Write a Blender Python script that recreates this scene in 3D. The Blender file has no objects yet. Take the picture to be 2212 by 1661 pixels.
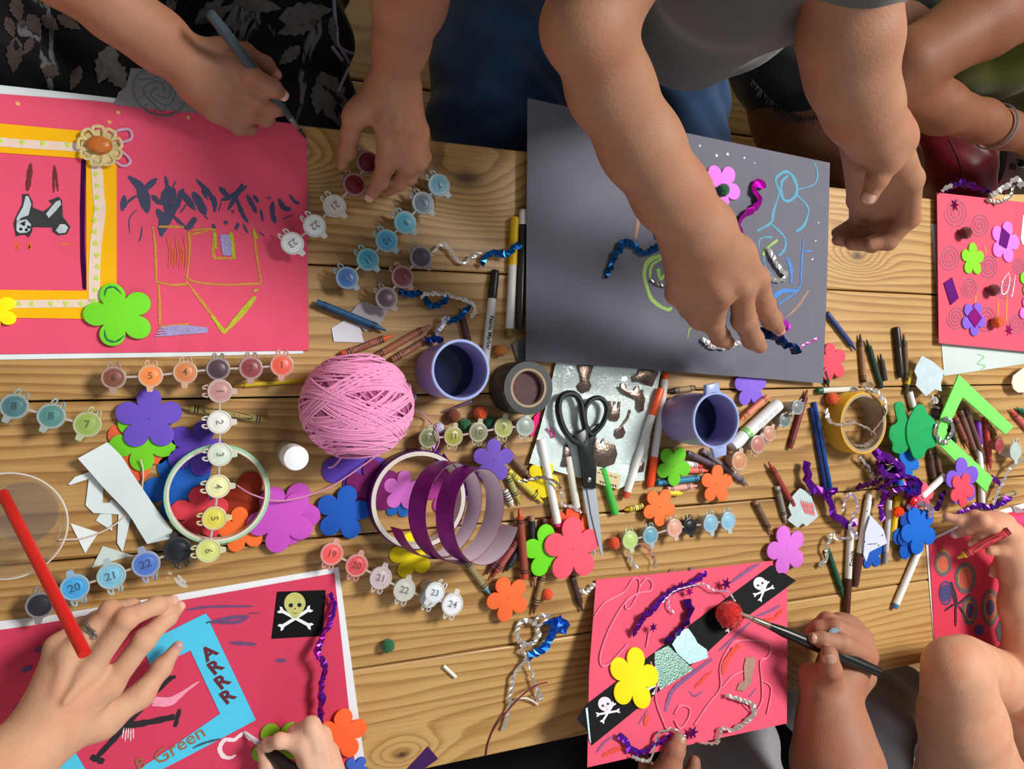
import bpy, bmesh, math, random
import numpy as np
from mathutils import Vector, Matrix, noise as mnoise

SC = bpy.context.scene
COL = SC.collection
RND = random.Random(7)

# ------------------------------------------------------------------ camera
F_PX, CX, CY = 1664.0, 1106.0, 830.5
CAM_H, TILT = 0.90, math.radians(23.0)
cam_d = bpy.data.cameras.new('camera')
cam = bpy.data.objects.new('camera', cam_d)
COL.objects.link(cam)
cam.location = (0, 0, CAM_H)
_r = Vector((math.cos(TILT), 0, math.sin(TILT)))
_u = Vector((0, 1, 0))
_f = Vector((math.sin(TILT), 0, -math.cos(TILT)))
cam.rotation_euler = Matrix((_r, _u, -_f)).transposed().to_euler()
cam_d.sensor_width = 36
cam_d.lens = 36 * F_PX / 2212
cam_d.clip_start = 0.02
SC.camera = cam

# ------------------------------------------------------------------ light
SC.view_settings.view_transform = 'Standard'
SC.view_settings.look = 'None'
SC.view_settings.gamma = 1
SC.view_settings.use_curve_mapping = False
SC.view_settings.exposure = 0.0
W = bpy.data.worlds.new('world'); SC.world = W
W.use_nodes = True
W.node_tree.nodes['Background'].inputs[0].default_value = (0.92, 0.96, 1.0, 1)
W.node_tree.nodes['Background'].inputs[1].default_value = 0.25

def area(name, loc, target, sx, sy, power, color):
    d = bpy.data.lights.new(name, 'AREA'); d.shape = 'RECTANGLE'
    d.size, d.size_y, d.energy, d.color = sx, sy, power, color
    o = bpy.data.objects.new(name, d); COL.objects.link(o)
    o.location = loc
    o.rotation_euler = (Vector(target) - Vector(loc)).to_track_quat('-Z', 'Y').to_euler()
    return o
area('window_daylight', (2.0, 1.05, 2.65), (0.4, 0, 0), .85, .85, 132, (1.0, 0.965, 0.91))
area('side_fill_light', (0.3, -2.9, 2.0), (0.5, -0.1, 0), 2.0, 1.2, 26, (0.95, 0.97, 1.0))  # unseen fill lamp added to brighten from the near side

# ------------------------------------------------------------------ picture -> place
def depth_at(px, py, z=0.0):
    d = _r * ((px - CX) / F_PX) + _u * ((CY - py) / F_PX) + _f
    return (z - CAM_H) / d.z
def at(px, py, z=0.0):
    d = _r * ((px - CX) / F_PX) + _u * ((CY - py) / F_PX) + _f
    t = (z - CAM_H) / d.z
    return Vector((0, 0, CAM_H)) + d * t
def mpx(px, py, z=0.0):
    """metres per pixel at that spot"""
    return depth_at(px, py, z) / F_PX

# ------------------------------------------------------------------ materials
def lin(c):
    c = c / 255.0
    return c / 12.92 if c <= 0.04045 else ((c + 0.055) / 1.055) ** 2.4
def C(r, g, b):
    return (lin(r), lin(g), lin(b), 1)
def nodes_of(m):
    m.use_nodes = True
    return m.node_tree.nodes, m.node_tree.links
_MC = {}
def mat(name, rgb, rough=0.5, metal=0.0, var=0.06, scale=60, bump=0.0, bscale=200, sheen=0, sss=0.0,
        trans=0.0, alpha=1.0, coat=0.0, ior=1.45, spec=0.5):
    if name in _MC: return _MC[name]
    m = bpy.data.materials.new(name)
    N, L = nodes_of(m)
    b = N['Principled BSDF']
    col = C(*rgb)
    b.inputs['Roughness'].default_value = rough
    b.inputs['Metallic'].default_value = metal
    b.inputs['IOR'].default_value = ior
    b.inputs['Specular IOR Level'].default_value = spec
    b.inputs['Transmission Weight'].default_value = trans
    b.inputs['Alpha'].default_value = alpha
    b.inputs['Coat Weight'].default_value = coat
    b.inputs['Sheen Weight'].default_value = sheen
    if sss:
        b.inputs['Subsurface Weight'].default_value = sss
        b.inputs['Subsurface Radius'].default_value = (0.006, 0.0025, 0.0015)
        b.inputs['Subsurface Scale'].default_value = 1.0
    tc = N.new('ShaderNodeTexCoord')
    nz = N.new('ShaderNodeTexNoise'); nz.inputs['Scale'].default_value = scale; nz.inputs['Detail'].default_value = 4
    L.new(tc.outputs['Object'], nz.inputs['Vector'])
    mx = N.new('ShaderNodeMix'); mx.data_type = 'RGBA'
    mx.inputs[6].default_value = tuple(max(0, c * (1 - var * 2)) for c in col[:3]) + (1,)
    mx.inputs[7].default_value = tuple(min(1, c * (1 + var * 2)) for c in col[:3]) + (1,)
    L.new(nz.outputs['Fac'], mx.inputs[0]); L.new(mx.outputs[2], b.inputs['Base Color'])
    if bump:
        n2 = N.new('ShaderNodeTexNoise'); n2.inputs['Scale'].default_value = bscale; n2.inputs['Detail'].default_value = 3
        L.new(tc.outputs['Object'], n2.inputs['Vector'])
        bp = N.new('ShaderNodeBump'); bp.inputs['Strength'].default_value = bump; bp.inputs['Distance'].default_value = 0.001
        L.new(n2.outputs['Fac'], bp.inputs['Height']); L.new(bp.outputs['Normal'], b.inputs['Normal'])
    _MC[name] = m
    return m

# ------------------------------------------------------------------ objects
def link(o, parent=None):
    COL.objects.link(o)
    if parent is not None: o.parent = parent
    return o
def tag(o, label, cat, group=None):
    o['label'] = label; o['category'] = cat
    if group: o['group'] = group
    return o
def thing(name, label, cat, loc=(0, 0, 0), group=None):
    o = bpy.data.objects.new(name, None); o.empty_display_size = 0.01
    o.location = loc; COL.objects.link(o)
    return tag(o, label, cat, group)

class MB:
    """collects geometry in world coordinates, links it as one mesh"""
    def __init__(s): s.v = []; s.f = []; s.m = []; s.mi = 0
    def add(s, vs, fs):
        o = len(s.v); s.v += [tuple(v) for v in vs]
        s.f += [tuple(i + o for i in f) for f in fs]; s.m += [s.mi] * len(fs)
    def slab(s, poly, z0, th, rnd=0.0):
        """poly: list of (x,y) or Vectors (with z offset if 3d), extruded up; ccw or cw"""
        P = [Vector((p[0], p[1], (p[2] if len(p) > 2 else 0.0))) for p in poly]
        n = len(P)
        ar = sum(P[i].x * P[(i + 1) % n].y - P[(i + 1) % n].x * P[i].y for i in range(n))
        if ar < 0: P.reverse()
        def off(d):
            if d == 0: return P
            out = []
            for i in range(n):
                a, b, c = P[i - 1], P[i], P[(i + 1) % n]
                t = (c - a); t.z = 0
                if t.length < 1e-9: out.append(b.copy()); continue
                t.normalize(); out.append(b + Vector((-t.y, t.x, 0)) * d)
            return out
        rings = [[p + Vector((0, 0, z0)) for p in P]]
        if rnd:
            rings.append([p + Vector((0, 0, z0 + th - rnd)) for p in P])
            rings.append([p + Vector((0, 0, z0 + th - rnd * .3)) for p in off(rnd * .3)])
            rings.append([p + Vector((0, 0, z0 + th)) for p in off(rnd)])
        else:
            rings.append([p + Vector((0, 0, z0 + th)) for p in P])
        vs = [v for r in rings for v in r]; fs = []
        for k in range(len(rings) - 1):
            for i in range(n):
                j = (i + 1) % n
                fs.append((k * n + i, k * n + j, (k + 1) * n + j, (k + 1) * n + i))
        fs.append(tuple(range((len(rings) - 1) * n, len(rings) * n)))
        fs.append(tuple(range(n - 1, -1, -1)))
        s.add(vs, fs)
    def tube(s, pts, rad, sides=8, cap=True, closed=False, flat=1.0, twist=0.0):
        pts = [Vector(p) for p in pts]; n = len(pts)
        R = rad if isinstance(rad, (list, tuple)) else [rad] * n
        vs, fs = [], []
        up = Vector((0, 0, 1)); prev = None
        for i, p in enumerate(pts):
            a = pts[i - 1] if (i > 0 or closed) else p
            c = pts[(i + 1) % n] if (i < n - 1 or closed) else p
            t = c - a
            if t.length < 1e-9: t = Vector((1, 0, 0))
            t.normalize()
            if prev is None:
                x = t.cross(up)
                if x.length < 1e-3: x = t.cross(Vector((0, 1, 0)))
                x.normalize()
            else:
                x = prev - t * prev.dot(t)
                if x.length < 1e-6: x = t.orthogonal()
                x.normalize()
            prev = x; y = t.cross(x)
            for k in range(sides):
                w = 2 * math.pi * k / sides + twist * i
                vs.append(p + (x * math.cos(w) + y * math.sin(w) * flat) * R[i])
        m = n if closed else n - 1
        for i in range(m):
            for k in range(sides):
                a, b = i * sides + k, i * sides + (k + 1) % sides
                j = ((i + 1) % n) * sides
                fs.append((a, b, j + (k + 1) % sides, j + k))
        if cap and not closed:
            fs.append(tuple(range(sides - 1, -1, -1)))
            fs.append(tuple(range((n - 1) * sides, n * sides)))
        s.add(vs, fs)
    def lathe(s, prof, c, seg=32, axis=None, close=False, sx=1.0):
        """prof [(r,h)], axis Vector"""
        c = Vector(c); ax = Vector(axis).normalized() if axis is not None else Vector((0, 0, 1))
        x = ax.orthogonal().normalized() if abs(ax.z) < .999 else Vector((1, 0, 0)); y = ax.cross(x)
        vs, fs = [], []
        for (r, h) in prof:
            for k in range(seg):
                w = 2 * math.pi * k / seg
                vs.append(c + ax * h + (x * math.cos(w) * sx + y * math.sin(w)) * max(r, 1e-6))
        n = len(prof)
        for i in range(n - 1 + (1 if close else 0)):
            j = (i + 1) % n
            for k in range(seg):
                k2 = (k + 1) % seg
                fs.append((i * seg + k, i * seg + k2, j * seg + k2, j * seg + k))
        if not close:
            if prof[0][0] > 1e-5: fs.append(tuple(range(seg - 1, -1, -1)))
            if prof[-1][0] > 1e-5: fs.append(tuple(range((n - 1) * seg, n * seg)))
        s.add(vs, fs)
    def ball(s, c, r, seg=16, rings=10, jit=0.0, sq=(1, 1, 1)):
        c = Vector(c); vs, fs = [], []
        for i in range(rings + 1):
            th = math.pi * i / rings
            for k in range(seg):
                w = 2 * math.pi * k / seg
                q = r * (1 + (RND.uniform(-jit, jit) if 0 < i < rings else 0))
                vs.append(c + Vector((math.sin(th) * math.cos(w) * sq[0], math.sin(th) * math.sin(w) * sq[1], math.cos(th) * sq[2])) * q)
        for i in range(rings):
            for k in range(seg):
                fs.append((i * seg + k, (i + 1) * seg + k, (i + 1) * seg + (k + 1) % seg, i * seg + (k + 1) % seg))
        s.add(vs, fs)
    def strip(s, pts, w, z=None, th=0.0004):
        """flat ribbon lying in the xy plane along pts (Vectors); w width or list"""
        pts = [Vector(p) for p in pts]; n = len(pts)
        Wd = w if isinstance(w, (list, tuple)) else [w] * n
        vs, fs = [], []
        for i, p in enumerate(pts):
            t = pts[min(i + 1, n - 1)] - pts[max(i - 1, 0)]; t.z = 0
            if t.length < 1e-9: t = Vector((1, 0, 0))
            t.normalize(); x = Vector((-t.y, t.x, 0)) * Wd[i] * .5
            for sgn, dz in ((1, 0), (-1, 0), (-1, th), (1, th)):
                vs.append(p + x * sgn + Vector((0, 0, dz)))
        for i in range(n - 1):
            for k in range(4):
                a, b = i * 4 + k, i * 4 + (k + 1) % 4
                fs.append((b, a, a + 4, b + 4))
        fs.append((0, 1, 2, 3)); e = (n - 1) * 4; fs.append((e + 3, e + 2, e + 1, e))
        s.add(vs, fs)
    def build(s, name, m, parent=None, smooth=True, ang=40, label=None, fixn=True):
        me = bpy.data.meshes.new(name)
        if parent is not None:
            L = parent_world(parent)
        else: L = Vector((0, 0, 0))
        own = None
        if parent is None and s.v:
            a = np.array(s.v); own = Vector(((a[:, 0].min() + a[:, 0].max()) / 2, (a[:, 1].min() + a[:, 1].max()) / 2, a[:, 2].min()))
            L = own
        me.from_pydata([(v[0] - L.x, v[1] - L.y, v[2] - L.z) for v in s.v], [], s.f)
        ms = m if isinstance(m, (list, tuple)) else [m]
        for q in ms: me.materials.append(q)
        me.update()
        if len(ms) > 1: me.polygons.foreach_set('material_index', s.m)
        if fixn:
            bm = bmesh.new(); bm.from_mesh(me); bmesh.ops.recalc_face_normals(bm, faces=bm.faces); bm.to_mesh(me); bm.free()
        if smooth:
            me.shade_smooth() if hasattr(me, 'shade_smooth') else None
            try: me.set_sharp_from_angle(angle=math.radians(ang))
            except Exception: pass
        o = bpy.data.objects.new(name, me)
        if own is not None: o.location = own
        link(o, parent)
        if label: o['label'] = label
        return o
def parent_world(p):
    w = Vector(p.location); q = p.parent
    while q is not None: w += Vector(q.location); q = q.parent
    return w

def spline(pts, n=8, closed=False):
    """Catmull-Rom through Vectors"""
    P = [Vector(p) for p in pts]; m = len(P); out = []
    rng = range(m if closed else m - 1)
    for i in rng:
        if closed: a, b, c, d = P[(i - 1) % m], P[i], P[(i + 1) % m], P[(i + 2) % m]
        else: a, b, c, d = P[max(i - 1, 0)], P[i], P[i + 1], P[min(i + 2, m - 1)]
        for k in range(n):
            t = k / n
            out.append(0.5 * ((2 * b) + (c - a) * t + (2 * a - 5 * b + 4 * c - d) * t * t + (3 * b - a - 3 * c + d) * t ** 3))
    if not closed: out.append(P[-1].copy())
    return out
def pxs(pts, z=0.0):
    """pixel list [(x,y) or (x,y,z)] -> world"""
    return [at(p[0], p[1], p[2] if len(p) > 2 else z) for p in pts]
def pxspline(pts, z=0.0, n=8, closed=False):
    return spline(pxs(pts, z), n, closed)

_TX = {}
def _text(sx, bold):
    k = (sx, bold)
    if k not in _TX:
        cu = bpy.data.curves.new('t', 'FONT'); cu.body = sx; cu.size = 1.0; cu.align_x = 'CENTER'; cu.align_y = 'CENTER'
        cu.extrude = 0.02; cu.offset = bold; cu.resolution_u = 2
        o = bpy.data.objects.new('t', cu)
        me = bpy.data.meshes.new_from_object(o)
        _TX[k] = ([tuple(v.co) for v in me.vertices], [tuple(p.vertices) for p in me.polygons])
        bpy.data.objects.remove(o); bpy.data.curves.remove(cu); bpy.data.meshes.remove(me)
    return _TX[k]
def text_mesh(sx, size, mb, origin, xdir, thick=0.0003, bold=0.01, up=(0, 0, 1)):
    """flat raised lettering added to mb; xdir is the reading direction"""
    V, F = _text(sx, bold)
    x = Vector(xdir).normalized(); zz = Vector(up); y = zz.cross(x); o2 = Vector(origin)
    mb.add([o2 + x * (v[0] * size) + y * (v[1] * size) + zz * (v[2] / 0.02 * thick) for v in V], F)
# ------------------------------------------------------------------ builders for the craft things
def mixc(a, b, t): return tuple(a[i] * (1 - t) + b[i] * t for i in range(3))
def foam_mat(rgb): return mat('foam_%d_%d_%d' % rgb, rgb, .75, var=.03, scale=300, bump=.08, bscale=1500, spec=.3)
def wax_mat(rgb): return mat('wax_%d_%d_%d' % rgb, rgb, .45, var=.05)
def label_mat(rgb): return mat('wrap_%d_%d_%d' % rgb, rgb, .55, var=.07, scale=120)
def plastic(rgb, rough=.35): return mat('plastic_%d_%d_%d' % rgb, rgb, rough, var=.02)
def foil_mat(rgb): return mat('foil_%d_%d_%d' % rgb, tuple(min(255, int(c * 1.12 + 6)) for c in rgb), .2, metal=.82, var=.1, scale=90)
def paper_mat(rgb): return mat('paper_%d_%d_%d' % rgb, rgb, .75, var=.025, scale=18, bump=.06, bscale=900, spec=.25)
def paint_mat(rgb): return mat('paint_%d_%d_%d' % rgb, rgb, .55, var=.12, scale=140)
def wool_mat(rgb): return mat('wool_%d_%d_%d' % rgb, rgb, .9, var=.1, scale=500, sheen=.4, bump=.3, bscale=1800)
BLACK = mat('black_ink', (22, 20, 22), .5)
WHITE_P = plastic((232, 232, 230))

def petal_r(a, n, d, A, B, core):
    seg = 2 * math.pi / n
    a = (a + seg / 2) % seg - seg / 2
    ca, sa = math.cos(a), math.sin(a)
    qa = ca * ca / A ** 2 + sa * sa / B ** 2; qb = -2 * d * ca / A ** 2; qc = d * d / A ** 2 - 1
    di = qb * qb - 4 * qa * qc
    if di < 0: return core
    return max(core, (-qb + math.sqrt(di)) / (2 * qa))
def flower_pts(c, R, rot, n=5, sq=1.0, d=.62, A=.38, B=.36, core=.5, irr=0.0, seed=0):
    rr = random.Random(seed); k = [1 + rr.uniform(-irr, irr) for _ in range(n)]
    out = []; N = n * 22
    for i in range(N):
        a = 2 * math.pi * i / N
        r = R * petal_r(a, n, d, A, B, core) * k[int((a + math.pi / n) / (2 * math.pi / n)) % n]
        q = a + rot
        out.append((c.x + r * math.cos(q) * sq, c.y + r * math.sin(q)))
    return out
FOAM_N = {}
def flower(px, py, Rpx, deg, rgb, label, z=0.0, th=.0022, group='foam flowers', dot=True, **kw):
    zt = z + th
    c = at(px, py, zt); R = Rpx * mpx(px, py, zt)
    zf = kw.pop('zf', None); m = MB(); P = flower_pts(c, R, math.radians(deg), seed=int(px * 7 + py), **kw)
    if zf: m.slab([(x, y, zf(x, y)) for x, y in P], 0, th, .0005)
    else: m.slab(P, z, th, .0005)
    o = m.build('foam_flower', foam_mat(rgb), None, ang=50)
    tag(o, label, 'foam flower', group)
    if dot:
        m = MB(); m.lathe([(0.0007, 0), (.0007, .0002), (0, .0003)], (c.x, c.y, zt), 8)
        m.build('centre_hole', mat('hole_%d_%d_%d' % rgb, mixc(rgb, (20, 10, 10), .6), .8), o)
    return o

def crayon(p0, p1, wax, wrap, label, z0=None, z1=None, r=.0043, text=None, bands=True, tip=True, full=True, group='wax crayons', start=.07):
    """p0 flat end, p1 pointed end (pixels)"""
    z0 = r if z0 is None else z0; z1 = z0 if z1 is None else z1
    a, b = at(p0[0], p0[1], z0), at(p1[0], p1[1], z1)
    t = thing('crayon', label, 'crayon', (a + b) / 2 - Vector((0, 0, r)), group)
    ax = (b - a); Ln = ax.length; ax.normalize()
    m = MB(); tl = min(.011, Ln * .25)
    if tip: prof = [(r * .88, 0), (r * .93, .0006), (r * .93, Ln - tl), (r * .62, Ln - tl + .0005), (r * .3, Ln - .0008), (r * .2, Ln)]
    else: prof = [(r * .7, 0), (r * .93, .001), (r * .93, Ln - .001), (r * .7, Ln)]
    m.lathe(prof, a, 14, ax); m.build('wax_stick', wax_mat(wax), t)
    if wrap is not None:
        w0, w1 = (Ln * start, Ln - tl - .002) if full else (Ln * .05, Ln * .62)
        m = MB(); m.lathe([(r * .93, w0), (r, w0), (r, w1), (r * .93, w1)], a, 14, ax)
        w = m.build('wrapper', label_mat(wrap), t)
        if bands:
            for e in ((w0 + .0022, w0 + .0052), (w1 - .0022, w1 - .0052)):
                m = MB()
                for q in e: m.lathe([(r * 1.0, q - .0006), (r * 1.025, q - .0006), (r * 1.025, q + .0006), (r * 1.0, q + .0006)], a, 14, ax)
                m.build('band', BLACK, w)
        if text:
            up = Vector((0, 0, 1)); up = (up - ax * up.dot(ax)).normalized()
            mid = a + ax * ((w0 + w1) / 2) + up * (r * 1.0)
            side = ax.cross(up)
            m = MB(); pts = []
            for i in range(28):
                q = 2 * math.pi * i / 28
                cx = math.copysign(abs(math.cos(q)) ** .6, math.cos(q)) * (w1 - w0) * .36; cy = math.sin(q) * .95
                pts.append(a + ax * ((w0 + w1) / 2 + cx) + (up * math.cos(cy) + side * math.sin(cy)) * r * 1.03)
            n0 = len(m.v); m.add(pts, [tuple(range(28))])
            m.build('label_oval', BLACK, w)
            m = MB(); text_mesh(text, .0062, m, mid + up * .00045, ax if ax.x > 0 else -ax, .0002, up=up)
            m.build('lettering', label_mat(wrap), w)
    return t

def marker(p0, p1, cap, barrel, tail, label, z0=None, z1=None, r=.0055, capf=.4, plug=.08, text=None, group='felt markers', tx=None):
    """p0 cap end, p1 tail end"""
    z0 = r if z0 is None else z0; z1 = z0 if z1 is None else z1
    a, b = at(p0[0], p0[1], z0), at(p1[0], p1[1], z1)
    t = thing('marker_pen', label, 'marker', (a + b) / 2 - Vector((0, 0, r)), group)
    ax = (b - a); Ln = ax.length; ax.normalize()
    if cap is not None:
        m = MB(); m.lathe([(r * .55, 0), (r * .8, .0008), (r * 1.0, .004), (r * 1.06, Ln * capf), (r * .9, Ln * capf)], a, 18, ax)
        m.build('cap', plastic(cap), t)
    s0 = Ln * capf if cap is not None else 0
    m = MB(); m.lathe([(r * .7, max(0, s0 - .004)), (r * .97, s0), (r * .97, Ln * (1 - plug)), (r * .8, Ln * (1 - plug) + .001)], a, 18, ax)
    bo = m.build('barrel', plastic(barrel), t)
    if tail is not None:
        m = MB(); m.lathe([(r * .84, Ln * (1 - plug) - .002), (r * .84, Ln - .002), (r * .7, Ln - .0006), (r * .4, Ln)], a, 16, ax)
        m.build('end_plug', plastic(tail), t)
    if text:
        up = Vector((0, 0, 1)); up = (up - ax * up.dot(ax)).normalized()
        mid = a + ax * (Ln * (tx or .7)) + up * r * .99
        m = MB(); text_mesh(text, .0075, m, mid, ax, .00025, up=up)
        m.build('lettering', BLACK, bo)
    return t

def pot_strip(pots, label, hinge, num, z=.023, rpx=25, group='paint pot strips', links=True, bodyw=.3):
    """pots: list of (px,py,rgb,number,[opts])"""
    cs = [at(p[0], p[1], z + (p[4].get('dz', 0) if len(p) > 4 else 0)) for p in pots]
    t = thing('paint_pot_strip', label, 'paint pots', Vector((cs[0].x, cs[0].y, 0)), group)
    for i, p in enumerate(pots):
        px, py, rgb, nm = p[:4]; op = p[4] if len(p) > 4 else {}
        c = cs[i]; R = op.get('r', rpx) * mpx(px, py, z); g0 = Vector((c.x, c.y, 0)); zt = c.z
        clear = mixc(rgb, (196, 190, 182), op.get('clear', .58))
        pm = mat('pot_%d_%d_%d' % tuple(int(q) for q in clear), clear, .3, var=.03, spec=.6)
        dm = mat('potpaint_%d_%d_%d' % rgb, rgb, .35, var=.06, scale=200)
        base = op.get('base', 0.0)
        m = MB(); m.lathe([(R * .62, base), (R * .70, base + .001), (R * .8, zt - .004), (R * .86, zt - .003), (R * 1.0, zt - .003), (R * 1.0, zt - .0016), (R * .84, zt - .0014)], g0, 28)
        cup = m.build('paint_pot', pm, t)
        m = MB()
        h = math.radians(op.get('hinge', hinge)); hd = Vector((math.cos(h), math.sin(h), 0)); hs = Vector((-hd.y, hd.x, 0))
        m.lathe([(R * .96, zt - .0014), (R * .97, zt - .0002), (R * .93, zt), (R * .88, zt), (R * .86, zt - .0005), (R * .80, zt - .0006), (R * .2, zt - .0006)], g0, 28)
        # tab with rounded corners and the two hinge loops
        tb = [(.9, .3), (1.34, .22), (1.38, .15), (1.38, -.15), (1.34, -.22), (.9, -.3)]
        m.slab([g0 - hd * (q * R) + hs * (w * R) for q, w in tb], zt - .0014, .0013)
        for sg in (1, -1):
            pts = [g0 + hd * (R * q) + hs * (R * w * sg) + Vector((0, 0, zt - dz)) for q, w, dz in ((.9, .48, .001), (1.12, .46, .0008), (1.3, .36, .0014), (1.32, .24, .0026), (1.15, .2, .003), (.9, .2, .003))]
            m.tube(spline(pts, 4), R * .075, 6)
        lid = m.build('lid', pm, cup)
        m = MB(); m.lathe([(R * .80, zt - .0009), (R * .80, zt - .0004), (R * .62, zt - .00025), (R * .60, zt - .0005), (R * .57, zt - .0003), (1e-6, zt - .0002)], g0, 28)
        m.build('paint', dm, cup)
        if nm:
            a = math.radians(op.get('num', num)); m = MB()
            text_mesh(nm, R * .82, m, g0 + Vector((0, 0, zt - .0001)), (math.cos(a), math.sin(a), 0), .0003, .012)
            m.build('number', mat('num_%d_%d_%d' % rgb, mixc(rgb, (40, 38, 40), .5), .5), cup)
        if links and i + 1 < len(pots) and not op.get('nolink'):
            d = cs[i + 1] - c; R2 = R
            if d.length > R * 1.9:
                dn = d.normalized(); m = MB()
                m.tube([c + dn * R * .92 - Vector((0, 0, .0022)), cs[i + 1] - dn * R2 * .92 - Vector((0, 0, .0022))], .0013, 6, flat=.8)
                m.build('connecting_bar', mat('pot_bar', (186, 176, 166), .35), t)
    return t

def twist_foil(m, pts, w, step=.004, tw=.75, flat=.22, seed=0, rough=.25):
    """twisted shiny foil strand through world points, added to mesh builder m"""
    rr = random.Random(seed); P = [Vector(p) for p in pts]
    # resample by length
    out = [P[0]]; acc = 0
    for a, b in zip(P, P[1:]):
        L = (b - a).length
        if L < 1e-9: continue
        q = step - acc
        while q <= L:
            out.append(a + (b - a) * (q / L)); q += step
        acc = (acc + L) % step
    out.append(P[-1])
    out = [p + Vector((rr.gauss(0, w * .12), rr.gauss(0, w * .12), abs(rr.gauss(0, w * .1)))) for p in out]
    m.tube(out, [w * .5 * (1 + rr.uniform(-rough, rough)) for _ in out], 4, flat=flat, twist=tw)
def garland(secs, label, name='foil_garland', cat='tinsel garland', group=None, th=None):
    """secs: list of (part name, rgb, width px, [(px,py,z)...], opts)"""
    t = None
    for k, s in enumerate(secs):
        nm, rgb, wpx, pts = s[:4]; op = s[4] if len(s) > 4 else {}
        W_ = pxs(pts); w = wpx * mpx(pts[0][0], pts[0][1], .01)
        if t is None: t = thing(name, label, cat, Vector((W_[0].x, W_[0].y, max(0, W_[0].z - w / 2))), group)
        m = MB(); 
        twist_foil(m, spline(W_, 6), w, step=op.get('step', .0042), tw=op.get('tw', .8), flat=op.get('flat', .3), seed=k + int(pts[0][0]), rough=op.get('rough', .25))
        m.build(nm, foil_mat(rgb), t, smooth=False)
    return t
def pompom(px, py, rpx, rgb, label, z=0.0, group='pompoms'):
    r = rpx * mpx(px, py, rpx * .0006)
    c = at(px, py, z + r)
    rr = random.Random(int(px)); m = MB(); m.ball(c, r * .93, 28, 18, .07)
    for _ in range(420):
        d = Vector((rr.gauss(0, 1), rr.gauss(0, 1), rr.gauss(0, 1))).normalized(); q = (d + Vector((rr.gauss(0, .5), rr.gauss(0, .5), rr.gauss(0, .5)))).normalized()
        b = c + d * r * .86; m.add([b + d.orthogonal() * r * .03, b - d.orthogonal() * r * .03, b + d * r * .13 + q * r * .1], [(0, 1, 2)])
    o = m.build('pompom', wool_mat(rgb), None, fixn=False)
    return tag(o, label, 'pompom', group)
def sheet(polypx, rgb, name, label, cat, z=0.001, th=.0006, parent=None, zf=None, group=None):
    pts = [at(p[0], p[1], zf(p[0], p[1]) if zf else z) for p in polypx]
    m = MB()
    if zf: m.slab([(p.x, p.y, p.z) for p in pts], 0, th)
    else: m.slab([(p.x, p.y) for p in pts], z, th)
    o = m.build(name, paper_mat(rgb), parent, False)
    if parent is None: tag(o, label, cat, group)
    return o
_SZ = [0]
def stroke(m, pts, wpx, z, taper=(.35, 1, .35), n=6, zf=None, jit=0.0, seed=1):
    """painted or drawn line on a sheet"""
    rr = random.Random(seed); _SZ[0] = (_SZ[0] + 1) % 16; z = z + _SZ[0] * .000012
    P = [at(p[0] + rr.uniform(-jit, jit), p[1] + rr.uniform(-jit, jit), (zf(p[0], p[1]) if zf else 0) + z) for p in pts]
    S = spline(P, n) if len(P) > 2 else [P[0].lerp(P[1], i / 8) for i in range(9)]
    k = len(S) - 1; w = wpx * mpx(pts[0][0], pts[0][1], z)
    def tw(t): return taper[0] + (taper[1] - taper[0]) * min(1, t * 4) if t < .5 else taper[2] + (taper[1] - taper[2]) * min(1, (1 - t) * 4)
    m.strip(S, [w * tw(i / k) * (1 + rr.uniform(-.18, .18)) for i in range(k + 1)], th=.00015)
def crayon_line(m, pts, wpx, z, zf=None, seed=3, passes=2, spread=.35):
    for q in range(passes):
        rr = random.Random(seed + q * 17)
        stroke(m, [(p[0] + rr.uniform(-spread, spread) * wpx, p[1] + rr.uniform(-spread, spread) * wpx) for p in pts], wpx * .6, z + q * .00004, (.7, 1, .7), zf=zf, seed=seed + q)
def wax_line_mat(rgb):
    """waxy crayon mark: breaks up over the tooth of the paper"""
    nm = 'crayonmark_%d_%d_%d' % rgb
    if nm in _MC: return _MC[nm]
    m = mat(nm, rgb, .6, var=.1, scale=120); N, L = nodes_of(m); b = N['Principled BSDF']
    g = N.new('ShaderNodeNewGeometry'); nz = N.new('ShaderNodeTexNoise'); nz.inputs['Scale'].default_value = 900; nz.inputs['Detail'].default_value = 2
    L.new(g.outputs['Position'], nz.inputs['Vector'])
    r = N.new('ShaderNodeValToRGB'); r.color_ramp.elements[0].position = .38; r.color_ramp.elements[1].position = .52
    r.color_ramp.elements[0].color = (.6, .6, .6, 1)
    L.new(nz.outputs['Fac'], r.inputs[0]); L.new(r.outputs[0], b.inputs['Alpha'])
    return m
def polypart(m, pts, z, th=.0003, zf=None):
    P = [at(p[0], p[1], (zf(p[0], p[1]) if zf else 0) + z) for p in pts]
    if zf: m.slab([(p.x, p.y, p.z) for p in P], 0, th)
    else: m.slab([(p.x, p.y) for p in P], z, th)
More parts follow.
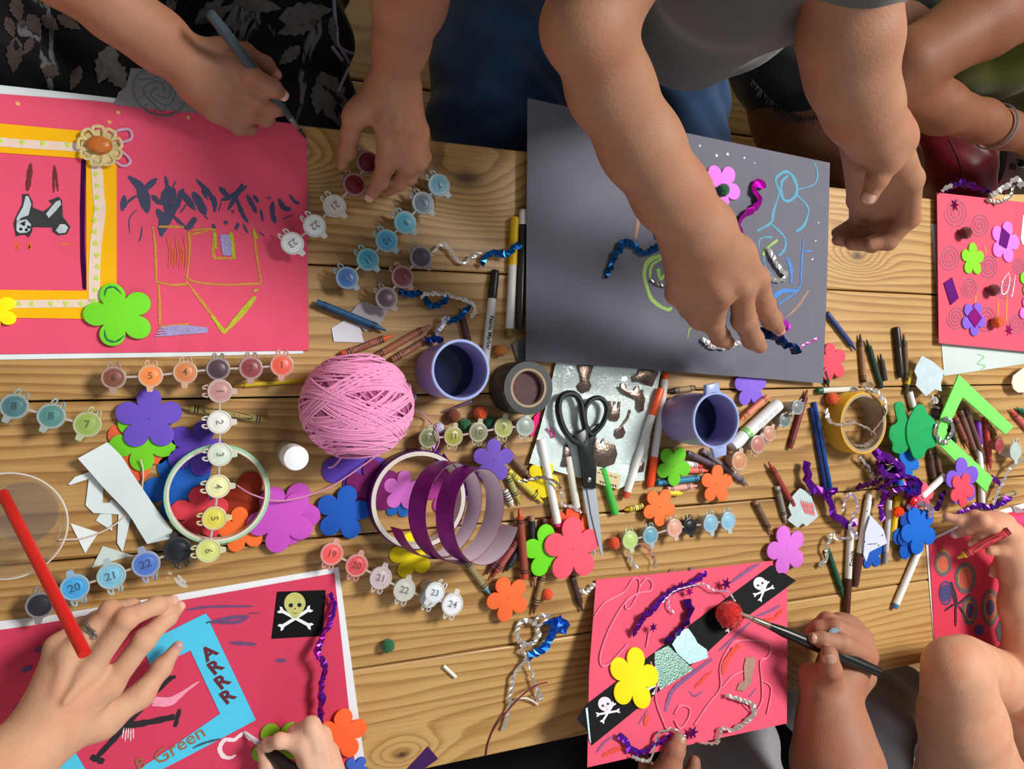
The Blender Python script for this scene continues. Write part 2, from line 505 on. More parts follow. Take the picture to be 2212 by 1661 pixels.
# ------------------------------------------------------------------ one continuous skin from blended round cones (surface nets, block by block)
class Flesh:
    def __init__(s, h=.0019): s.p = []; s.h = h
    def w(s, a, b, ra, rb, k=.010): s.p.append((Vector(a), Vector(b), ra, rb, k)); return s
    def chain(s, pts, k=.010, k0=None):
        """pts: (px, py, z, radius px)"""
        W_ = [(at(p[0], p[1], p[2]), p[3] * mpx(p[0], p[1], p[2])) for p in pts]
        for i in range(len(W_) - 1): s.w(W_[i][0], W_[i + 1][0], W_[i][1], W_[i + 1][1], k0 if (i == 0 and k0) else k)
        return s
    def digit(s, pts, knuckle=.06):
        """finger: MCP, PIP, (DIP,) tip; a little swelling at each knuckle"""
        s.chain(pts, .0035, .009)
        for q in pts[1:-1]:
            c = at(q[0], q[1], q[2]); r = q[3] * mpx(q[0], q[1], q[2]) * (1 + knuckle); s.w(c, c + Vector((0, 0, 1e-4)), r, r, .004)
        return s
    def mesh(s, noise_amp=0.0, noise_sc=20):
        h, N = s.h, 28
        prim = []
        for a, b, ra, rb, k in s.p:
            m = max(ra, rb) + k
            prim.append((np.array([min(a[i], b[i]) - m for i in range(3)]), np.array([max(a[i], b[i]) + m for i in range(3)]), np.array(a), np.array(b), ra, rb, k))
        lo = np.min([p[0] for p in prim], 0) - 3 * h; hi = np.max([p[1] for p in prim], 0) + 3 * h
        nb = np.ceil((hi - lo) / (h * N)).astype(int)
        keys, pos, quads = [], [], []
        M1 = nb * N + 4
        def key(i, j, k): return (i.astype(np.int64) * M1[1] + j) * M1[2] + k
        g = np.arange(N + 2)
        for bi in range(nb[0]):
            for bj in range(nb[1]):
                for bk in range(nb[2]):
                    o = np.array([bi, bj, bk]) * N; p0 = lo + o * h; p1 = p0 + (N + 2) * h
                    sub = [p for p in prim if (p[0] - h < p1).all() and (p[1] + h > p0).all()]
                    if not sub: continue
                    X = np.stack(np.meshgrid(p0[0] + g * h, p0[1] + g * h, p0[2] + g * h, indexing='ij'), -1)
                    D = np.full(X.shape[:3], .05)
                    for _, _, a, b, ra, rb, k in sub:
                        ba = b - a; l2 = float(ba @ ba) + 1e-12; rr = ra - rb; a2 = max(l2 - rr * rr, 1e-12); il2 = 1 / l2
                        pa = X - a; y = pa @ ba; z = y - l2
                        q = pa * l2 - ba * y[..., None]; x2 = (q * q).sum(-1)
                        y2 = y * y * l2; z2 = z * z * l2; kk = np.sign(rr) * rr * rr * x2
                        d = (np.sqrt(np.maximum(x2 * a2 * il2, 0)) + y * rr) * il2 - ra
                        c1 = np.sign(z) * a2 * z2 > kk; c2 = np.sign(y) * a2 * y2 < kk
                        d = np.where(c1, np.sqrt(np.maximum(x2 + z2, 0)) * il2 - rb, np.where(c2, np.sqrt(np.maximum(x2 + y2, 0)) * il2 - ra, d))
                        t = np.clip(.5 + .5 * (D - d) / k, 0, 1)
                        D = D + (d - D) * t - k * t * (1 - t)
                    if noise_amp:
                        D = D + noise_amp * (np.sin(X[..., 0] * noise_sc + 2 * np.sin(X[..., 1] * noise_sc * .7)) * np.cos(X[..., 1] * noise_sc * 1.3 + X[..., 2] * 9) + .5 * np.sin(X[..., 0] * noise_sc * 2.3 + X[..., 1] * noise_sc * 2.9))
                    S = D < 0
                    if S.all() or not S.any(): continue
                    n = N + 1
                    # cells 0..N, corners 0..N+1
                    cnt = np.zeros((n, n, n)); acc = np.zeros((n, n, n, 3))
                    base = np.stack(np.meshgrid(np.arange(n), np.arange(n), np.arange(n), indexing='ij'), -1).astype(float)
                    for ax in range(3):
                        e = np.zeros(3, int); e[ax] = 1; o1, o2 = [(ax + 1) % 3, (ax + 2) % 3]
                        for u in (0, 1):
                            for v in (0, 1):
                                c = np.zeros(3, int); c[o1] = u; c[o2] = v
                                sl = tuple(slice(c[i], c[i] + n) for i in range(3)); c2_ = c + e
                                sl2 = tuple(slice(c2_[i], c2_[i] + n) for i in range(3))
                                d1, d2 = D[sl], D[sl2]; cr = (d1 < 0) != (d2 < 0)
                                t = np.where(cr, d1 / np.where(cr, d1 - d2, 1), 0)
                                pt = base + c; pt[..., ax] += t
                                acc += np.where(cr[..., None], pt, 0); cnt += cr
                    act = cnt > 0
                    I = np.argwhere(act); P = acc[act] / cnt[act][:, None]
                    keys.append(key(*(I + o).T)); pos.append(p0 + P * h)
                    # faces around edges, owned by this block: edge start 1..N in the two other axes, 0..N-1 along
                    for ax in range(3):
                        o1, o2 = (ax + 1) % 3, (ax + 2) % 3
                        r = [slice(1, N + 1)] * 3; r[ax] = slice(0, N)
                        r2 = list(r); r2[ax] = slice(1, N + 1)
                        s1, s2 = S[tuple(r)], S[tuple(r2)]
                        E = np.argwhere(s1 != s2)
                        if not len(E): continue
                        fl = s1[s1 != s2]
                        st = np.ones(3, int); st[ax] = 0; E = E + st + o
                        def K(du, dv):
                            q = E.copy(); q[:, o1] -= du; q[:, o2] -= dv; return key(*q.T)
                        Q = np.stack([K(1, 1), K(0, 1), K(0, 0), K(1, 0)], 1)
                        Q[~fl] = Q[~fl][:, ::-1]; quads.append(Q)
        keys = np.concatenate(keys); pos = np.concatenate(pos); quads = np.concatenate(quads)
        uk, ix = np.unique(keys, return_index=True)
        F = np.searchsorted(uk, quads); F = np.clip(F, 0, len(uk) - 1)
        ok = (uk[F] == quads).all(1)
        return pos[ix], F[ok]
    def build(s, name, m, parent, relax=2, **kw):
        V, F = s.mesh(**kw)
        # light smoothing
        for _ in range(relax):
            A = np.zeros_like(V); n = np.zeros(len(V))
            for i in range(4):
                for j in (1, 3):
                    np.add.at(A, F[:, i], V[F[:, (i + j) % 4]]); np.add.at(n, F[:, i], 1)
            V = V * .5 + .5 * A / np.maximum(n, 1)[:, None]
        L = parent_world(parent); me = bpy.data.meshes.new(name)
        me.from_pydata((V - np.array(L)).tolist(), [], F.tolist()); me.materials.append(m); me.update()
        me.shade_smooth()
        o = bpy.data.objects.new(name, me); link(o, parent); return o
def nail(parent, a, b, rpx, rgb=(222, 178, 164), lift=(0, 0, 1), wid=.72, ln=1.0, back=.0, cam_up=True):
    """finger nail on the last joint; a and b are (px,py,z) of the last knuckle and the fingertip"""
    A, B = at(*a), at(*b); r = rpx * mpx(*b); ax = (B - A).normalized()
    up = (Vector((0, 0, CAM_H)) - B).normalized() if cam_up else Vector(lift)
    up = (up - ax * up.dot(ax)).normalized(); sd = ax.cross(up); vs, fs = [], []; n, k = 9, 9
    for i in range(n):
        u = -1 + 2 * i / (n - 1)
        for j in range(k):
            v = -1 + 2 * j / (k - 1); sq = math.sqrt(max(0, 1 - abs(u) ** 3)) if u < 0 else math.sqrt(max(0, 1 - abs(u) ** 2.5))
            an = v * wid * sq * 1.15
            drop = max(0, u - .25) ** 2 * r * .35
            vs.append(B + ax * (u * r * .75 * ln + r * back) + (sd * math.sin(an) + up * math.cos(an)) * (r * 1.035) - up * drop)
    for i in range(n - 1):
        for j in range(k - 1): fs.append((i * k + j, i * k + j + 1, (i + 1) * k + j + 1, (i + 1) * k + j))
    m = MB(); m.add(vs, fs)
    return m.build('fingernail', mat('nail_%d_%d_%d' % rgb, rgb, .28, var=.03), parent)
def skin_mat(name, rgb, red=.5):
    """skin: mottled, redder in patches, fine creases"""
    if name in _MC: return _MC[name]
    m = mat(name, rgb, .58, var=.08, scale=38, spec=.32); N, L = nodes_of(m); b = N['Principled BSDF']
    b.inputs['Subsurface Weight'].default_value = .12; b.inputs['Subsurface Radius'].default_value = (.006, .0025, .0015)
    g = N.new('ShaderNodeNewGeometry')
    n1 = N.new('ShaderNodeTexNoise'); n1.inputs['Scale'].default_value = 22; L.new(g.outputs['Position'], n1.inputs['Vector'])
    r = N.new('ShaderNodeValToRGB'); r.color_ramp.elements[0].position = .45; r.color_ramp.elements[1].position = .75
    L.new(n1.outputs['Fac'], r.inputs[0])
    src = b.inputs['Base Color'].links[0].from_socket
    mx = N.new('ShaderNodeMix'); mx.data_type = 'RGBA'; L.new(src, mx.inputs[6])
    mx.inputs[7].default_value = C(min(255, rgb[0] * 1.02), rgb[1] * .82, rgb[2] * .78)
    mu = N.new('ShaderNodeMath'); mu.operation = 'MULTIPLY'; mu.inputs[1].default_value = red; L.new(r.outputs[0], mu.inputs[0]); L.new(mu.outputs[0], mx.inputs[0])
    L.new(mx.outputs[2], b.inputs['Base Color'])
    n2 = N.new('ShaderNodeTexNoise'); n2.inputs['Scale'].default_value = 340; n2.inputs['Detail'].default_value = 4; L.new(g.outputs['Position'], n2.inputs['Vector'])
    bp = N.new('ShaderNodeBump'); bp.inputs['Strength'].default_value = .32; bp.inputs['Distance'].default_value = .0014
    L.new(n2.outputs['Fac'], bp.inputs['Height']); L.new(bp.outputs['Normal'], b.inputs['Normal'])
    _MC[name] = m; return m
def cloth_mat(name, rgb, rough=.85, weave=900, var=.1, vs=25):
    return mat(name, rgb, rough, var=var, scale=vs, bump=.4, bscale=weave, sheen=.25, spec=.2)

def head(f, neck, c, face, r=.083):  # heads stay out of view, added partly to shade arms and table
    """skull, jaw, nose, ears and neck added to a body; face is the way it looks"""
    neck, c, d = Vector(neck), Vector(c), Vector(face).normalized(); up = (c - neck).normalized(); sd = d.cross(up).normalized(); u2 = sd.cross(d)
    f.w(neck, c - u2 * .03 - d * .01, .055, .050, .03)
    f.w(c - d * .015, c + d * .012 + u2 * .01, r, r * .95, .02); f.w(c + d * .035 - u2 * .03, c + d * .055 - u2 * .085, .055, .030, .03)
    f.w(c + d * .082 + u2 * .005, c + d * .105 - u2 * .028, .008, .013, .008)
    for q in (1, -1):
        f.w(c + sd * q * .080 - u2 * .005, c + sd * q * .086 - u2 * .03, .014, .010, .006)
    f.w(c + d * .088 - u2 * .058 - sd * .018, c + d * .088 - u2 * .058 + sd * .018, .007, .007, .005)
    return c, d, u2, sd
def hair(parent, h, rgb, long=0.0, r=.083):
    c, d, u2, sd = h; g = Flesh(.005)
    g.w(c - d * .022 + u2 * .012, c + d * .004 + u2 * .024, r * 1.06, r * .99, .02)
    if long: g.w(c - d * .05, c - d * .06 - u2 * long, .07, .045, .03)
    g.build('hair', mat('hair_%d_%d_%d' % rgb, rgb, .55, var=.25, scale=140, bump=.5, bscale=300), parent, noise_amp=.002, noise_sc=90)
    for q in (1, -1):
        m = MB(); m.ball(c + d * .080 + sd * q * .030 + u2 * .004, .011, 12, 8); m.build('eye', plastic((60, 44, 34), .2), parent)
# ------------------------------------------------------------------ setting: floor and table
YAW = 0.0115
def tv(x, v): return Vector((x, v + YAW * x, 0))

def wood(name, light, mid, dark, knots=(), rough=0.42, freq=72.0, xs=1.1):
    m = bpy.data.materials.new(name); N, L = nodes_of(m); b = N['Principled BSDF']
    g = N.new('ShaderNodeNewGeometry'); oi = N.new('ShaderNodeObjectInfo')
    sep = N.new('ShaderNodeSeparateXYZ'); L.new(g.outputs['Position'], sep.inputs[0])
    def M(op, a, c=None, d=None):
        n = N.new('ShaderNodeMath'); n.operation = op
        for i, q in enumerate((a, c, d)):
            if q is None: continue
            if isinstance(q, (int, float)): n.inputs[i].default_value = q
            else: L.new(q, n.inputs[i])
        return n.outputs[0]
    rnd = M('MULTIPLY', oi.outputs['Random'], 37.0)
    cmb = N.new('ShaderNodeCombineXYZ')
    L.new(M('ADD', M('MULTIPLY', sep.outputs[0], xs), rnd), cmb.inputs[0])
    L.new(M('ADD', M('MULTIPLY', sep.outputs[1], 9.0), M('MULTIPLY', rnd, 3.1)), cmb.inputs[1])
    L.new(rnd, cmb.inputs[2])
    n1 = N.new('ShaderNodeTexNoise'); n1.inputs['Scale'].default_value = 1.0; n1.inputs['Detail'].default_value = 3; n1.inputs['Roughness'].default_value = .45
    L.new(cmb.outputs[0], n1.inputs['Vector'])
    w = M('ADD', M('MULTIPLY', sep.outputs[1], freq), M('MULTIPLY', n1.outputs['Fac'], 9.0))
    core = None
    for (kx, ky, s, amp) in knots:
        dx = M('MULTIPLY', M('SUBTRACT', sep.outputs[0], kx), 0.55)
        dy = M('SUBTRACT', sep.outputs[1], ky)
        d = M('SQRT', M('ADD', M('MULTIPLY', dx, dx), M('MULTIPLY', dy, dy)))
        q = M('DIVIDE', d, s)
        e = M('POWER', 2.718, M('MULTIPLY', M('MULTIPLY', q, q), -1.0))
        w = M('ADD', w, M('MULTIPLY', e, amp))
        c = M('POWER', 2.718, M('MULTIPLY', M('MULTIPLY', M('DIVIDE', d, s * .22), M('DIVIDE', d, s * .22)), -1.0))
        core = c if core is None else M('MAXIMUM', core, c)
    fr = M('FRACT', w)
    # asymmetric ring: slow rise, quick fall
    ring = M('MULTIPLY', M('POWER', fr, 2.6), 1.0)
    soft = M('SUBTRACT', 1.0, M('POWER', fr, 14.0))
    ring = M('MULTIPLY', ring, soft)
    # fine fibres
    c2 = N.new('ShaderNodeCombineXYZ')
    L.new(M('MULTIPLY', sep.outputs[0], 9.0), c2.inputs[0]); L.new(M('MULTIPLY', sep.outputs[1], 420.0), c2.inputs[1]); L.new(rnd, c2.inputs[2])
    n2 = N.new('ShaderNodeTexNoise'); n2.inputs['Scale'].default_value = 1.0; n2.inputs['Detail'].default_value = 4
    L.new(c2.outputs[0], n2.inputs['Vector'])
    # broad patches
    n3 = N.new('ShaderNodeTexNoise'); n3.inputs['Scale'].default_value = 3.3; n3.inputs['Detail'].default_value = 2
    L.new(g.outputs['Position'], n3.inputs['Vector'])
    fac = M('ADD', M('MULTIPLY', ring, 0.70), M('MULTIPLY', M('SUBTRACT', n2.outputs['Fac'], .35), .55))
    fac = M('ADD', fac, M('MULTIPLY', M('SUBTRACT', n3.outputs['Fac'], .5), .55))
    fac = M('ADD', fac, M('MULTIPLY', M('SUBTRACT', oi.outputs['Random'], .5), .16))
    cr = N.new('ShaderNodeValToRGB'); el = cr.color_ramp.elements
    el[0].position = 0.0; el[0].color = C(*light); el[1].position = 1.0; el[1].color = C(*dark)
    e = el.new(0.45); e.color = C(*mid)
    L.new(fac, cr.inputs[0]); out = cr.outputs[0]
    if core is not None:
        mx = N.new('ShaderNodeMix'); mx.data_type = 'RGBA'; L.new(core, mx.inputs[0]); L.new(out, mx.inputs[6])
        mx.inputs[7].default_value = C(70, 42, 22); out = mx.outputs[2]
    L.new(out, b.inputs['Base Color'])
    b.inputs['Roughness'].default_value = rough
    bp = N.new('ShaderNodeBump'); bp.inputs['Strength'].default_value = .25; bp.inputs['Distance'].default_value = .0006
    L.new(fac, bp.inputs['Height']); L.new(bp.outputs['Normal'], b.inputs['Normal'])
    return m

def kn(px, py, s, amp):
    p = at(px, py); return (p.x, p.y, s, amp)
TABLE_WOOD = wood('oiled_pine', (192, 154, 96), (158, 117, 63), (88, 56, 28),
                  [kn(1852, 552, .03, 5), kn(868, 1630, .022, 4), kn(615, 330, .035, 6), kn(1010, 385, .05, 5), kn(1755, 1450, .03, 4)])
FLOOR_WOOD = wood('floor_pine', (222, 186, 128), (200, 158, 96), (150, 106, 58), [], .4, 30)
DARKGAP = mat('table_underside', (60, 40, 24), .8)

FLOOR_Z = -0.42
m = MB(); 
m.slab([(-3, -3), (4.5, -3), (4.5, 3), (-3, 3)], FLOOR_Z - .06, .05)
fl = m.build('floor', DARKGAP, None, False); fl['kind'] = 'structure'
for k, v in enumerate(np.arange(-2.9, 2.9, .19)):
    m = MB(); y = float(v)
    m.slab([tv(-3, y + .002), tv(4.5, y + .002), tv(4.5, y + .187), tv(-3, y + .187)], FLOOR_Z - .011, .011, .002)
    o = m.build('floor_board', FLOOR_WOOD, fl, False); o['kind'] = 'structure'

TB = thing('table', 'long low wooden plank table covered with craft supplies', 'table', (.6, -.09, FLOOR_Z))
edges = [.2945, .1355, -.0155, -.178, -.335, -.470]
XL, XR = -.85, 2.05
for k in range(5):
    m = MB(); a, b2 = edges[k] - .0007, edges[k + 1] + .0009
    m.slab([tv(XL, b2), tv(XR, b2), tv(XR, a), tv(XL, a)], -.03, .03, .0022)
    m.build('plank', TABLE_WOOD, TB, False)
m = MB(); m.slab([tv(XL + .08, -.40), tv(XR - .08, -.40), tv(XR - .08, .23), tv(XL + .08, .23)], -.10, .0695)
m.build('apron', DARKGAP, TB, False)
for (x, v) in ((XL + .14, -.36), (XL + .14, .19), (XR - .14, -.36), (XR - .14, .19)):
    m = MB(); p = tv(x, v)
    m.slab([(p.x - .035, p.y - .035), (p.x + .035, p.y - .035), (p.x + .035, p.y + .035), (p.x - .035, p.y + .035)], FLOOR_Z, .32 )
    m.build('leg', DARKGAP, TB, False)

BN = MB(); BN.slab([(-.7, -.98), (1.25, -.98), (1.25, -.56), (-.7, -.56)], -.33, .05, .012)  # seat added to fill the dark shadow past the near table edge
added_dark_seat = thing('added_dark_seat', 'black seat added to stand in for the dark shadow beyond the near table edge', 'added_dark_seat', (.3, -.75, FLOOR_Z))
BN.build('seat', mat('shadow_black', (16, 15, 16), .7), added_dark_seat, False)
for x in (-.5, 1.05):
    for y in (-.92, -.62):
        m = MB(); m.slab([(x - .025, y - .025), (x + .025, y - .025), (x + .025, y + .025), (x - .025, y + .025)], FLOOR_Z, .091); m.build('leg', DARKGAP, added_dark_seat, False)
PLASTER = mat('plaster', (206, 200, 190), .9)
for nm, a, b2 in (('wall_back', (-3, 3.0), (4.5, 3.06)), ('wall_left', (-3.06, -3), (-3.0, 3))):
    m = MB(); m.slab([(a[0], a[1]), (b2[0], a[1]), (b2[0], b2[1]), (a[0], b2[1])], FLOOR_Z, 2.7)
    o = m.build(nm, PLASTER, None, False); o['kind'] = 'structure'
# ------------------------------------------------------------------ card sheets and their drawings
RED1, RED2 = (230, 84, 114), (206, 62, 92)
# --- white sheets and the red card at the left
sheet([(-60, 178), (0, 184), (120, 197), (300, 218), (420, 236), (520, 252), (650, 290), (655, 764), (300, 772), (-60, 778)], (226, 236, 240),
      'white_paper', 'white paper sheet sticking out under the red palm card', 'paper', z=.0004)
card1 = sheet([(-70, 196), (0, 203), (200, 218), (420, 243), (560, 259), (628, 267), (662, 300), (667, 757), (330, 761), (-70, 766)], RED1,
      'painted_card', 'red card with painted palm leaves, crayon house and yellow frame', 'painted card', z=.0012, th=.0008, group='red craft cards')
Z1 = .0020
def z20(p): return [(220 + x / 4.372, 360 + y / 4.372) for x, y in p]
m = MB()
for pts, w in [([(250, 90), (400, 240), (430, 430)], 60), ([(520, 110), (390, 230), (340, 300)], 50), ([(350, 130), (370, 240), (400, 350), (430, 440)], 60), ([(215, 270), (190, 420)], 45), ([(330, 270), (250, 330), (200, 400)], 20),
     ([(470, 270), (560, 360)], 40), ([(600, 90), (620, 200), (640, 280)], 30), ([(640, 180), (600, 300), (640, 430), (560, 640)], 75), ([(680, 200), (640, 320), (600, 420)], 65), ([(520, 400), (570, 500), (560, 660)], 55), ([(700, 380), (640, 470), (590, 560)], 50),
     ([(660, 450), (740, 530), (820, 600)], 26), ([(890, 480), (850, 530), (810, 600)], 45), ([(770, 210), (730, 300), (690, 420)], 45), ([(740, 240), (800, 300), (880, 410)], 50), ([(860, 240), (920, 340), (980, 460)], 60),
     ([(890, 120), (1000, 240), (1060, 330), (1065, 430)], 42), ([(940, 220), (1000, 310)], 25), ([(1110, 190), (1170, 260), (1210, 290)], 42), ([(1120, 320), (1200, 290), (1300, 230), (1370, 180)], 34), ([(1330, 160), (1280, 260), (1190, 410)], 36),
     ([(1270, 290), (1320, 430), (1380, 530)], 34), ([(1370, 270), (1420, 360), (1460, 440)], 36), ([(1430, 270), (1480, 340)], 30), ([(1500, 400), (1520, 520)], 22), ([(1615, 330), (1610, 440), (1640, 540)], 36), ([(1670, 300), (1720, 390), (1790, 400)], 44),
     ([(1770, 260), (1820, 330), (1870, 350)], 24), ([(1550, 300), (1600, 290)], 12), ([(1170, 510), (1170, 550)], 30), ([(1290, 530), (1260, 600)], 26), ([(1330, 540), (1380, 630)], 20), ([(1040, 540), (1075, 590)], 26),
     ([(340, 400), (260, 490), (265, 640)], 9), ([(380, 560), (370, 650), (350, 710)], 11), ([(700, 130), (660, 210)], 10), ([(1480, 610), (1540, 660)], 10), ([(1700, 500), (1810, 450)], 10), ([(1100, 430), (1130, 330)], 9), ([(1230, 410), (1240, 440)], 18), ([(800, 350), (740, 440)], 12), ([(1010, 500), (960, 460)], 10)]:
    stroke(m, z20(pts), w * 1.2 / 4.372, Z1, (.3, 1, .25), seed=len(m.v))
m.build('painted_palm_leaves', paint_mat((62, 66, 98)), card1, False, label='dark blue painted palm leaves')
m = MB()
for pts in [[(480, 560), (505, 800), (510, 1080)], [(540, 1110), (545, 1300), (550, 1500)], [(500, 1080), (650, 1120), (800, 1110)], [(820, 620), (830, 800), (800, 1060)], [(800, 1030), (870, 1080), (1150, 1115), (1500, 1105)],
            [(850, 600), (1000, 590), (1080, 600)], [(1440, 580), (1450, 760), (1500, 1090)], [(800, 1080), (960, 1290), (1150, 1560)], [(540, 570), (770, 570)], [(1060, 610), (1055, 840), (1120, 865), (1260, 865)], [(560, 1510), (820, 1490)], [(840, 640), (1000, 610)]]:
    crayon_line(m, z20(pts), 26 / 4.37, Z1 + .0003, seed=len(m.v), passes=3)
m.build('crayon_house', wax_line_mat((214, 150, 62)), card1, False, label='mustard crayon outline of a house')
m = MB()
for pts, w in [([(1150, 1560), (1300, 1400), (1440, 1230)], 50), ([(1050, 1400), (1150, 1570)], 50), ([(1225, 620), (1250, 860)], 40), ([(1070, 620), (1075, 780)], 30), ([(1440, 600), (1465, 680)], 40), ([(1440, 1170), (1480, 1160)], 30)]:
    crayon_line(m, z20(pts), w / 4.37, Z1 + .0006, seed=len(m.v), passes=3)
m.build('crayon_roof', wax_line_mat((190, 190, 40)), card1, False, label='lime crayon roof strokes')
m = MB()
for k in range(4):
    stroke(m, z20([(500 + k * 12, 1600 - k * 25), (750, 1575 - k * 22), (1000, 1560 - k * 12)]), 24 / 4.37, Z1 + .0009, seed=k)
m.build('lavender_doorstep', wax_line_mat((168, 156, 208)), card1, False, label='lavender crayon doorstep')
m = MB()
for k in range(3): stroke(m, z20([(1130 + k * 30, 640), (1160 + k * 26, 840)]), 34 / 4.37, Z1 + .0009, (.8, 1, .8), seed=k)
m.build('lavender_window', wax_line_mat((168, 156, 208)), card1, False, label='lavender crayon window')
m = MB()
for k in range(7):
    x = 610 + k * 26; stroke(m, z20([(x, 650 + 60 * (k % 3)), (x + 30, 800), (x + 20, 960 - 30 * (k % 2))]), 12 / 4.37, Z1 + .0006, seed=k)
m.build('orange_scribble', wax_line_mat((226, 110, 62)), card1, False)
m = MB()
for x, y in ((38, 224), (236, 264), (255, 243), (407, 253)): m.lathe([(.0022, 0), (.002, .0006), (0, .0007)], at(x, y, Z1), 12)
m.build('gold_dots', paint_mat((240, 170, 110)), card1, label='small gold painted dots')
# yellow frame with ribbon
fr = MB(); zf1 = Z1 + .0003
polypart(fr, [(-60, 262), (0, 267), (190, 284), (185, 343), (0, 330), (-60, 326)], zf1, .0006)
polypart(fr, [(190, 284), (252, 300), (252, 690), (187, 689), (187, 628), (186, 343)], zf1 + .00002, .0006)
polypart(fr, [(-60, 624), (0, 626), (187, 628), (187, 689), (0, 686), (-60, 684)], zf1 + .00001, .0006)
frame1 = fr.build('paper_frame', paper_mat((246, 184, 6)), card1, False, label='yellow paper frame glued on the card')
m = MB(); zr = zf1 + .0008
m.strip(pxspline([(-40, 303), (40, 310), (120, 315), (190, 320)], zr), 19 * mpx(100, 310), th=.0003)
m.strip(pxspline([(208, 345), (213, 420), (216, 455), (208, 520), (204, 580), (204, 652)], zr), 22 * mpx(200, 480), th=.0003)
m.strip(pxspline([(24, 657), (100, 656), (205, 655)], zr), 17 * mpx(100, 650), th=.0003)
rb = m.build('lace_ribbon', mat('ribbon_cream', (236, 212, 196), .8, var=.05, bump=.3, bscale=3000), frame1, False, label='cream ribbon glued along the frame')
m = MB()
pl = [(x, 304 + x * .06) for x in (0, 48, 92, 146)] + [(207 + 3 * math.sin(k), 376 + k * 25) for k in range(12)] + [(x, 656) for x in (40, 68, 110, 142, 175)]
for x, y in pl:
    for q in range(3):
        a = q * 2.1 + x; m.lathe([(.0017, 0), (.0012, .0003), (0, .0004)], at(x + 3 * math.cos(a), y + 3 * math.sin(a), zr + .0003), 7)
m.build('ribbon_leaves', mat('ribbon_green', (196, 216, 96), .8), frame1, False)
m = MB(); polypart(m, [(176, 344), (186, 345), (184, 400), (183, 520), (187, 625), (179, 624), (174, 560), (173, 450)], Z1 + .0003, .0004)
m.build('glitter_strip', mat('glitter_purple', (74, 8, 78), .3, metal=.6, var=.4, scale=900), card1, False, label='dark purple glitter strip')
# cat sticker, legs up
def z21(p): return [(x / 3.32, 260 + y / 3.32) for x, y in p]
CATZ = Z1 + .0003
m = MB(); polypart(m, z21([(160, 530), (205, 528), (235, 585), (235, 625), (310, 655), (345, 630), (375, 600), (348, 575), (385, 562), (420, 548), (445, 575), (450, 690), (505, 765), (480, 815), (420, 825), (380, 800), (375, 768), (235, 765), (228, 800), (205, 840), (185, 820), (150, 822), (115, 832), (98, 740), (115, 690), (160, 600)]), CATZ, .0004)
cat = m.build('cat_sticker', mat('cat_dark', (52, 52, 54), .45, var=.25, scale=70), card1, False, label='grey cat sticker lying on its back, paws up')
m = MB()
polypart(m, z21([(185, 540), (205, 545), (225, 600), (205, 680), (150, 700), (120, 740), (120, 700), (165, 620)]), CATZ + .0005, .0002)
polypart(m, z21([(330, 670), (370, 620), (400, 585), (430, 570), (440, 600), (400, 650), (350, 700)]), CATZ + .0005, .0002)
polypart(m, z21([(430, 745), (465, 745), (490, 768), (470, 805), (425, 812), (400, 790)]), CATZ + .0005, .0002)
polypart(m, z21([(130, 720), (190, 710), (222, 745), (215, 790), (190, 805), (140, 808), (118, 790), (118, 745)]), CATZ + .0005, .0002)
m.build('light_fur', mat('cat_light', (186, 200, 206), .5, var=.15, scale=90), cat, False)
m = MB()
for x, y in ((170, 745), (205, 765), (150, 780), (190, 785)): m.lathe([(.0016, 0), (0, .0003)], at(*z21([(x, y)])[0], CATZ + .0007), 8)
stroke(m, z21([(145, 745), (185, 725)]), 3, CATZ + .0007)
m.build('face_marks', BLACK, cat, False)
m = MB()
for pts, w in (([(220, 310), (210, 400), (195, 505)], 34), ([(388, 320), (385, 420), (385, 520)], 16), ([(395, 330), (415, 510)], 16)): stroke(m, z21(pts), w / 3.32, Z1 + .0001)
m.build('brown_leg_strokes', paint_mat((110, 36, 46)), card1, False)
m = MB()
for x in (110, 200): stroke(m, z21([(x, 870), (x + 10, 920), (x + 25, 870)]), 6, Z1 + .0001); 
stroke(m, z21([(420, 880), (470, 890), (530, 880)]), 5, Z1 + .0001)
m.build('orange_ear_marks', wax_line_mat((232, 104, 70)), card1, False)
# crochet flower on the frame corner
cf = thing('crochet_flower', 'sheer cream ribbon flower with amber centre on the yellow frame corner', 'fabric flower', at(222, 322, .004))
sheer = mat('sheer_cream', (236, 208, 150), .6, alpha=.75, var=.2, scale=200); sheerp = mat('sheer_pink', (216, 176, 208), .5, alpha=.8, var=.1, scale=200)
c0 = at(218, 318, .004)
for k in range(9):
    a = k * .698 + .3; R = .017
    m = MB(); p = c0 + Vector((math.cos(a), math.sin(a), 0)) * R * .75
    loop = [c0 + Vector((math.cos(a + q * .34), math.sin(a + q * .34), 0)) * R * w + Vector((0, 0, h)) for q, w, h in ((-.3, .3, .002), (-1, .8, .004), (-.6, 1.15, .005), (.6, 1.15, .005), (1, .8, .004), (.3, .3, .002))]
    m.tube(spline(loop, 5), .0016, 6, flat=.5)
    m.lathe([(R * .3, 0), (R * .3, .0004)], p + Vector((0, 0, .001 + .0003 * k)), 12)
    m.build('petal', sheer, cf)
for dx, dy in ((44, -22), (38, 22)):
    m = MB(); q = at(218 + dx, 318 + dy, .004); d = (q - c0).normalized(); sd = Vector((-d.y, d.x, 0))
    m.tube(spline([q - d * .016, q - d * .002 + sd * .007, q + d * .011 + sd * .003, q + d * .006 - sd * .006, q - d * .014 - sd * .001], 6), .0015, 6, flat=.5)
    m.build('ribbon_loop', sheerp, cf, label='sheer lilac ribbon loop')
m = MB(); m.ball(c0 + Vector((-.001, .0005, .006)), .011, 24, 12, .04, (1.1, .85, .5)); m.build('centre', mat('amber', (196, 110, 40), .35, var=.3, scale=160), cf, label='amber brown oval centre')
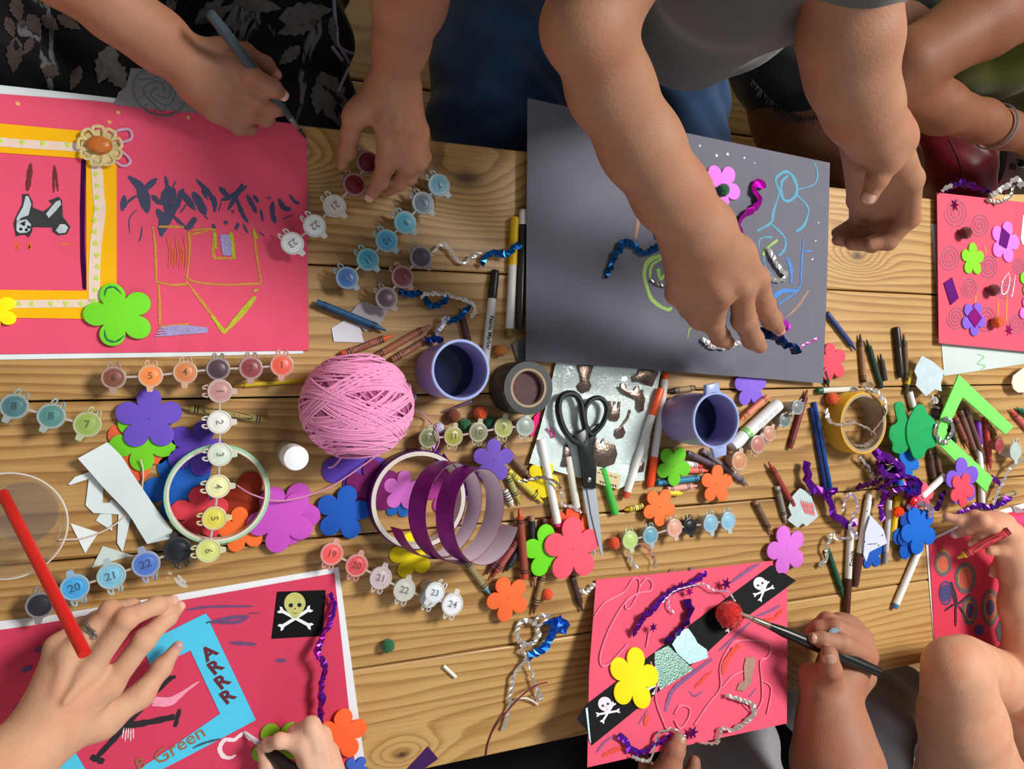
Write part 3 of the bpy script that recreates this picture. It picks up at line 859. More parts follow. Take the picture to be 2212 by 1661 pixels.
# clear card by the left hand
m = MB(); m.slab([tuple(at(*p, .0024).xy) for p in ((283, 147), (345, 152), (425, 185), (430, 245), (330, 236), (246, 226), (256, 200), (272, 188))], .0024, .0005)
cc = m.build('clear_card', mat('frosted', (150, 148, 152), .3, alpha=.75), None, False); tag(cc, 'frosted grey card with a teal circle emblem beside the brush hand', 'card')
m = MB(); ce = at(345, 198, .0030); R = 52 * mpx(345, 198)
m.tube([ce + Vector((math.cos(q / 40 * 2 * math.pi), math.sin(q / 40 * 2 * math.pi), 0)) * R for q in range(40)], .0008, 5, closed=True, flat=.4)
for sp in range(3):
    m.tube(spline([ce + Vector((math.cos(sp * 2.1 + t * 1.6), math.sin(sp * 2.1 + t * 1.6), 0)) * R * (.2 + .22 * t) for t in range(4)], 5), .0007, 4, flat=.4)
for q in range(14):
    a = q / 14 * 6.283; m.tube([ce + Vector((math.cos(a), math.sin(a), 0)) * R * .74, ce + Vector((math.cos(a), math.sin(a), 0)) * R * .97], .0004, 4)
m.build('circle_emblem', mat('emblem_teal', (84, 116, 118), .5), cc)

# --- red card at the bottom left
sheet([(-80, 1350), (100, 1330), (340, 1290), (731, 1224), (795, 1700), (-80, 1720)], (226, 230, 236), 'white_paper', 'white backing paper showing around the red pirate card', 'paper', z=.0004, th=.0012)
card2 = sheet([(-80, 1372), (60, 1352), (340, 1306), (722, 1238), (772, 1700), (-80, 1720)], RED2, 'painted_card', 'red pirate card with blue frame and black skull sticker', 'painted card', z=.0017, th=.0008, group='red craft cards')
Z2 = .0026
def z22(p): return [(380 + x / 4.143, 1260 + y / 4.143) for x, y in p]
fr = MB()
polypart(fr, z22([(-300, 545), (265, 268), (315, 330), (130, 600), (-220, 760)]), Z2, .0006)
polypart(fr, z22([(265, 268), (715, 1220), (395, 1180), (395, 1165), (130, 600)]), Z2 + .00002, .0006)
polypart(fr, z22([(715, 1222), (0, 1600), (-180, 1690), (-380, 1690), (-190, 1570), (395, 1165)]), Z2 + .00001, .0006)
polypart(fr, [(60, 1670), (160, 1620), (190, 1670)], Z2 + .0, .0006)
fb = fr.build('paper_frame', paper_mat((78, 196, 232)), card2, False, label='sky blue paper frame with lettering')
m = MB()
for ch, x, y in (('A', 298, 625), ('R', 352, 752), ('R', 413, 883), ('R', 462, 1015)):
    px_, py_ = z22([(x, y)])[0]
    text_mesh(ch, .0205, m, at(px_, py_, Z2 + .0007), (math.cos(math.radians(34)), math.sin(math.radians(34)), 0), .0003, .035)
m.build('lettering', paint_mat((96, 26, 44)), fb, False, label='maroon hand painted letters')
m = MB(); text_mesh('Green', .021, m, at(388, 1610, Z2 + .0007), (math.cos(.46), math.sin(.46), 0), .0003, .005)
text_mesh('B', .017, m, at(303, 1650, Z2 + .0007), (math.cos(.3), math.sin(.3), 0), .0003, .0)
m.build('lettering', paint_mat((150, 106, 66)), fb, False, label='brown pencilled word')
m = MB(); stroke(m, z22([(150, 1475), (250, 1430), (400, 1390)]), 5, Z2 + .0007); stroke(m, z22([(270, 355), (310, 340)]), 4, Z2 + .0007); m.build('grey_strokes', paint_mat((56, 82, 92)), fb, False)
m = MB()
for pts, w in (([(90, 240), (300, 210), (690, 205)], 22), ([(280, 360), (480, 310), (660, 295)], 40), ([(330, 345), (520, 350), (640, 315)], 30), ([(480, 530), (620, 540), (720, 548)], 34), ([(890, 690), (990, 690)], 34), ([(760, 265), (640, 270)], 10)):
    stroke(m, z22(pts), w / 4.14, Z2, seed=len(m.v))
for pts, w in (([(75, 1405), (100, 1398)], 14), ([(46, 1450), (70, 1440)], 12), ([(30, 1530), (60, 1525)], 18)): stroke(m, pts, w, Z2)
m.build('blue_stroke_pattern', paint_mat((104, 66, 110)), card2, False)
m = MB()
for pts, w in (([(205, 1640), (270, 1570), (330, 1500), (372, 1462)], 13), ([(245, 1572), (310, 1562), (378, 1548)], 14), ([(388, 1532), (378, 1570)], 9), ([(196, 1634), (224, 1646)], 13), ([(355, 1465), (380, 1462)], 8)): stroke(m, pts, w, Z2, (.8, 1, .8))
m.build('black_bone_strokes', paint_mat((30, 26, 34)), card2, False, label='black painted crossed bones')
m = MB()
for k in range(4): stroke(m, [(318 + k * 3, 1505 + k * 6), (370, 1508 + k * 4), (430 - k * 12, 1472 + k * 8)], 7, Z2 + .0002 + k * .00005, seed=k)
m.build('pale_pink_smile', paint_mat((242, 150, 176)), card2, False, label='pale pink painted curve')
m = MB()
for k in range(5): stroke(m, [(268 + k * 5, 1572), (264 + k * 6, 1596 + 6 * (k % 2))], 2.5, Z2 + .0002)
stroke(m, z22([(620, 1330), (560, 1370), (520, 1400), (440, 1400), (400, 1450), (395, 1500), (430, 1550), (490, 1560), (535, 1535)]), 9, Z2 + .0002, (.8, 1, .5))
stroke(m, z22([(615, 1330), (650, 1370), (680, 1400)]), 10, Z2 + .0003)
m.build('white_wet_strokes', mat('wet_white', (240, 214, 222), .25), card2, False, label='wet white painted hook')

def skull_sticker(poly, cx, cy, sc, ang, skullrgb, label, z, zf=None, parent=None, bones=True):
    """black card with a skull over crossed bones"""
    m = MB(); polypart(m, poly, z, .0005, zf)
    o = m.build('pirate_sticker', mat('sticker_black', (14, 13, 15), .65, spec=.15), parent, False)
    if parent is None: tag(o, label, 'sticker', 'pirate stickers')
    else: o['label'] = label
    return o
def skull_art(o, cx, cy, sc, deg, rgb, z, zf=None, skull=True, bones=((35, 1), (145, 1))):
    ca, sa = math.cos(math.radians(deg)), math.sin(math.radians(deg))
    def P(x, y): return (cx + (x * ca - y * sa) * sc, cy - (x * sa + y * ca) * sc)
    W = mat('bone_white', (232, 234, 236), .5)
    for bd, _ in bones:
        m = MB(); b = math.radians(bd); bx, by = math.cos(b), math.sin(b); L = .62
        oy = -.42
        e0, e1 = (-bx * L, oy - by * L), (bx * L, oy + by * L)
        n = (-by, bx); w = .06; k = .13
        pts = []
        for sgn, e in ((1, e1), (-1, e0)):
            d = (bx * sgn, by * sgn); nn = (n[0] * sgn, n[1] * sgn)
            pts += [(e[0] - nn[0] * w - d[0] * .1, e[1] - nn[1] * w - d[1] * .1), (e[0] - nn[0] * k, e[1] - nn[1] * k), (e[0] - nn[0] * k * .9 + d[0] * .1, e[1] - nn[1] * k * .9 + d[1] * .1), (e[0] + d[0] * .02, e[1] + d[1] * .02),
                    (e[0] + nn[0] * k * .9 + d[0] * .1, e[1] + nn[1] * k * .9 + d[1] * .1), (e[0] + nn[0] * k, e[1] + nn[1] * k), (e[0] + nn[0] * w - d[0] * .1, e[1] + nn[1] * w - d[1] * .1)]
        polypart(m, [P(*p) for p in pts], z + .0006 + bd * 1e-7, .0002, zf)
        m.build('crossed_bone', W, o, False)
    if not skull: return
    m = MB(); pts = []
    for k in range(28):
        a = 2 * math.pi * k / 28; r = .40
        x, y = r * math.cos(a), .12 + .42 * math.sin(a)
        if y < 0: x *= (1 - .42 * min(1, -y / .2)); y = y * 1.25 - .05
        pts.append((x, y))
    polypart(m, [P(*p) for p in pts], z + .0009, .0003, zf)
    sk = m.build('skull', mat('skull_%d_%d_%d' % rgb, rgb, .5, var=.1, scale=200), o, False)
    m = MB()
    for ex in (-.15, .17):
        polypart(m, [P(ex + .085 * math.cos(q), .06 + .08 * math.sin(q)) for q in np.linspace(0, 6.28, 13)[:-1]], z + .0012, .0001, zf)
    polypart(m, [P(0, -.02), P(.035, -.09), P(-.035, -.09)], z + .0012, .0001, zf)
    polypart(m, [P(-.14, -.2), P(0, -.235), P(.14, -.2), P(0, -.262)], z + .0012, .0001, zf)
    m.build('eye_socket', BLACK, sk, False)
s1 = skull_sticker(z22([(905, 75), (1340, 60), (1310, 470), (855, 495)]), 0, 0, 0, 0, None, 'square black skull sticker on the red pirate card corner', Z2, parent=card2)
px_, py_ = z22([(1065, 210)])[0]
skull_art(s1, px_, py_, 58, 2, (190, 190, 110), Z2, bones=((30, 1), (150, 1)))

# --- grey sheet
Z3 = .0135
card3 = sheet([(1139, 212), (1460, 283), (1792, 352), (1786, 600), (1777, 828), (1450, 802), (1135, 779)], (104, 104, 116), 'grey_paper', 'large dark grey paper sheet with chalky drawings under the reaching arm', 'paper', z=Z3, th=.0008)
Z3 += .0009
def z23(p): return [(1120 + x / 3.253, 340 + y / 3.253) for x, y in p]
m = MB()
for pts, w in (([(1830, 250), (1790, 380), (1770, 460), (1670, 520)], 22), ([(1780, 470), (1870, 560), (1870, 640), (1830, 690)], 18), ([(1830, 240), (1810, 150), (1880, 100), (1940, 160), (1950, 250), (1900, 310), (1850, 280), (1850, 180), (1900, 130)], 26), ([(1960, 270), (2030, 360), (2010, 470), (1950, 520)], 20), ([(1950, 230), (2080, 190), (2100, 110), (2080, 40)], 12), ([(1690, 640), (1700, 570), (1780, 560)], 14), ([(1720, 700), (1740, 780), (1790, 830)], 16)):
    crayon_line(m, z23(pts), w / 3.25, Z3, seed=len(m.v), passes=3)
m.build('blue_chalk_figure', wax_line_mat((74, 152, 182)), card3, False, label='light blue chalk drawing')
m = MB()
for pts, w in (([(2000, 570), (1990, 700), (1985, 820), (1960, 930), (1830, 1030)], 16), ([(1880, 700), (1915, 780), (1915, 880)], 24), ([(1790, 980), (1860, 940), (1950, 940)], 30), ([(2010, 660), (2060, 660)], 14)): crayon_line(m, z23(pts), w / 3.25, Z3 + .0002, seed=len(m.v), passes=3)
m.build('azure_chalk_lines', wax_line_mat((58, 128, 206)), card3, False)
m = MB()
for pts, w in (([(1020, 680), (920, 720), (880, 800), (890, 900), (950, 1010), (1030, 1070), (1080, 1060)], 34), ([(1020, 700), (940, 760), (920, 850)], 20), ([(980, 780), (1000, 850), (1020, 830)], 26), ([(1820, 580), (1740, 640), (1720, 690)], 22), ([(1190, 1270), (1200, 1210), (1240, 1170)], 10)): crayon_line(m, z23(pts), w / 3.25, Z3, seed=len(m.v), passes=3)
m.build('lime_chalk_drawing', wax_line_mat((150, 186, 92)), card3, False, label='lime green chalk ring')
m = MB()
for pts, w in (([(830, 340), (840, 430), (820, 570)], 26), ([(880, 370), (840, 470)], 14), ([(2040, 930), (1960, 1050), (1880, 1120)], 14)): crayon_line(m, z23(pts), w / 3.25, Z3, seed=len(m.v))
m.build('tan_chalk_marks', wax_line_mat((168, 124, 104)), card3, False)
m = MB()
for x, y, r in ((1548, 336, 4), (1572, 333, 4), (1608, 341, 3), (1630, 352, 2), (1500, 346, 3), (1512, 315, 3), (1755, 560, 3), (1762, 520, 2.5), (1768, 481, 2.5), (1695, 630, 3)): m.lathe([(r * .00055, 0), (r * .0004, .0003), (0, .0004)], at(x, y, Z3), 8)
m.build('white_paint_specks', paint_mat((230, 232, 236)), card3, False)

# --- pink sheet held at the lower right (tilted up towards the holder)
def plane_z(a, b, c):
    n = (b - a).cross(c - a)
    def f(x, y):
        o = Vector((0, 0, CAM_H)); d = at(x, y, 0) - o
        return (o + d * ((a - o).dot(n) / d.dot(n))).z
    return f
def plane_xy(a, b, c):
    n = (b - a).cross(c - a)
    return lambda x, y: a.z - (n.x * (x - a.x) + n.y * (y - a.y)) / n.z
zf4w = plane_xy(at(1287, 1252, .004), at(1700, 1212, .004), at(1268, 1657, .070))
zf4 = plane_z(at(1287, 1252, .004), at(1700, 1212, .004), at(1268, 1657, .070))
card4 = sheet([(1287, 1252), (1430, 1238), (1700, 1207), (1700, 1400), (1699, 1562), (1480, 1610), (1268, 1657), (1272, 1450)], (224, 84, 112), 'painted_card', 'pink card with diagonal black skull strip held by a child', 'painted card', zf=zf4, th=.0008, group='red craft cards')
Z4 = .0009
def z24(p): return [(1240 + x / 3.454, 1180 + y / 3.454) for x, y in p]
s4 = skull_sticker(z24([(1470, 140), (1655, 255), (1240, 560), (980, 800), (130, 1485), (100, 1380), (20, 1290), (90, 1180), (860, 590)]), 0, 0, 0, 0, None, 'diagonal black strip with white skulls', Z4, zf4, card4)
px_, py_ = z24([(1395, 290)])[0]; skull_art(s4, px_ - 1, py_, 34, 28, (232, 228, 236), Z4, zf4, bones=((-5, 1), (40, 1)))
px_, py_ = z24([(235, 1190)])[0]; skull_art(s4, px_, py_, 37, 20, (226, 212, 230), Z4, zf4, bones=((-10, 1), (38, 1)))
px_, py_ = z24([(1150, 520)])[0]; skull_art(s4, px_, py_, 34, 28, (232, 228, 236), Z4, zf4, skull=False, bones=((-5, 1), (40, 1)))
px_, py_ = z24([(600, 990)])[0]; skull_art(s4, px_, py_, 34, 28, (232, 228, 236), Z4, zf4, skull=False, bones=((-5, 1), (40, 1)))
m = MB()
for pts, w in (([(1380, 130), (1280, 200), (1180, 270)], 40), ([(1540, 440), (1450, 490), (1360, 520)], 26), ([(1320, 560), (1200, 680), (1080, 780)], 24), ([(1030, 840), (880, 960), (740, 1080), (680, 1230)], 44), ([(740, 160), (720, 190)], 10), ([(890, 150), (860, 190)], 12), ([(170, 1540), (220, 1470), (300, 1410)], 18), ([(480, 1330), (550, 1220)], 12), ([(860, 1080), (900, 1120), (960, 1080)], 12), ([(1300, 1130), (1360, 1060)], 12)): stroke(m, z24(pts), w / 3.45, Z4, zf=zf4, seed=len(m.v))
m.build('violet_stroke_pattern', wax_line_mat((140, 90, 140)), card4, False)
m = MB()
for pts, w in (([(1560, 470), (1500, 540), (1390, 560)], 40), ([(1370, 590), (1380, 600)], 50), ([(1240, 740), (1150, 850), (1110, 960)], 70), ([(1030, 930), (960, 1000), (900, 1060)], 30), ([(560, 1260), (530, 1340)], 50), ([(400, 1500), (300, 1530), (210, 1570)], 40)): stroke(m, z24(pts), w / 3.45, Z4, zf=zf4, seed=len(m.v))
m.build('orange_stroke_pattern', wax_line_mat((226, 78, 60)), card4, False)
def decal(poly, rgb, name, lab, rough=.3, metal=.0, z=Z4 + .0006, zf=zf4, parent=card4, th=.0006, var=.15, scale=150, bump=.5):
    m = MB(); polypart(m, poly, z, th, zf)
    return m.build(name, mat('decal_%s_%d_%d_%d' % (name, *rgb), rgb, rough, metal=metal, var=var, scale=scale, bump=bump, bscale=500), parent, False, label=lab)
decal(z24([(600, 790), (700, 740), (850, 880), (890, 920), (640, 1070), (600, 960)]), (92, 122, 112), 'glitter_patch', 'silvery green glitter patch', .3, .5, Z4 + .0006, var=.5, scale=500)
decal(z24([(730, 730), (800, 620), (850, 610), (900, 680), (920, 720), (990, 770), (1000, 830), (860, 880), (770, 800)]), (150, 196, 206), 'foil_shape', 'pale blue foil cut-out', .3, .2, Z4 + .0014, bump=.25)
decal(z24([(1280, 830), (1345, 825), (1350, 870), (1330, 960), (1320, 1020), (1265, 1080), (1210, 1070), (1230, 1020), (1270, 1000), (1265, 900)]), (150, 120, 104), 'foil_animal', 'small bronze foil animal sticker', .3, .6, Z4 + .0008, bump=.08)
decal(z24([(85, 1210), (100, 1200), (125, 1470), (112, 1445)]), (170, 210, 230), 'foil_edge', 'pale foil strip', .3, .2, Z4 + .0008)
m = MB()
Y4 = lambda pts: [at(x, y, zf4(x, y) + .0022) for x, y in z24(pts)]
for pts in ([(155, 515), (230, 420), (370, 340), (440, 245), (485, 250), (480, 340), (420, 455), (385, 460), (395, 400), (480, 350), (570, 330), (580, 270), (540, 240), (490, 300)], [(480, 350), (380, 420), (270, 600), (200, 790), (200, 880), (240, 890), (300, 840), (400, 730)], [(560, 640), (540, 750)], [(570, 860), (620, 1000), (610, 1150), (690, 1370)], [(750, 1250), (790, 1190), (860, 1210), (850, 1290), (790, 1360), (750, 1300)],
            [(900, 1330), (1000, 1180), (1090, 1060), (1090, 900), (1140, 780), (1220, 705), (1420, 710), (1470, 760), (1440, 830), (1390, 860), (1400, 1000), (1400, 1150), (1340, 1240), (1260, 1180)], [(1400, 1000), (1470, 1060), (1440, 1250)], [(1100, 1060), (1180, 970), (1260, 930)]):
    m.tube(spline(Y4(pts), 6), .0011, 5)
m.build('glued_yarn', wool_mat((246, 130, 164)), card4, label='pink yarn glued in loops')

# --- pink collage at the right edge with paper under it
wp = sheet([(2011, 483), (2030, 484), (2055, 700), (2240, 730), (2240, 782), (2039, 812)], (192, 204, 202), 'white_paper', 'white paper sticking out below the swirl collage', 'paper', z=.0006)
m = MB()
for pts in ([(2110, 765), (2125, 770), (2112, 785), (2128, 790), (2118, 800)],): crayon_line(m, pts, 4, .0013)
m.build('green_scribble', wax_line_mat((150, 200, 150)), wp, False)
Z5 = .009
card5 = sheet([(2023, 416), (2260, 443), (2260, 764), (2027, 741), (2025, 580)], (220, 84, 104), 'painted_card', 'pink collage card covered in crayon swirls at right edge', 'painted card', z=Z5, th=.001, group='red craft cards')
m = MB(); m.slab([tuple(at(*p, .0015).xy) for p in ((2036, 430), (2250, 455), (2250, 745), (2040, 730))], .0014, .0075); m.build('backing_board', paper_mat((120, 60, 66)), card5, False)
Z5 += .0011
m = MB()
def z25(p): return [(2000 + x / 3.693, 380 + y / 3.693) for x, y in p]
for cx_, cy_, R in ((240, 290, 110), (430, 390, 90), (190, 650, 100), (500, 720, 90), (345, 890, 80), (240, 1130, 90), (480, 1140, 100), (720, 1180, 80), (640, 900, 80), (740, 720, 60)):
    pts = [(cx_ + R * t * math.cos(t * 22) * .85, cy_ + R * t * math.sin(t * 22) * 1.1) for t in np.linspace(.08, 1, 48)]
    m = MB(); stroke(m, z25(pts), 2.4, Z5, (.7, 1, .7), n=2, seed=int(cx_)); m.build('crayon_swirl', wax_line_mat((138, 84, 116)), card5, False, label='grey violet crayon swirl')
m = MB(); stroke(m, z25([(660, 770), (610, 850), (610, 940), (650, 920), (670, 830), (660, 770)]), 3, Z5 + .0003); stroke(m, z25([(715, 790), (690, 950), (680, 950)]), 3, Z5 + .0003)
m.build('white_chalk_number', paint_mat((226, 214, 226)), card5, False)
m = MB()
for pts in ([(575, 980), (575, 1120)], [(645, 940), (640, 1160)], [(400, 940), (390, 1030)], [(470, 560), (480, 620)]): crayon_line(m, z25(pts), 5, Z5 + .0002)
m.build('orange_crayon_lines', wax_line_mat((238, 130, 70)), card5, False)
def star(px, py, rpx, rgb, label, z, parent=None, zf=None, deg=10, tilt=0, name='foil_star'):
    c = at(px, py, z + (zf(px, py) if zf else 0)); R = rpx * mpx(px, py); m = MB()
    P = [(c.x + (R if k % 2 == 0 else R * .4) * math.cos(math.radians(deg) + k * math.pi / 6), c.y + (R if k % 2 == 0 else R * .4) * math.sin(math.radians(deg) + k * math.pi / 6)) for k in range(12)]
    m.slab(P, c.z, .0004)
    o = m.build(name, foil_mat(rgb), parent, False)
    if label and parent is None: tag(o, label, 'foil star', 'foil stars')
    return o
star(2062, 443, 14, (120, 10, 70), 'magenta foil star at top of the swirl collage', Z5 + .0004)
star(2179, 713, 14, (190, 30, 120), 'magenta foil star low on the swirl collage', Z5 + .0004)
def square(p, rgb, label, z):
    m = MB(); m.slab([tuple(at(x, y, z).xy) for x, y in z25(p)], z, .0012); o = m.build('foil_square', mat('glit_%d_%d_%d' % rgb, rgb, .35, metal=.5, var=.3, scale=600), None, False); tag(o, label, 'foil square', 'purple squares'); return o
square([(140, 855), (205, 810), (258, 975), (195, 1030)], (104, 10, 120), 'lone purple glitter square at left edge of swirl collage', Z5 + .0004)
flower(2172, 522, 46, 75, (226, 120, 220), 'pink foam flower on the swirl collage', Z5 + .0004, dot=False)
square([(605, 410), (668, 470), (640, 580), (582, 545)], (108, 10, 126), 'purple glitter square on the pink collage flower', Z5 + .0028)
flower(2102, 560, 36, 90, (128, 208, 40), 'small lime foam flower on the swirl collage', Z5 + .0004, dot=False)
flower(2104, 688, 38, 60, (126, 92, 206), 'violet foam flower with glitter square on swirl collage', Z5 + .0004, dot=False)
square([(385, 1050), (445, 1130), (390, 1210), (330, 1120)], (150, 6, 130), 'magenta glitter square on the violet collage flower', Z5 + .0028)
flower(2228, 608, 36, 20, (118, 214, 44), 'lime foam flower cut by the right picture edge', Z5 + .0004, dot=False)
flower(2226, 672, 34, 50, (232, 120, 216), 'pink foam flower cut by the right picture edge', Z5 + .0008, dot=False)
pompom(2086, 503, 13, (92, 14, 22), 'dark red pompom near top of swirl collage', Z5)
pompom(2146, 627, 13, (104, 18, 30), 'dark red pompom in middle of swirl collage', Z5)
pompom(2155, 696, 13, (224, 96, 36), 'orange pompom at bottom of swirl collage', Z5)
m = MB(); m.slab([tuple(at(x, y, Z5).xy) for x, y in ((2209, 465), (2225, 462), (2225, 530), (2208, 528), (2204, 515))], Z5, .0008); o = m.build('paper_scrap', paper_mat((214, 224, 216)), None, False); tag(o, 'white torn paper scrap at right edge of swirl collage', 'paper scrap', 'paper scraps')

# --- red card in front of the knee
sheet([(1999, 1168), (2100, 1120), (2240, 1078), (2240, 1480), (2018, 1400)], (226, 222, 224), 'white_paper', 'white paper edge under the peacock feather card', 'paper', z=.0006)
card6 = sheet([(2006, 1172), (2100, 1130), (2240, 1090), (2240, 1560), (2024, 1480)], (206, 58, 84), 'painted_card', 'red card with crayon peacock feather eyes before the knee', 'painted card', z=.0016, th=.0008, group='red craft cards')
Z6 = .0026
def z26(p): return [(1990 + x / 4.153, 1040 + y / 4.153) for x, y in p]
m = MB()
for (cx_, cy_, a, b) in ((195, 720, 55, 95), (400, 870, 66, 108), (620, 1130, 50, 120)):
    for q in range(7):
        x = (q - 3) / 3.4; h_ = math.sqrt(max(0, 1 - x * x)) * b
        stroke(m, z26([(cx_ + a * x, cy_ - h_), (cx_ + a * x + 4, cy_ + h_)]), 3.5, Z6 - .0002, (.8, 1, .8))
m.build('orange_fill', wax_line_mat((196, 120, 70)), card6, False)
for nm, rgb, els in (('outer_rings', (176, 130, 60), ((195, 720, 62, 110), (400, 870, 75, 120), (620, 1130, 62, 140), (440, 1160, 55, 100))), ('grey_rings', (104, 96, 104), ((195, 740, 70, 100), (395, 865, 88, 132), (435, 1160, 66, 120), (620, 1130, 74, 160))), ('blue_eyes', (70, 74, 128), ((220, 1000, 56, 100), (440, 1160, 26, 60), (620, 1130, 30, 60), (520, 1330, 40, 40), (220, 1000, 26, 50)))):
    m = MB()
    for (cx_, cy_, a, b) in els:
        for q in (1.0, .85) if nm != 'blue_eyes' else (1.0, .7, .35):
            stroke(m, z26([(cx_ + a * q * math.cos(t), cy_ + b * q * math.sin(t)) for t in np.linspace(0, 6.3, 18)]), 4, Z6 + {'outer_rings': 0, 'grey_rings': .0002, 'blue_eyes': .0004}[nm], (1, 1, 1), n=3)
    m.build(nm, wax_line_mat(rgb), card6, False)
m = MB()
for pts, w in (([(270, 900), (310, 1060), (320, 1130)], 44), ([(310, 1100), (310, 1300)], 26), ([(320, 1110), (440, 1010)], 22), ([(310, 1090), (210, 1160)], 22), ([(340, 1120), (380, 1180), (415, 1270)], 22)): stroke(m, z26(pts), w / 4.15, Z6 + .0008)
m.build('dark_bird_strokes', paint_mat((62, 40, 54)), card6, False)
decal(z26([(660, 1330), (700, 1240), (770, 1215), (800, 1290), (830, 1460), (750, 1480), (690, 1430)]), (74, 66, 70), 'animal_sticker', 'dark sticker with pale edge', .4, 0, Z6, None, card6)
decal([(2165, 1118), (2240, 1108), (2240, 1128), (2170, 1132)], (252, 60, 120), 'hot_pink_strip', 'bright pink paper strip', .7, 0, Z6, None, card6, var=.03)
decal([(2185, 1092), (2192, 1108), (2215, 1106), (2200, 1096)], (150, 134, 142), 'grey_mark', None, .7, 0, Z6, None, card6)
# ------------------------------------------------------------------ paint pots
pot_strip([(245, 816, (128, 78, 64), '6'), (325, 812, (240, 140, 78), '5'), (400, 804, (206, 128, 80), '4'), (471, 797, (84, 62, 74), ''), (542, 795, (140, 66, 72), '2'), (609, 789, (224, 96, 78), '1')],
          'row of six warm coloured paint pots below the palm card', 88, 2)
pot_strip([(-48, 858, (70, 106, 112), '', {}), (30, 878, (76, 116, 122), '8'), (110, 899, (86, 136, 132), '8'), (188, 917, (146, 170, 86), '7')],
          'teal and olive paint pots at the left edge on bare wood', 62, 0, rpx=28)
pot_strip([(475, 845, (186, 138, 134), '1'), (474, 912, (226, 226, 222), '2'), (475, 982, (206, 220, 204), '3'), (471, 1051, (226, 228, 168), '4'), (463, 1120, (214, 206, 84), '5'), (450, 1190, (204, 214, 122), '6')],
          'vertical strip of pale paint pots crossing the mint tape ring', 180, -88, z=.034, rpx=26, group='paint pot strips')
pot_strip([(86, 1308, (46, 46, 56), '', {'hinge': 85}), (161, 1270, (74, 170, 232), '20'), (240, 1245, (128, 196, 226), '21'), (315, 1219, (84, 124, 208), '22'), (384, 1189, (30, 34, 40), '', {'clear': .12})],
          'strip of blue and black paint pots above the pirate card', -75, 14, rpx=29)
pot_strip([(632, 525, (232, 234, 238), '23'), (680, 487, (230, 232, 234), '22'), (723, 444, (196, 186, 178), '21'), (766, 398, (104, 16, 26), ''), (795, 350, (112, 40, 42), '')],
          'white and dark red paint pots under the right hand fingers', 135, 218)
pot_strip([(949, 399, (120, 172, 192), '7'), (914, 438, (98, 118, 134), '8'), (876, 480, (86, 166, 190), '9'), (836, 519, (76, 156, 192), '10'), (795, 560, (66, 154, 178), '11'), (750, 600, (64, 112, 176), '12')],
          'diagonal strip of six blue paint pots on bare wood', 135, 218)
pot_strip([(910, 555, (72, 68, 78), ''), (870, 598, (120, 58, 66), '7'), (835, 644, (84, 62, 72), '')],
          'three dark plum paint pots beside the tinsel', 130, 218)
pot_strip([(717, 1197, (232, 92, 90), '19'), (771, 1222, (206, 78, 82), '20'), (823, 1249, (190, 172, 178), '21'), (874, 1275, (186, 188, 180), '22'), (928, 1293, (196, 214, 220), '3', {'r': 21}), (978, 1306, (226, 228, 236), '24')],
          'strip of red to white paint pots at the pirate card corner', -110, -18)
pot_strip([(940, 1281, (214, 222, 232), '23')], 'loose white paint pot leaning on the strip below the yellow foam flower', 45, -18, z=.034, rpx=23, links=False)
pot_strip([(926, 947, (112, 118, 76), '12'), (980, 943, (158, 158, 74), '11'), (1034, 934, (126, 132, 96), '10'), (1088, 924, (158, 164, 92), '9'), (1135, 921, (142, 158, 148), '')],
          'strip of olive green paint pots below the lilac cup', -100, 0, rpx=22)
pot_strip([(1362, 1167, (178, 206, 122), ''), (1406, 1157, (104, 158, 178), ''), (1458, 1141, (214, 160, 138), ''), (1491, 1137, (24, 26, 32), '', {'r': 18, 'clear': .1, 'dz': -.006}), (1536, 1131, (128, 176, 204), ''), (1574, 1126, (136, 184, 210), '')],
          'strip of small pale paint pots above the pink skull card', 100, 0, z=.02, rpx=20)
pot_strip([(1724, 880, (112, 122, 124), '', {'dz': .006}), (1697, 908, (104, 116, 116), '', {'dz': -.004})], 'pair of grey paint pots behind the glue stick', 40, 0, rpx=16, links=False)
pot_strip([(1663, 937, (190, 136, 112), '', {'r': 17}), (1638, 960, (178, 118, 106), '', {'r': 20})], 'pair of tan paint pots next to the glue stick', -120, 0, z=.026, rpx=18, links=False)
pot_strip([(1598, 996, (196, 138, 100), '')], 'single caramel paint pot under the lilac cup', -100, 0, z=.022, rpx=21, links=False)
pot_strip([(2160, 962, (150, 60, 60), '', {'r': 14, 'clear': .2}), (2195, 975, (172, 186, 182), '')], 'grey and red paint pots at the right edge', 90, 0, rpx=20, links=False)

# ------------------------------------------------------------------ foam flowers
PUR, LIM, ORA, BLU, YEL, PNK, COR, MAG, RED = (104, 78, 190), (112, 202, 38), (236, 106, 54), (20, 92, 190), (234, 212, 14), (212, 112, 208), (236, 88, 110), (184, 74, 180), (214, 62, 78)
flower(292, 972, 68, 60, (230, 100, 60), 'orange foam flower at the bottom of the left flower stack', .0, dot=False)
flower(308, 950, 68, 52, LIM, 'lime foam flower sandwiched in the left flower stack', .0024, dot=False)
flower(322, 905, 68, 18, PUR, 'purple foam flower on top of the left flower stack', .0050)
flower(424, 968, 62, 68, (90, 62, 176), 'purple foam flower half under the mint tape ring', .0024, dot=False)
flower(388, 1052, 74, 40, (22, 88, 176), 'blue foam flower half inside the mint tape ring', .0, dot=False)
flower(432, 1110, 60, 20, RED, 'red foam flower inside the mint tape ring', .0048 - .0024, dot=False)
flower(528, 1090, 72, 75, (150, 46, 22), 'rust foam flower inside the mint tape ring', .0002, dot=False)
flower(524, 1144, 50, 30, (240, 112, 50), 'orange foam flower peeking from under the mint tape ring', .0026, dot=False)
flower(622, 1108, 70, 60, (186, 76, 182), 'magenta foam flower lower of the crossed pair by the mint ring', .0050, dot=False)
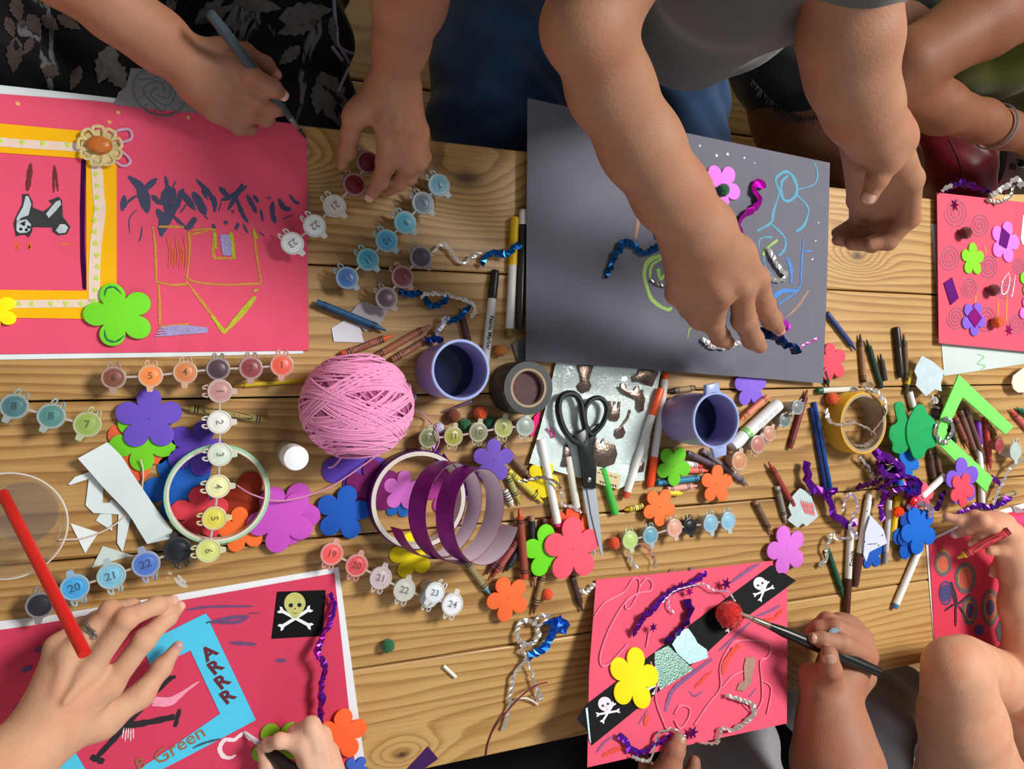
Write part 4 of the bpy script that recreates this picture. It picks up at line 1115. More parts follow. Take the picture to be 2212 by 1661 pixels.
flower(608, 1122, 72, 44, (192, 78, 188), 'magenta foam flower upper of the crossed pair by the mint ring', .0076, dot=False)
flower(770, 1000, 76, 52, (92, 64, 176), 'purple foam flower under the pink yarn ball', .0, dot=False)
flower(806, 1052, 60, 20, (110, 22, 92), 'plum foam flower beside the ribbon roll', .0024, dot=False)
flower(742, 1108, 60, 78, (22, 84, 180), 'blue foam flower between yarn and ribbon roll', .0050, dot=False)
flower(870, 1060, 44, 10, (206, 110, 200), 'pink foam flower inside the ribbon roll', .0030, dot=False)
flower(862, 1086, 34, 80, (26, 96, 180), 'blue foam flower inside the ribbon roll', .0, dot=False)
flower(962, 1060, 50, 35, (170, 60, 150), 'orchid foam flower under the purple ribbon loops', .0, dot=False)
flower(1066, 995, 48, 88, (106, 80, 178), 'purple foam flower above the ribbon loops', .020)
flower(890, 1200, 50, 100, YEL, 'yellow foam flower beneath the ribbon loops', .0, dot=False)
flower(1098, 1293, 50, 112, ORA, 'orange foam flower on the crayons by the red pompom', .0100)
flower(1183, 1190, 58, 96, (110, 216, 34), 'lime foam flower under the coral flower', .0100, dot=False)
flower(1232, 1140, 52, 75, (228, 84, 52), 'orange foam flower behind the scissor tips', .0040, dot=False)
flower(1238, 1186, 70, 92, COR, 'large coral foam flower beside the scissor tips', .0140)
flower(1262, 1145, 36, 0, (236, 108, 60), 'small orange foam flower under the scissor blades', .0075, dot=False)
flower(1425, 1095, 42, 56, (240, 118, 62), 'orange foam flower next to the pink paint pot', .0100)
flower(1549, 1046, 42, 86, (240, 112, 60), 'orange foam flower on the grey crayon', .0100)
flower(1456, 1006, 44, 56, (104, 196, 44), 'lime foam flower below the handled lilac cup', .0095)
flower(1622, 836, 44, 92, (132, 98, 212), 'violet foam flower half under the grey sheet', .0060, dot=False)
flower(1798, 782, 42, 30, (222, 76, 96), 'red foam flower half under the grey sheet', .0060, dot=False)
def foam_shape(pts, z, rgb, label):
    P = spline([at(1860 + x / 4.614, 780 + y / 4.614, z) for x, y in pts], 6, True)
    m = MB(); m.slab([(p.x, p.y) for p in P], z, .0022, .0005); o = m.build('foam_flower', foam_mat(rgb), None, ang=50); return tag(o, label, 'foam flower', 'foam flowers')
foam_shape([(325, 440), (345, 410), (385, 405), (415, 425), (430, 500), (455, 590), (480, 700), (465, 850), (410, 915), (345, 918), (303, 885), (305, 820), (272, 755), (285, 660), (350, 605), (335, 520)], .0200, (24, 150, 82), 'green foam flower with long upper petal, lower of the green pair')
foam_shape([(545, 445), (580, 430), (620, 450), (650, 515), (720, 585), (738, 640), (700, 700), (742, 785), (722, 850), (650, 880), (612, 950), (560, 980), (510, 950), (480, 870), (450, 780), (445, 660), (470, 570), (505, 500)], .0226, (26, 156, 88), 'green foam flower overlapping the long petalled one, upper of the pair')
flower(2080, 1040, 52, 96, (120, 84, 200), 'purple foam flower under the small red flower', .0240, dot=False)
flower(2079, 1058, 38, 62, (236, 72, 92), 'small red foam flower on the purple one', .0264, dot=False)
flower(1966, 1160, 50, 30, (12, 84, 180), 'blue foam flower bottom of the blue stack', .0100, dot=False)
flower(1974, 1146, 50, 60, (10, 70, 160), 'blue foam flower middle of the blue stack', .0126, dot=False)
flower(1986, 1144, 54, 44, (16, 98, 200), 'blue foam flower top of the blue stack', .0152, dot=False)
flower(1884, 1196, 34, 20, (24, 84, 178), 'small blue foam flower beneath the white tag', .0, dot=False)
flower(1962, 1000, 34, 60, (22, 104, 196), 'blue foam flower showing below the green pair', .0120, dot=False)
flower(1996, 1072, 30, 10, (232, 84, 104), 'red foam flower behind the white marker', .0150, dot=False)
flower(1700, 1188, 54, 34, (210, 112, 212), 'pink foam flower at the corner of the skull card', .0080)
zz = zf4(1370, 1465) + .002
flower(1370, 1466, 62, 72, (236, 220, 16), 'yellow foam flower on the pink skull card', zz, dot=False, zf=lambda x, y: zf4w(x, y) + .0024)
flower(1410, 1460, 30, 0, (230, 212, 16), 'small yellow foam flower tucked under the bigger yellow one', zz - .0028 + .0008, dot=False) if False else None
lf = flower(258, 680, 70, 36, (118, 222, 44), 'lime foam flower with inked petals on the yellow frame corner', .0034, th=.003, dot=False)
m = MB(); zL = .0064
for pts in ([(226, 640), (230, 624), (246, 620), (262, 634)], [(226, 712), (230, 732), (250, 738), (270, 724)]): stroke(m, pts, 4, zL)
m.build('ink_line', paint_mat((26, 110, 70)), lf, False)
flower(-10, 672, 42, 40, (252, 236, 10), 'bright yellow foam flower cut by the left edge', .0034, th=.003, dot=False)
flower(1560, 402, 50, 56, (232, 122, 226), 'pink foam flower with green pompom on the grey sheet', .0146, dot=False)
pompom(1562, 411, 14, (14, 92, 58), 'dark green pompom in the middle of the pink flower', .0168)
flower(738, 1588, 56, 84, (250, 104, 50), 'orange foam flower by the small hand on the pirate card', .0060, dot=False)
flower(768, 1664, 30, 50, (62, 100, 196), 'blue foam flower peeking from under the orange one at the bottom', .0030, dot=False)
flower(602, 1612, 56, 48, (128, 176, 36), 'olive lime foam flower under the small painting hand', .0030, dot=False)
flower(1172, 1036, 40, 60, (226, 206, 26), 'yellow foam flower under the sticker bag', .0050, dot=False)

# ------------------------------------------------------------------ pompoms
pompom(1082, 757, 14, (206, 124, 34), 'amber pompom between markers and tape')
pompom(1038, 893, 16, (226, 84, 22), 'orange pompom above the olive paint pots')
pompom(980, 899, 15, (120, 52, 22), 'rust pompom in shade of the lilac cup')
pompom(1004, 918, 15, (14, 96, 52), 'green pompom left of the orange one by the olive pots')
pompom(1056, 912, 14, (12, 90, 50), 'green pompom right of the orange one by the olive pots')
pompom(948, 925, 13, (196, 190, 220), 'white pompom by the yarn thread')
pompom(892, 858, 9, (208, 204, 224), 'small white pompom at the yarn ball edge')
pompom(838, 1395, 15, (14, 104, 58), 'dark green pompom alone on bare wood')
pompom(1182, 1284, 13, (230, 78, 22), 'orange pompom beside the tan crayon')
pompom(1327, 1173, 14, (226, 82, 26), 'orange pompom left of the lime paint pot')
pompom(1797, 861, 14, (222, 86, 24), 'orange pompom against the yellow tape roll')
zz = zf4(1580, 1330)
pompom(1576, 1328, 29, (206, 22, 24), 'big red pompom on the black skull strip', zz + .001)

# ------------------------------------------------------------------ crayons (left and centre)
BRN = (164, 100, 78)
crayon((684, 653), (834, 714), (36, 92, 132), (30, 84, 124), 'dark blue crayon lying over the white card tag', .0075)
crayon((738, 766), (850, 724), (226, 92, 44), (166, 98, 76), 'orange tipped crayon poking out behind the yarn ball', .006, text='crayola')
crayon((808, 772), (930, 702), (150, 92, 70), (154, 96, 72), 'brown crayon behind the yarn, left of the tan pair', .0046)
crayon((846, 778), (960, 712), (160, 104, 80), (166, 108, 82), 'tan crayon touching the lilac cup', .0046, text='crayola')
crayon((1012, 742), (994, 668), (80, 40, 52), (86, 46, 58), 'dark maroon crayon behind the lilac cup')
crayon((578, 907), (388, 879), (150, 130, 66), (162, 142, 84), 'gold crayon under the white number two pot', .0045, text='CRAYOLA')
crayon((650, 822), (506, 833), (196, 168, 30), None, 'thin yellow wax stick behind the yarn ball', .003, r=.0030)
crayon((1134, 1250), (1122, 1098), (196, 72, 44), (142, 66, 50), 'thick red brown crayon pointing up by the lime flower', .0105, r=.0052)
crayon((1148, 1114), (1156, 1266), (160, 110, 96), (34, 36, 50), 'navy crayon right of the thick red brown one', .0050)
crayon((1174, 1120), (1180, 1180), (90, 44, 44), (90, 44, 44), 'dark maroon crayon mostly under the lime flower', .0050)
crayon((1096, 1180), (1050, 1241), (96, 40, 46), (98, 44, 50), 'maroon crayon leftmost in the slanted pair', .0046)
crayon((1118, 1168), (1062, 1250), (168, 74, 66), (156, 76, 72), 'rosy brown crayon of the slanted pair', .0050)
crayon((1120, 1188), (1093, 1234), (34, 38, 48), None, 'short black wax crayon beside the slanted pair')
crayon((1004, 1208), (1060, 1286), (84, 150, 176), (140, 128, 88), 'khaki crayon with blue tip below the ribbon loops', .0046)
crayon((1174, 1238), (1152, 1326), (96, 60, 40), (150, 118, 80), 'tan crayon pointing down below the lime flower', .0050)
crayon((1236, 1246), (1258, 1320), (70, 40, 38), (72, 42, 40), 'dark brown crayon below the coral flower')
crayon((1096, 1026), (1124, 1090), (166, 158, 54), (160, 154, 96), 'olive crayon beside the ribbon loops')
crayon((1098, 1016), (1173, 1086), (212, 196, 52), (196, 182, 60), 'yellow crayon crossing beside the sticker bag', .0046)
crayon((1086, 962), (1148, 1036), (110, 78, 62), (128, 92, 76), 'brown crayon running under the purple flower', .0060)
crayon((1090, 1058), (1108, 1094), (206, 204, 200), (206, 204, 200), 'stubby white crayon by the ribbon loops', .0046)
crayon((1388, 1093), (1349, 1102), (206, 166, 38), (214, 192, 96), 'short yellow crayon below the green marker')
crayon((1440, 1064), (1475, 1066), (228, 204, 50), None, 'yellow crayon nub behind the orange flower')
crayon((1484, 978), (1554, 1010), (86, 70, 84), (92, 76, 90), 'dusky purple crayon below the handled cup', .0075)
crayon((1516, 972), (1616, 1048), (120, 108, 122), (112, 102, 116), 'long grey crayon below the handled cup')
crayon((1470, 1000), (1518, 1007), (206, 70, 70), (220, 218, 216), 'white wrapped red crayon beside the lime flower')
crayon((1474, 1015), (1530, 1017), (232, 110, 88), (230, 114, 92), 'coral crayon beside the lime flower')
crayon((1420, 1043), (1522, 1031), (38, 146, 190), (40, 128, 168), 'sky blue crayon below the lime flower', .0046)
crayon((1440, 1056), (1506, 1049), (214, 160, 150), (216, 160, 150), 'pale pink crayon below the sky blue one')
# right side
crayon((1786, 676), (1848, 756), (34, 54, 116), None, 'navy crayon stick leaning out from the grey sheet', .0045, bands=False)
crayon((1866, 826), (1858, 722), (60, 40, 30), (146, 108, 74), 'tan wrapped brown crayon above the yellow tape')
crayon((1904, 838), (1872, 734), (26, 56, 40), (24, 52, 38), 'dark green crayon right of the tan wrapped one')
crayon((1912, 822), (1902, 764), (58, 56, 50), None, 'short charcoal crayon stub above the yellow tape')
crayon((1958, 822), (1952, 722), (72, 54, 36), (88, 66, 42), 'thin brown crayon by the black pen')
crayon((1706, 968), (1744, 842), (124, 40, 46), (116, 40, 44), 'maroon crayon standing behind the grey pots', .0046)
crayon((1714, 1092), (1660, 998), (150, 48, 44), (144, 50, 44), 'brick red crayon ending at the clear tag', .0065)
crayon((1630, 1082), (1668, 1154), (150, 110, 90), (110, 84, 64), 'short brown crayon on bare wood by the pink flower')
crayon((1678, 1050), (1698, 1130), (170, 160, 150), (130, 122, 114), 'grey crayon under the brick red one')
crayon((1787, 1186), (1822, 1288), (28, 86, 60), (26, 82, 56), 'dark green crayon beside the brown capped markers', .0046)
crayon((2074, 886), (2112, 992), (110, 76, 66), (118, 82, 72), 'brown crayon inside the green frame corner', .0046)
crayon((2064, 902), (2092, 968), (150, 72, 66), (140, 76, 66), 'reddish crayon left inside the green frame corner', .0046)
crayon((2086, 880), (2128, 1002), (92, 62, 60), (98, 66, 62), 'dusky brown crayon inside the green frame', .0075)
crayon((2128, 900), (2140, 1014), (190, 62, 58), (186, 66, 62), 'red crayon right of the purple capped marker', .0046)
crayon((2230, 940), (2182, 884), (206, 80, 84), (196, 90, 88), 'rose crayon at the right edge', .0046)
crayon((2160, 962), (2128, 905), (140, 104, 70), (150, 110, 72), 'tan crayon under the end of the green frame', .0046)
crayon((2230, 904), (2196, 880), (30, 110, 84), (34, 104, 80), 'green crayon at the right edge', .0046)
crayon((2024, 852), (2046, 922), (100, 72, 56), (112, 80, 62), 'brown crayon below the silver tag', .0046)
crayon((2018, 1048), (2006, 968), (70, 46, 40), (76, 50, 42), 'dark brown crayon below the green flowers', .0050, r=.0055)
crayon((2032, 1030), (2020, 966), (92, 66, 52), (104, 74, 58), 'mid brown crayon below the green flowers', .0050)
crayon((2062, 956), (2050, 900), (28, 60, 50), (34, 66, 54), 'dark teal crayon inside the green frame', .0046)
crayon((2194, 1064), (2150, 1076), (146, 126, 96), (156, 136, 104), 'beige crayon at the right edge by the tinsel', .0046)
crayon((1658, 856), (1596, 910), (222, 122, 88), (226, 128, 96), 'coral wrapped crayon behind the glue stick', .0110)
crayon((1500, 838), (1440, 846), (56, 48, 44), (150, 128, 92), 'khaki crayon behind the handled cup', .0046)
crayon((1778, 800), (1790, 836), (40, 36, 36), (40, 36, 36), 'black crayon stub at the grey sheet corner', .0046)

# ------------------------------------------------------------------ markers, pencils, pens
BW = (228, 228, 226)
marker((1070, 583), (1047, 790), (26, 26, 28), (222, 222, 222), None, 'black capped white fabric marker behind the lilac cup', .0055, capf=.3, plug=.02, text='Fabric Marker', tx=.66)
marker((1112, 468), (1100, 730), (226, 186, 12), BW, (132, 112, 30), 'yellow capped white marker beside the grey sheet', .0055, capf=.40)
mk = marker((1131, 452), (1122, 712), (222, 222, 220), (40, 36, 32), (40, 38, 36), 'dark printed marker half under the grey sheet', .0055, capf=.13)
marker((1428, 838), (1350, 1076), (232, 92, 52), BW, (214, 78, 48), 'orange capped marker leaning on the sticker bag', .014, .008, capf=.25, plug=.06)
marker((1404, 1052), (1438, 806), (250, 82, 34), (214, 212, 210), (250, 82, 40), 'orange marker with cap pointing down beside the cup', .0065, .0065, capf=.26, plug=.06)
marker((1168, 948), (1206, 1138), None, BW, (226, 40, 130), 'white marker with pink end below the sticker bag', .0085, capf=.3, plug=.05)
marker((1226, 986), (1246, 1098), None, (214, 212, 200), None, 'cream pen barrel left of the scissor blades', .0055, capf=.3, plug=.02)
marker((1300, 1010), (1330, 1112), None, (70, 184, 70), (60, 170, 60), 'green pen poking out under the sticker bag', .0055, capf=.3, plug=.03)
gl = thing('glue_stick', 'white glue stick with green band beside the handled cup', 'glue stick', at(1632, 908, 0))
a, b = at(1682, 872, .010), at(1580, 966, .010); ax = (b - a); Ln = ax.length; ax.normalize(); r = .0098
m = MB(); m.lathe([(r * .8, 0), (r, .0015), (r, Ln * .66), (r * .9, Ln * .66)], a, 24, ax); m.build('tube', plastic((222, 226, 228)), gl)
m = MB(); m.lathe([(r * .9, Ln * .655), (r * 1.03, Ln * .66), (r * 1.03, Ln * .73), (r * .9, Ln * .735)], a, 24, ax); m.build('green_band', plastic((126, 198, 108)), gl)
m = MB(); m.lathe([(r * .9, Ln * .73), (r * .96, Ln * .74), (r * .96, Ln - .001), (r * .8, Ln)], a, 24, ax); m.build('cap', plastic((214, 222, 232)), gl)
m = MB()
up = (Vector((0, 0, 1)) - ax * ax.z).normalized(); [m.tube([a + ax * (Ln * (.12 + .11 * k)) + up * (r + .0001) + sdv * q, a + ax * (Ln * (.20 + .11 * k)) + up * (r + .0001) + sdv * q], .0003, 4) for k in range(4) for sdv in (ax.cross(up),) for q in (-.0012, .0012)]
m.build('fine_print', plastic((150, 152, 158)), gl)
def pencil(p0, p1, rgb, label, z=.0042, r=.0030, lead=None):
    a, b = at(*p0, z), at(*p1, z); ax = b - a; Ln = ax.length; ax.normalize()
    t = thing('pencil', label, 'pencil', (a + b) / 2 - Vector((0, 0, z)), 'blue pencils')
    m = MB(); m.lathe([(r * .9, 0), (r, .0006), (r, Ln - .014), (r * .9, Ln - .0135)], a, 6, ax); m.build('painted_shaft', plastic(rgb), t, False)
    m = MB(); m.lathe([(r * .92, Ln - .014), (r * .3, Ln - .003)], a, 12, ax); m.build('sharpened_wood', paint_mat((196, 150, 104)), t)
    m = MB(); m.lathe([(r * .3, Ln - .003), (r * .05, Ln)], a, 8, ax); m.build('lead', plastic(rgb), t)
pencil((1752, 880), (1788, 1090), (22, 48, 112), 'dark blue pencil left of the pair beside yellow tape')
pencil((1759, 868), (1800, 1084), (24, 84, 164), 'brighter blue pencil right of the pair beside yellow tape')
marker((2112, 908), (2122, 1100), (112, 40, 160), BW, (214, 214, 214), 'purple capped white marker under the green frame', .0055, capf=.27)
marker((1846, 1268), (1878, 1066), (84, 48, 40), BW, (214, 212, 206), 'white marker with brown cap beside the white tag', .0060, capf=.36)
marker((1828, 1328), (1838, 1130), (82, 46, 38), (226, 226, 222), (226, 226, 222), 'brown capped marker with printed label lowest on the wood', .0058, capf=.40, text='Crayola', tx=.62)
marker((1986, 1186), (1932, 1314), None, (232, 232, 230), (62, 130, 176), 'white marker with blue end beneath the blue flowers', .0058, capf=.3, plug=.07)
marker((1921, 1080), (1912, 1218), None, (206, 206, 208), (150, 150, 156), 'slim grey white marker right of the white tag', .0050, r=.0046, capf=.3, plug=.2)
marker((1940, 1070), (1926, 1168), (222, 178, 28), (222, 178, 28), None, 'yellow marker behind the blue flowers', .0055, capf=.5, plug=.02)
marker((2040, 1028), (1990, 1074), None, (232, 232, 232), (214, 214, 216), 'white marker slanting beside the purple flower', .0160, capf=.3, plug=.05)
marker((1936, 706), (1946, 816), (36, 30, 26), (40, 36, 32), (30, 28, 26), 'black pen with silver rings by the silver tag', .0055, capf=.4)
marker((1764, 844), (1852, 840), (34, 92, 62), (206, 206, 196), (206, 204, 196), 'small white pen with green end above yellow tape', .0050, r=.0046, capf=.12)
marker((1966, 800), (1956, 850), None, (206, 186, 40), (60, 60, 40), 'yellow and black pen tip below the silver tag', .0050, r=.0045, capf=.3, plug=.4)
marker((1936, 986), (1990, 1060), None, (104, 186, 42), (90, 170, 40), 'lime green pen under the green flowers', .0055, capf=.3, plug=.04)
marker((1964, 846), (1974, 886), None, (222, 226, 226), (90, 190, 80), 'small white pen with green end beside the green flowers', .0055, capf=.3, plug=.2)
# ------------------------------------------------------------------ cups
def plastic_cup(px, py, rpx, h, label, lugs=()):
    c = at(px, py, h); R = rpx * mpx(px, py, h); g0 = Vector((c.x, c.y, 0))
    t = thing('plastic_cup', label, 'cup', g0, 'lilac plastic cups')
    lil = mat('lilac_plastic', (136, 128, 186), .35, var=.05, scale=40); rimm = mat('lilac_rim', (150, 164, 214), .3, var=.03)
    m = MB(); m.lathe([(0, .001), (R * .70, .0), (R * .80, .002), (R * .90, .012), (R * .95, h * .45), (R * .93, h * .8), (R * .955, h - .004), (R * .90, h - .004), (R * .87, h * .8), (R * .88, h * .4), (R * .80, .012), (R * .7, .005), (0, .005)], g0, 48)
    w = m.build('cup_wall', lil, t)
    m = MB(); m.lathe([(R * .955, h - .0045), (R * .99, h - .0035), (R, h - .001), (R * .98, h), (R * .91, h), (R * .885, h - .002), (R * .89, h - .0045)], g0, 48, close=True); m.build('rim', rimm, t)
    m = MB(); m.lathe([(R * .872, h * .50), (R * .872, h * .52), (0, h * .52)], g0, 40); m.build('paint_water', mat('inky_water', (26, 32, 62), .08, var=.1, scale=30), t, label='dark blue paint water')
    for deg in lugs:
        a = math.radians(deg); d = Vector((math.cos(a), math.sin(a), 0)); s = Vector((-d.y, d.x, 0)); m = MB()
        m.slab([g0 + d * (R * .93) + s * R * .32, g0 + d * (R * 1.28) + s * R * .26, g0 + d * (R * 1.3) - s * R * .26, g0 + d * (R * .93) - s * R * .32], h - .006, .006, .0015)
        m.build('lug', rimm, t, label='small side lug')
    return t
plastic_cup(996, 799, 67, .090, 'lilac plastic cup of dark paint water beside the yarn ball')
plastic_cup(1548, 908, 62, .088, 'lilac plastic cup with side lugs right of the orange markers', (98, -82))
m = MB(); a, b = at(958, 889, .004), at(1022, 866, .030); m.tube([a, a.lerp(b, .4), b], [.0006, .0022, .0026], 10); o = m.build('palette_knife', mat('steel', (200, 200, 204), .25, metal=1), None); tag(o, 'silver metal tool leaning against the lilac cup by the yarn', 'tool')
# standing glue stick
c = at(640, 990, .088); R = 27.5 * mpx(640, 990, .088); g0 = Vector((c.x, c.y, 0))
t = thing('glue_stick', 'white capped glue stick standing upright left of yarn ball', 'glue stick', g0)
m = MB(); m.lathe([(R * .8, 0), (R * .92, .001), (R * .92, .052), (R * .85, .052)], g0, 32); m.build('tube', mat('frosted_tube', (168, 160, 140), .4, var=.1), t)
m = MB(); m.lathe([(R * .85, .052), (R, .0525), (R, .085), (R * .94, .0875), (R * .86, .088), (0, .088)], g0, 32); m.build('cap', plastic((236, 238, 244), .3), t, label='white cap')
# ------------------------------------------------------------------ yarn ball
def yarn_ball():
    px, py, h = 772, 877, .057
    c = at(px, py, h); R = 121 * mpx(px, py, h)
    t = thing('yarn_ball', 'ball of pink yarn wound in crossing layers at the table centre', 'yarn', Vector((c.x, c.y, 0)))
    wool = wool_mat((234, 146, 192)); low = wool_mat((198, 106, 156)); deep = wool_mat((150, 62, 108))  # darker copies of the yarn paint the shade in gaps between strands
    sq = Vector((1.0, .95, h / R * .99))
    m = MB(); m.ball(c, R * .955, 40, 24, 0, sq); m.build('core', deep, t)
    rr = random.Random(11); m2 = MB(); m = m2
    def wind(axis, off, rad, n=54, th=.00125):
        ax = axis.normalized(); x = ax.orthogonal().normalized(); y = ax.cross(x); ring = []
        rr_ = math.sqrt(max(0.02, 1 - off * off))
        for i in range(n):
            w = 2 * math.pi * i / n
            p = ax * off + (x * math.cos(w) + y * math.sin(w)) * rr_
            p = p * rad
            ring.append(c + Vector((p.x * sq.x, p.y * sq.y, p.z * sq.z)))
        m.tube(ring, th, 5, closed=True)
    for k in range(44):      # lower layer, steep
        a = rr.uniform(0, 6.28); ti = rr.uniform(.75, 1.0)
        wind(Vector((math.cos(a) * math.sin(ti), math.cos(ti) * 1.0, math.sin(a) * math.sin(ti))), rr.uniform(-.25, .25), R * rr.uniform(.962, .972))
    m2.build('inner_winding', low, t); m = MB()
    for grp in range(9):     # bands of parallel strands
        a = grp / 9 * 6.28 + .35; ti = .50 + .12 * (grp % 2)
        ax = Vector((math.cos(a) * math.sin(ti), math.cos(ti), math.sin(a) * math.sin(ti)))
        base = rr.uniform(.02, .34) * (1 if grp % 2 else -1)
        for q in range(7):
            wind(ax + Vector((rr.gauss(0, .02), 0, rr.gauss(0, .02))), base + q * .031 + rr.gauss(0, .006), R * (.976 + .008 * (grp % 3)) + rr.uniform(0, .0006))
    for sgn in (1, -1):      # dense caps top and bottom
        for q in range(17):
            wind(Vector((rr.gauss(0, .09), sgn, rr.gauss(0, .09))), .52 + q * .025, R * (.985 + rr.uniform(0, .02)))
    for (a, o) in (((.30, 1, .1), .05), ((.22, 1, -.3), -.2), ((-.34, 1, .2), .1), ((.42, 1, .3), .2)):
        wind(Vector(a), o, R * 1.005, th=.0013)
    m.build('yarn_windings', wool, t)
    m = MB(); m.tube(pxspline([(886, 880, .05), (905, 888, .02), (925, 905, .006), (944, 932, .028), (948, 955, .026), (938, 975, .02)]), .0009, 5)
    m.tube(pxspline([(740, 985, .02), (728, 1000, .009), (718, 1008, .006), (708, 1010, .006)]), .0012, 5)
    m.build('loose_end', wool, t)
    return t
yarn_ball()
m = MB(); m.tube(pxspline([(512, 1048, .034), (545, 1068, .022), (600, 1082, .018), (660, 1072, .012), (720, 1048, .010), (780, 1008, .012), (830, 972, .012), (852, 958, .012)]), .0010, 5)
o = m.build('yarn_strand', wool_mat((206, 132, 166))); tag(o, 'pink yarn strand running from the mint ring to the ribbon roll', 'yarn')
m = MB(); m.tube(pxspline([(304, 992, .009), (309, 1015, .007), (308, 1045, .004), (302, 1080, .003), (278, 1108, .003), (245, 1135, .004), (212, 1152, .004), (170, 1164, .003), (126, 1166, .003)]), .0009, 5)
o = m.build('white_thread', wool_mat((222, 206, 192))); tag(o, 'white thread curling across the white paper scraps', 'thread')
# ------------------------------------------------------------------ tapes
def tape_roll(px, py, rpx, h, z0, outer, core, label, rin, wall, seg=64, disc=None):
    c = at(px, py, z0 + h); R = rpx * mpx(px, py, z0 + h); g0 = Vector((c.x, c.y, z0))
    t = thing('tape_roll', label, 'tape roll', g0, 'rolls of tape')
    Ri = R * rin; Rc = Ri + wall
    m = MB(); m.lathe([(Rc, 0), (R, .0006), (R, h - .0006), (R * .99, h), (Rc, h)], g0, seg, close=True); m.build('tape', outer, t)
    m = MB(); m.lathe([(Ri, .0), (Rc, 0), (Rc, h + .0002), (Ri, h + .0002)], g0, seg, close=True); m.build('core', core, t)
    if disc is not None:
        m = MB(); m.lathe([(Ri, h * .78), (Ri, h * .82), (0, h * .82)], g0, 40); m.build('hole_shade_disc', disc, t, label='dark maroon disc painted as the shaded table inside the roll')  # shadow-toned disc stands in for the shaded table seen through the hole
    return t
tape_roll(1142, 838, 58, .050, 0, mat('black_tape', (44, 48, 48), .4, var=.15), mat('core_card', (160, 140, 116), .8), 'black tape roll beside the lilac cup and sticker bag', .64, .003, disc=mat('shaded_table_disc', (72, 36, 42), .6, var=.3, scale=150))
tape_roll(471, 1068, 108, .013, .0085, mat('mint_tape', (150, 198, 164), .35, var=.06), mat('core_card_pale', (214, 206, 190), .8), 'mint green tape ring lying over foam flowers', .90, .0025)
tape_roll(1866, 914, 67, .034, 0, mat('masking_tape', (206, 160, 40), .5, var=.1), mat('core_card', (160, 140, 116), .8), 'yellow tape roll wrapped with silver tinsel on the right', .86, .0035)
# purple ribbon roll with two loops unwound from it
t = thing('ribbon_roll', 'metallic purple ribbon roll with loops uncoiling from it', 'ribbon', at(905, 1078, 0))
PURF = mat('purple_metal_ribbon', (134, 4, 128), .32, metal=.5, var=.3, scale=120, bump=.2, bscale=2500)
PALE = mat('ribbon_back', (226, 206, 222), .6, var=.04)
c = at(906, 1080, .024); R = 110 * mpx(906, 1080, .024); g0 = Vector((c.x, c.y, .004))
m = MB(); m.lathe([(R * .955, 0), (R * .98, .001), (R * .98, .019), (R * .955, .02)], g0, 64, close=True); m.build('wound_ribbon', mat('ribbon_dark', (74, 12, 84), .4, metal=.3, var=.2), t)
m = MB(); m.lathe([(R * .87, 0), (R * .955, 0), (R * .955, .0205), (R * .87, .0205)], g0, 64, close=True); m.build('card_core', mat('core_white', (206, 200, 190), .8), t)
def ribbon_loops():
    A = Vector((math.sin(.42), -.04, math.cos(.42))).normalized()
    X = Vector((0, 1, 0)); X = (X - A * X.dot(A)).normalized(); Y = X.cross(A) # Y ~ +x side
    if Y.x < 0: Y = -Y
    outs, ins = [], []
    n = 150; u0, u1 = .3, 2.7
    key = [(.3, 930, 1095, .040, 106, .020), (.75, 955, 1100, .044, 106, .024), (1.25, 975, 1106, .046, 105, .030), (1.75, 1002, 1110, .050, 103, .030), (2.25, 1030, 1113, .054, 101, .030), (2.7, 1042, 1116, .052, 100, .028)]
    def K(u):
        for a, b in zip(key, key[1:]):
            if u <= b[0]:
                f = (u - a[0]) / (b[0] - a[0]); return [a[i] + (b[i] - a[i]) * f for i in range(1, 6)]
        return key[-1][1:]
    for i in range(n + 1):
        u = u0 + (u1 - u0) * i / n; px, py, z, rp, w = K(u)
        cc = at(px, py, z); r = rp * mpx(px, py, z)
        th = u * 2 * math.pi + math.pi / 2
        d = X * math.sin(th) + Y * math.cos(th) * .92
        for lst, off in ((outs, .0003), (ins, -.0003)):
            p = cc + d * (r + off); lst.append((p - A * w * .5, p + A * w * .5))
    for nm, lst, mt in (('ribbon_face', outs, PURF), ('ribbon_back', ins, PALE)):
        m = MB(); vs = [q for pr in lst for q in pr]
        m.add(vs, [(2 * i, 2 * i + 1, 2 * i + 3, 2 * i + 2) for i in range(n)])
        m.build(nm, mt, t, fixn=False, label='metallic purple outer face' if nm == 'ribbon_face' else 'pale paper back')
ribbon_loops()
# ------------------------------------------------------------------ scissors
t = thing('scissors', 'black handled scissors lying over the sticker bag', 'scissors', at(1270, 1000, .0055))
HB = mat('scissor_black', (26, 32, 34), .35, var=.1); ST = mat('blade_steel', (186, 196, 204), .3, metal=.45, var=.05)
zs = .0185
m = MB(); m.tube(pxspline([(1256, 958), (1232, 946), (1214, 918), (1206, 885), (1210, 860), (1225, 850), (1243, 853), (1254, 870), (1259, 900), (1265, 935)], zs, 6, True), .0042, 10, closed=True, flat=1.3)
m.slab([tuple(at(*p, zs).xy) for p in ((1236, 940), (1262, 925), (1272, 965), (1286, 1010), (1284, 1055), (1262, 1055), (1258, 1010), (1250, 965))], zs - .004, .009, .002)
m.build('handle', HB, t, label='large black finger handle')
m = MB(); m.tube(pxspline([(1276, 938), (1264, 915), (1263, 885), (1274, 865), (1292, 859), (1306, 868), (1311, 887), (1304, 910), (1291, 928)], zs, 6, True), .0034, 10, closed=True, flat=1.3)
m.slab([tuple(at(*p, zs).xy) for p in ((1272, 925), (1300, 915), (1288, 955), (1284, 1000), (1285, 1056), (1264, 1056), (1268, 1000), (1270, 960))], zs - .0085, .0045, .0015)
m.build('handle', HB, t, label='small black thumb handle')
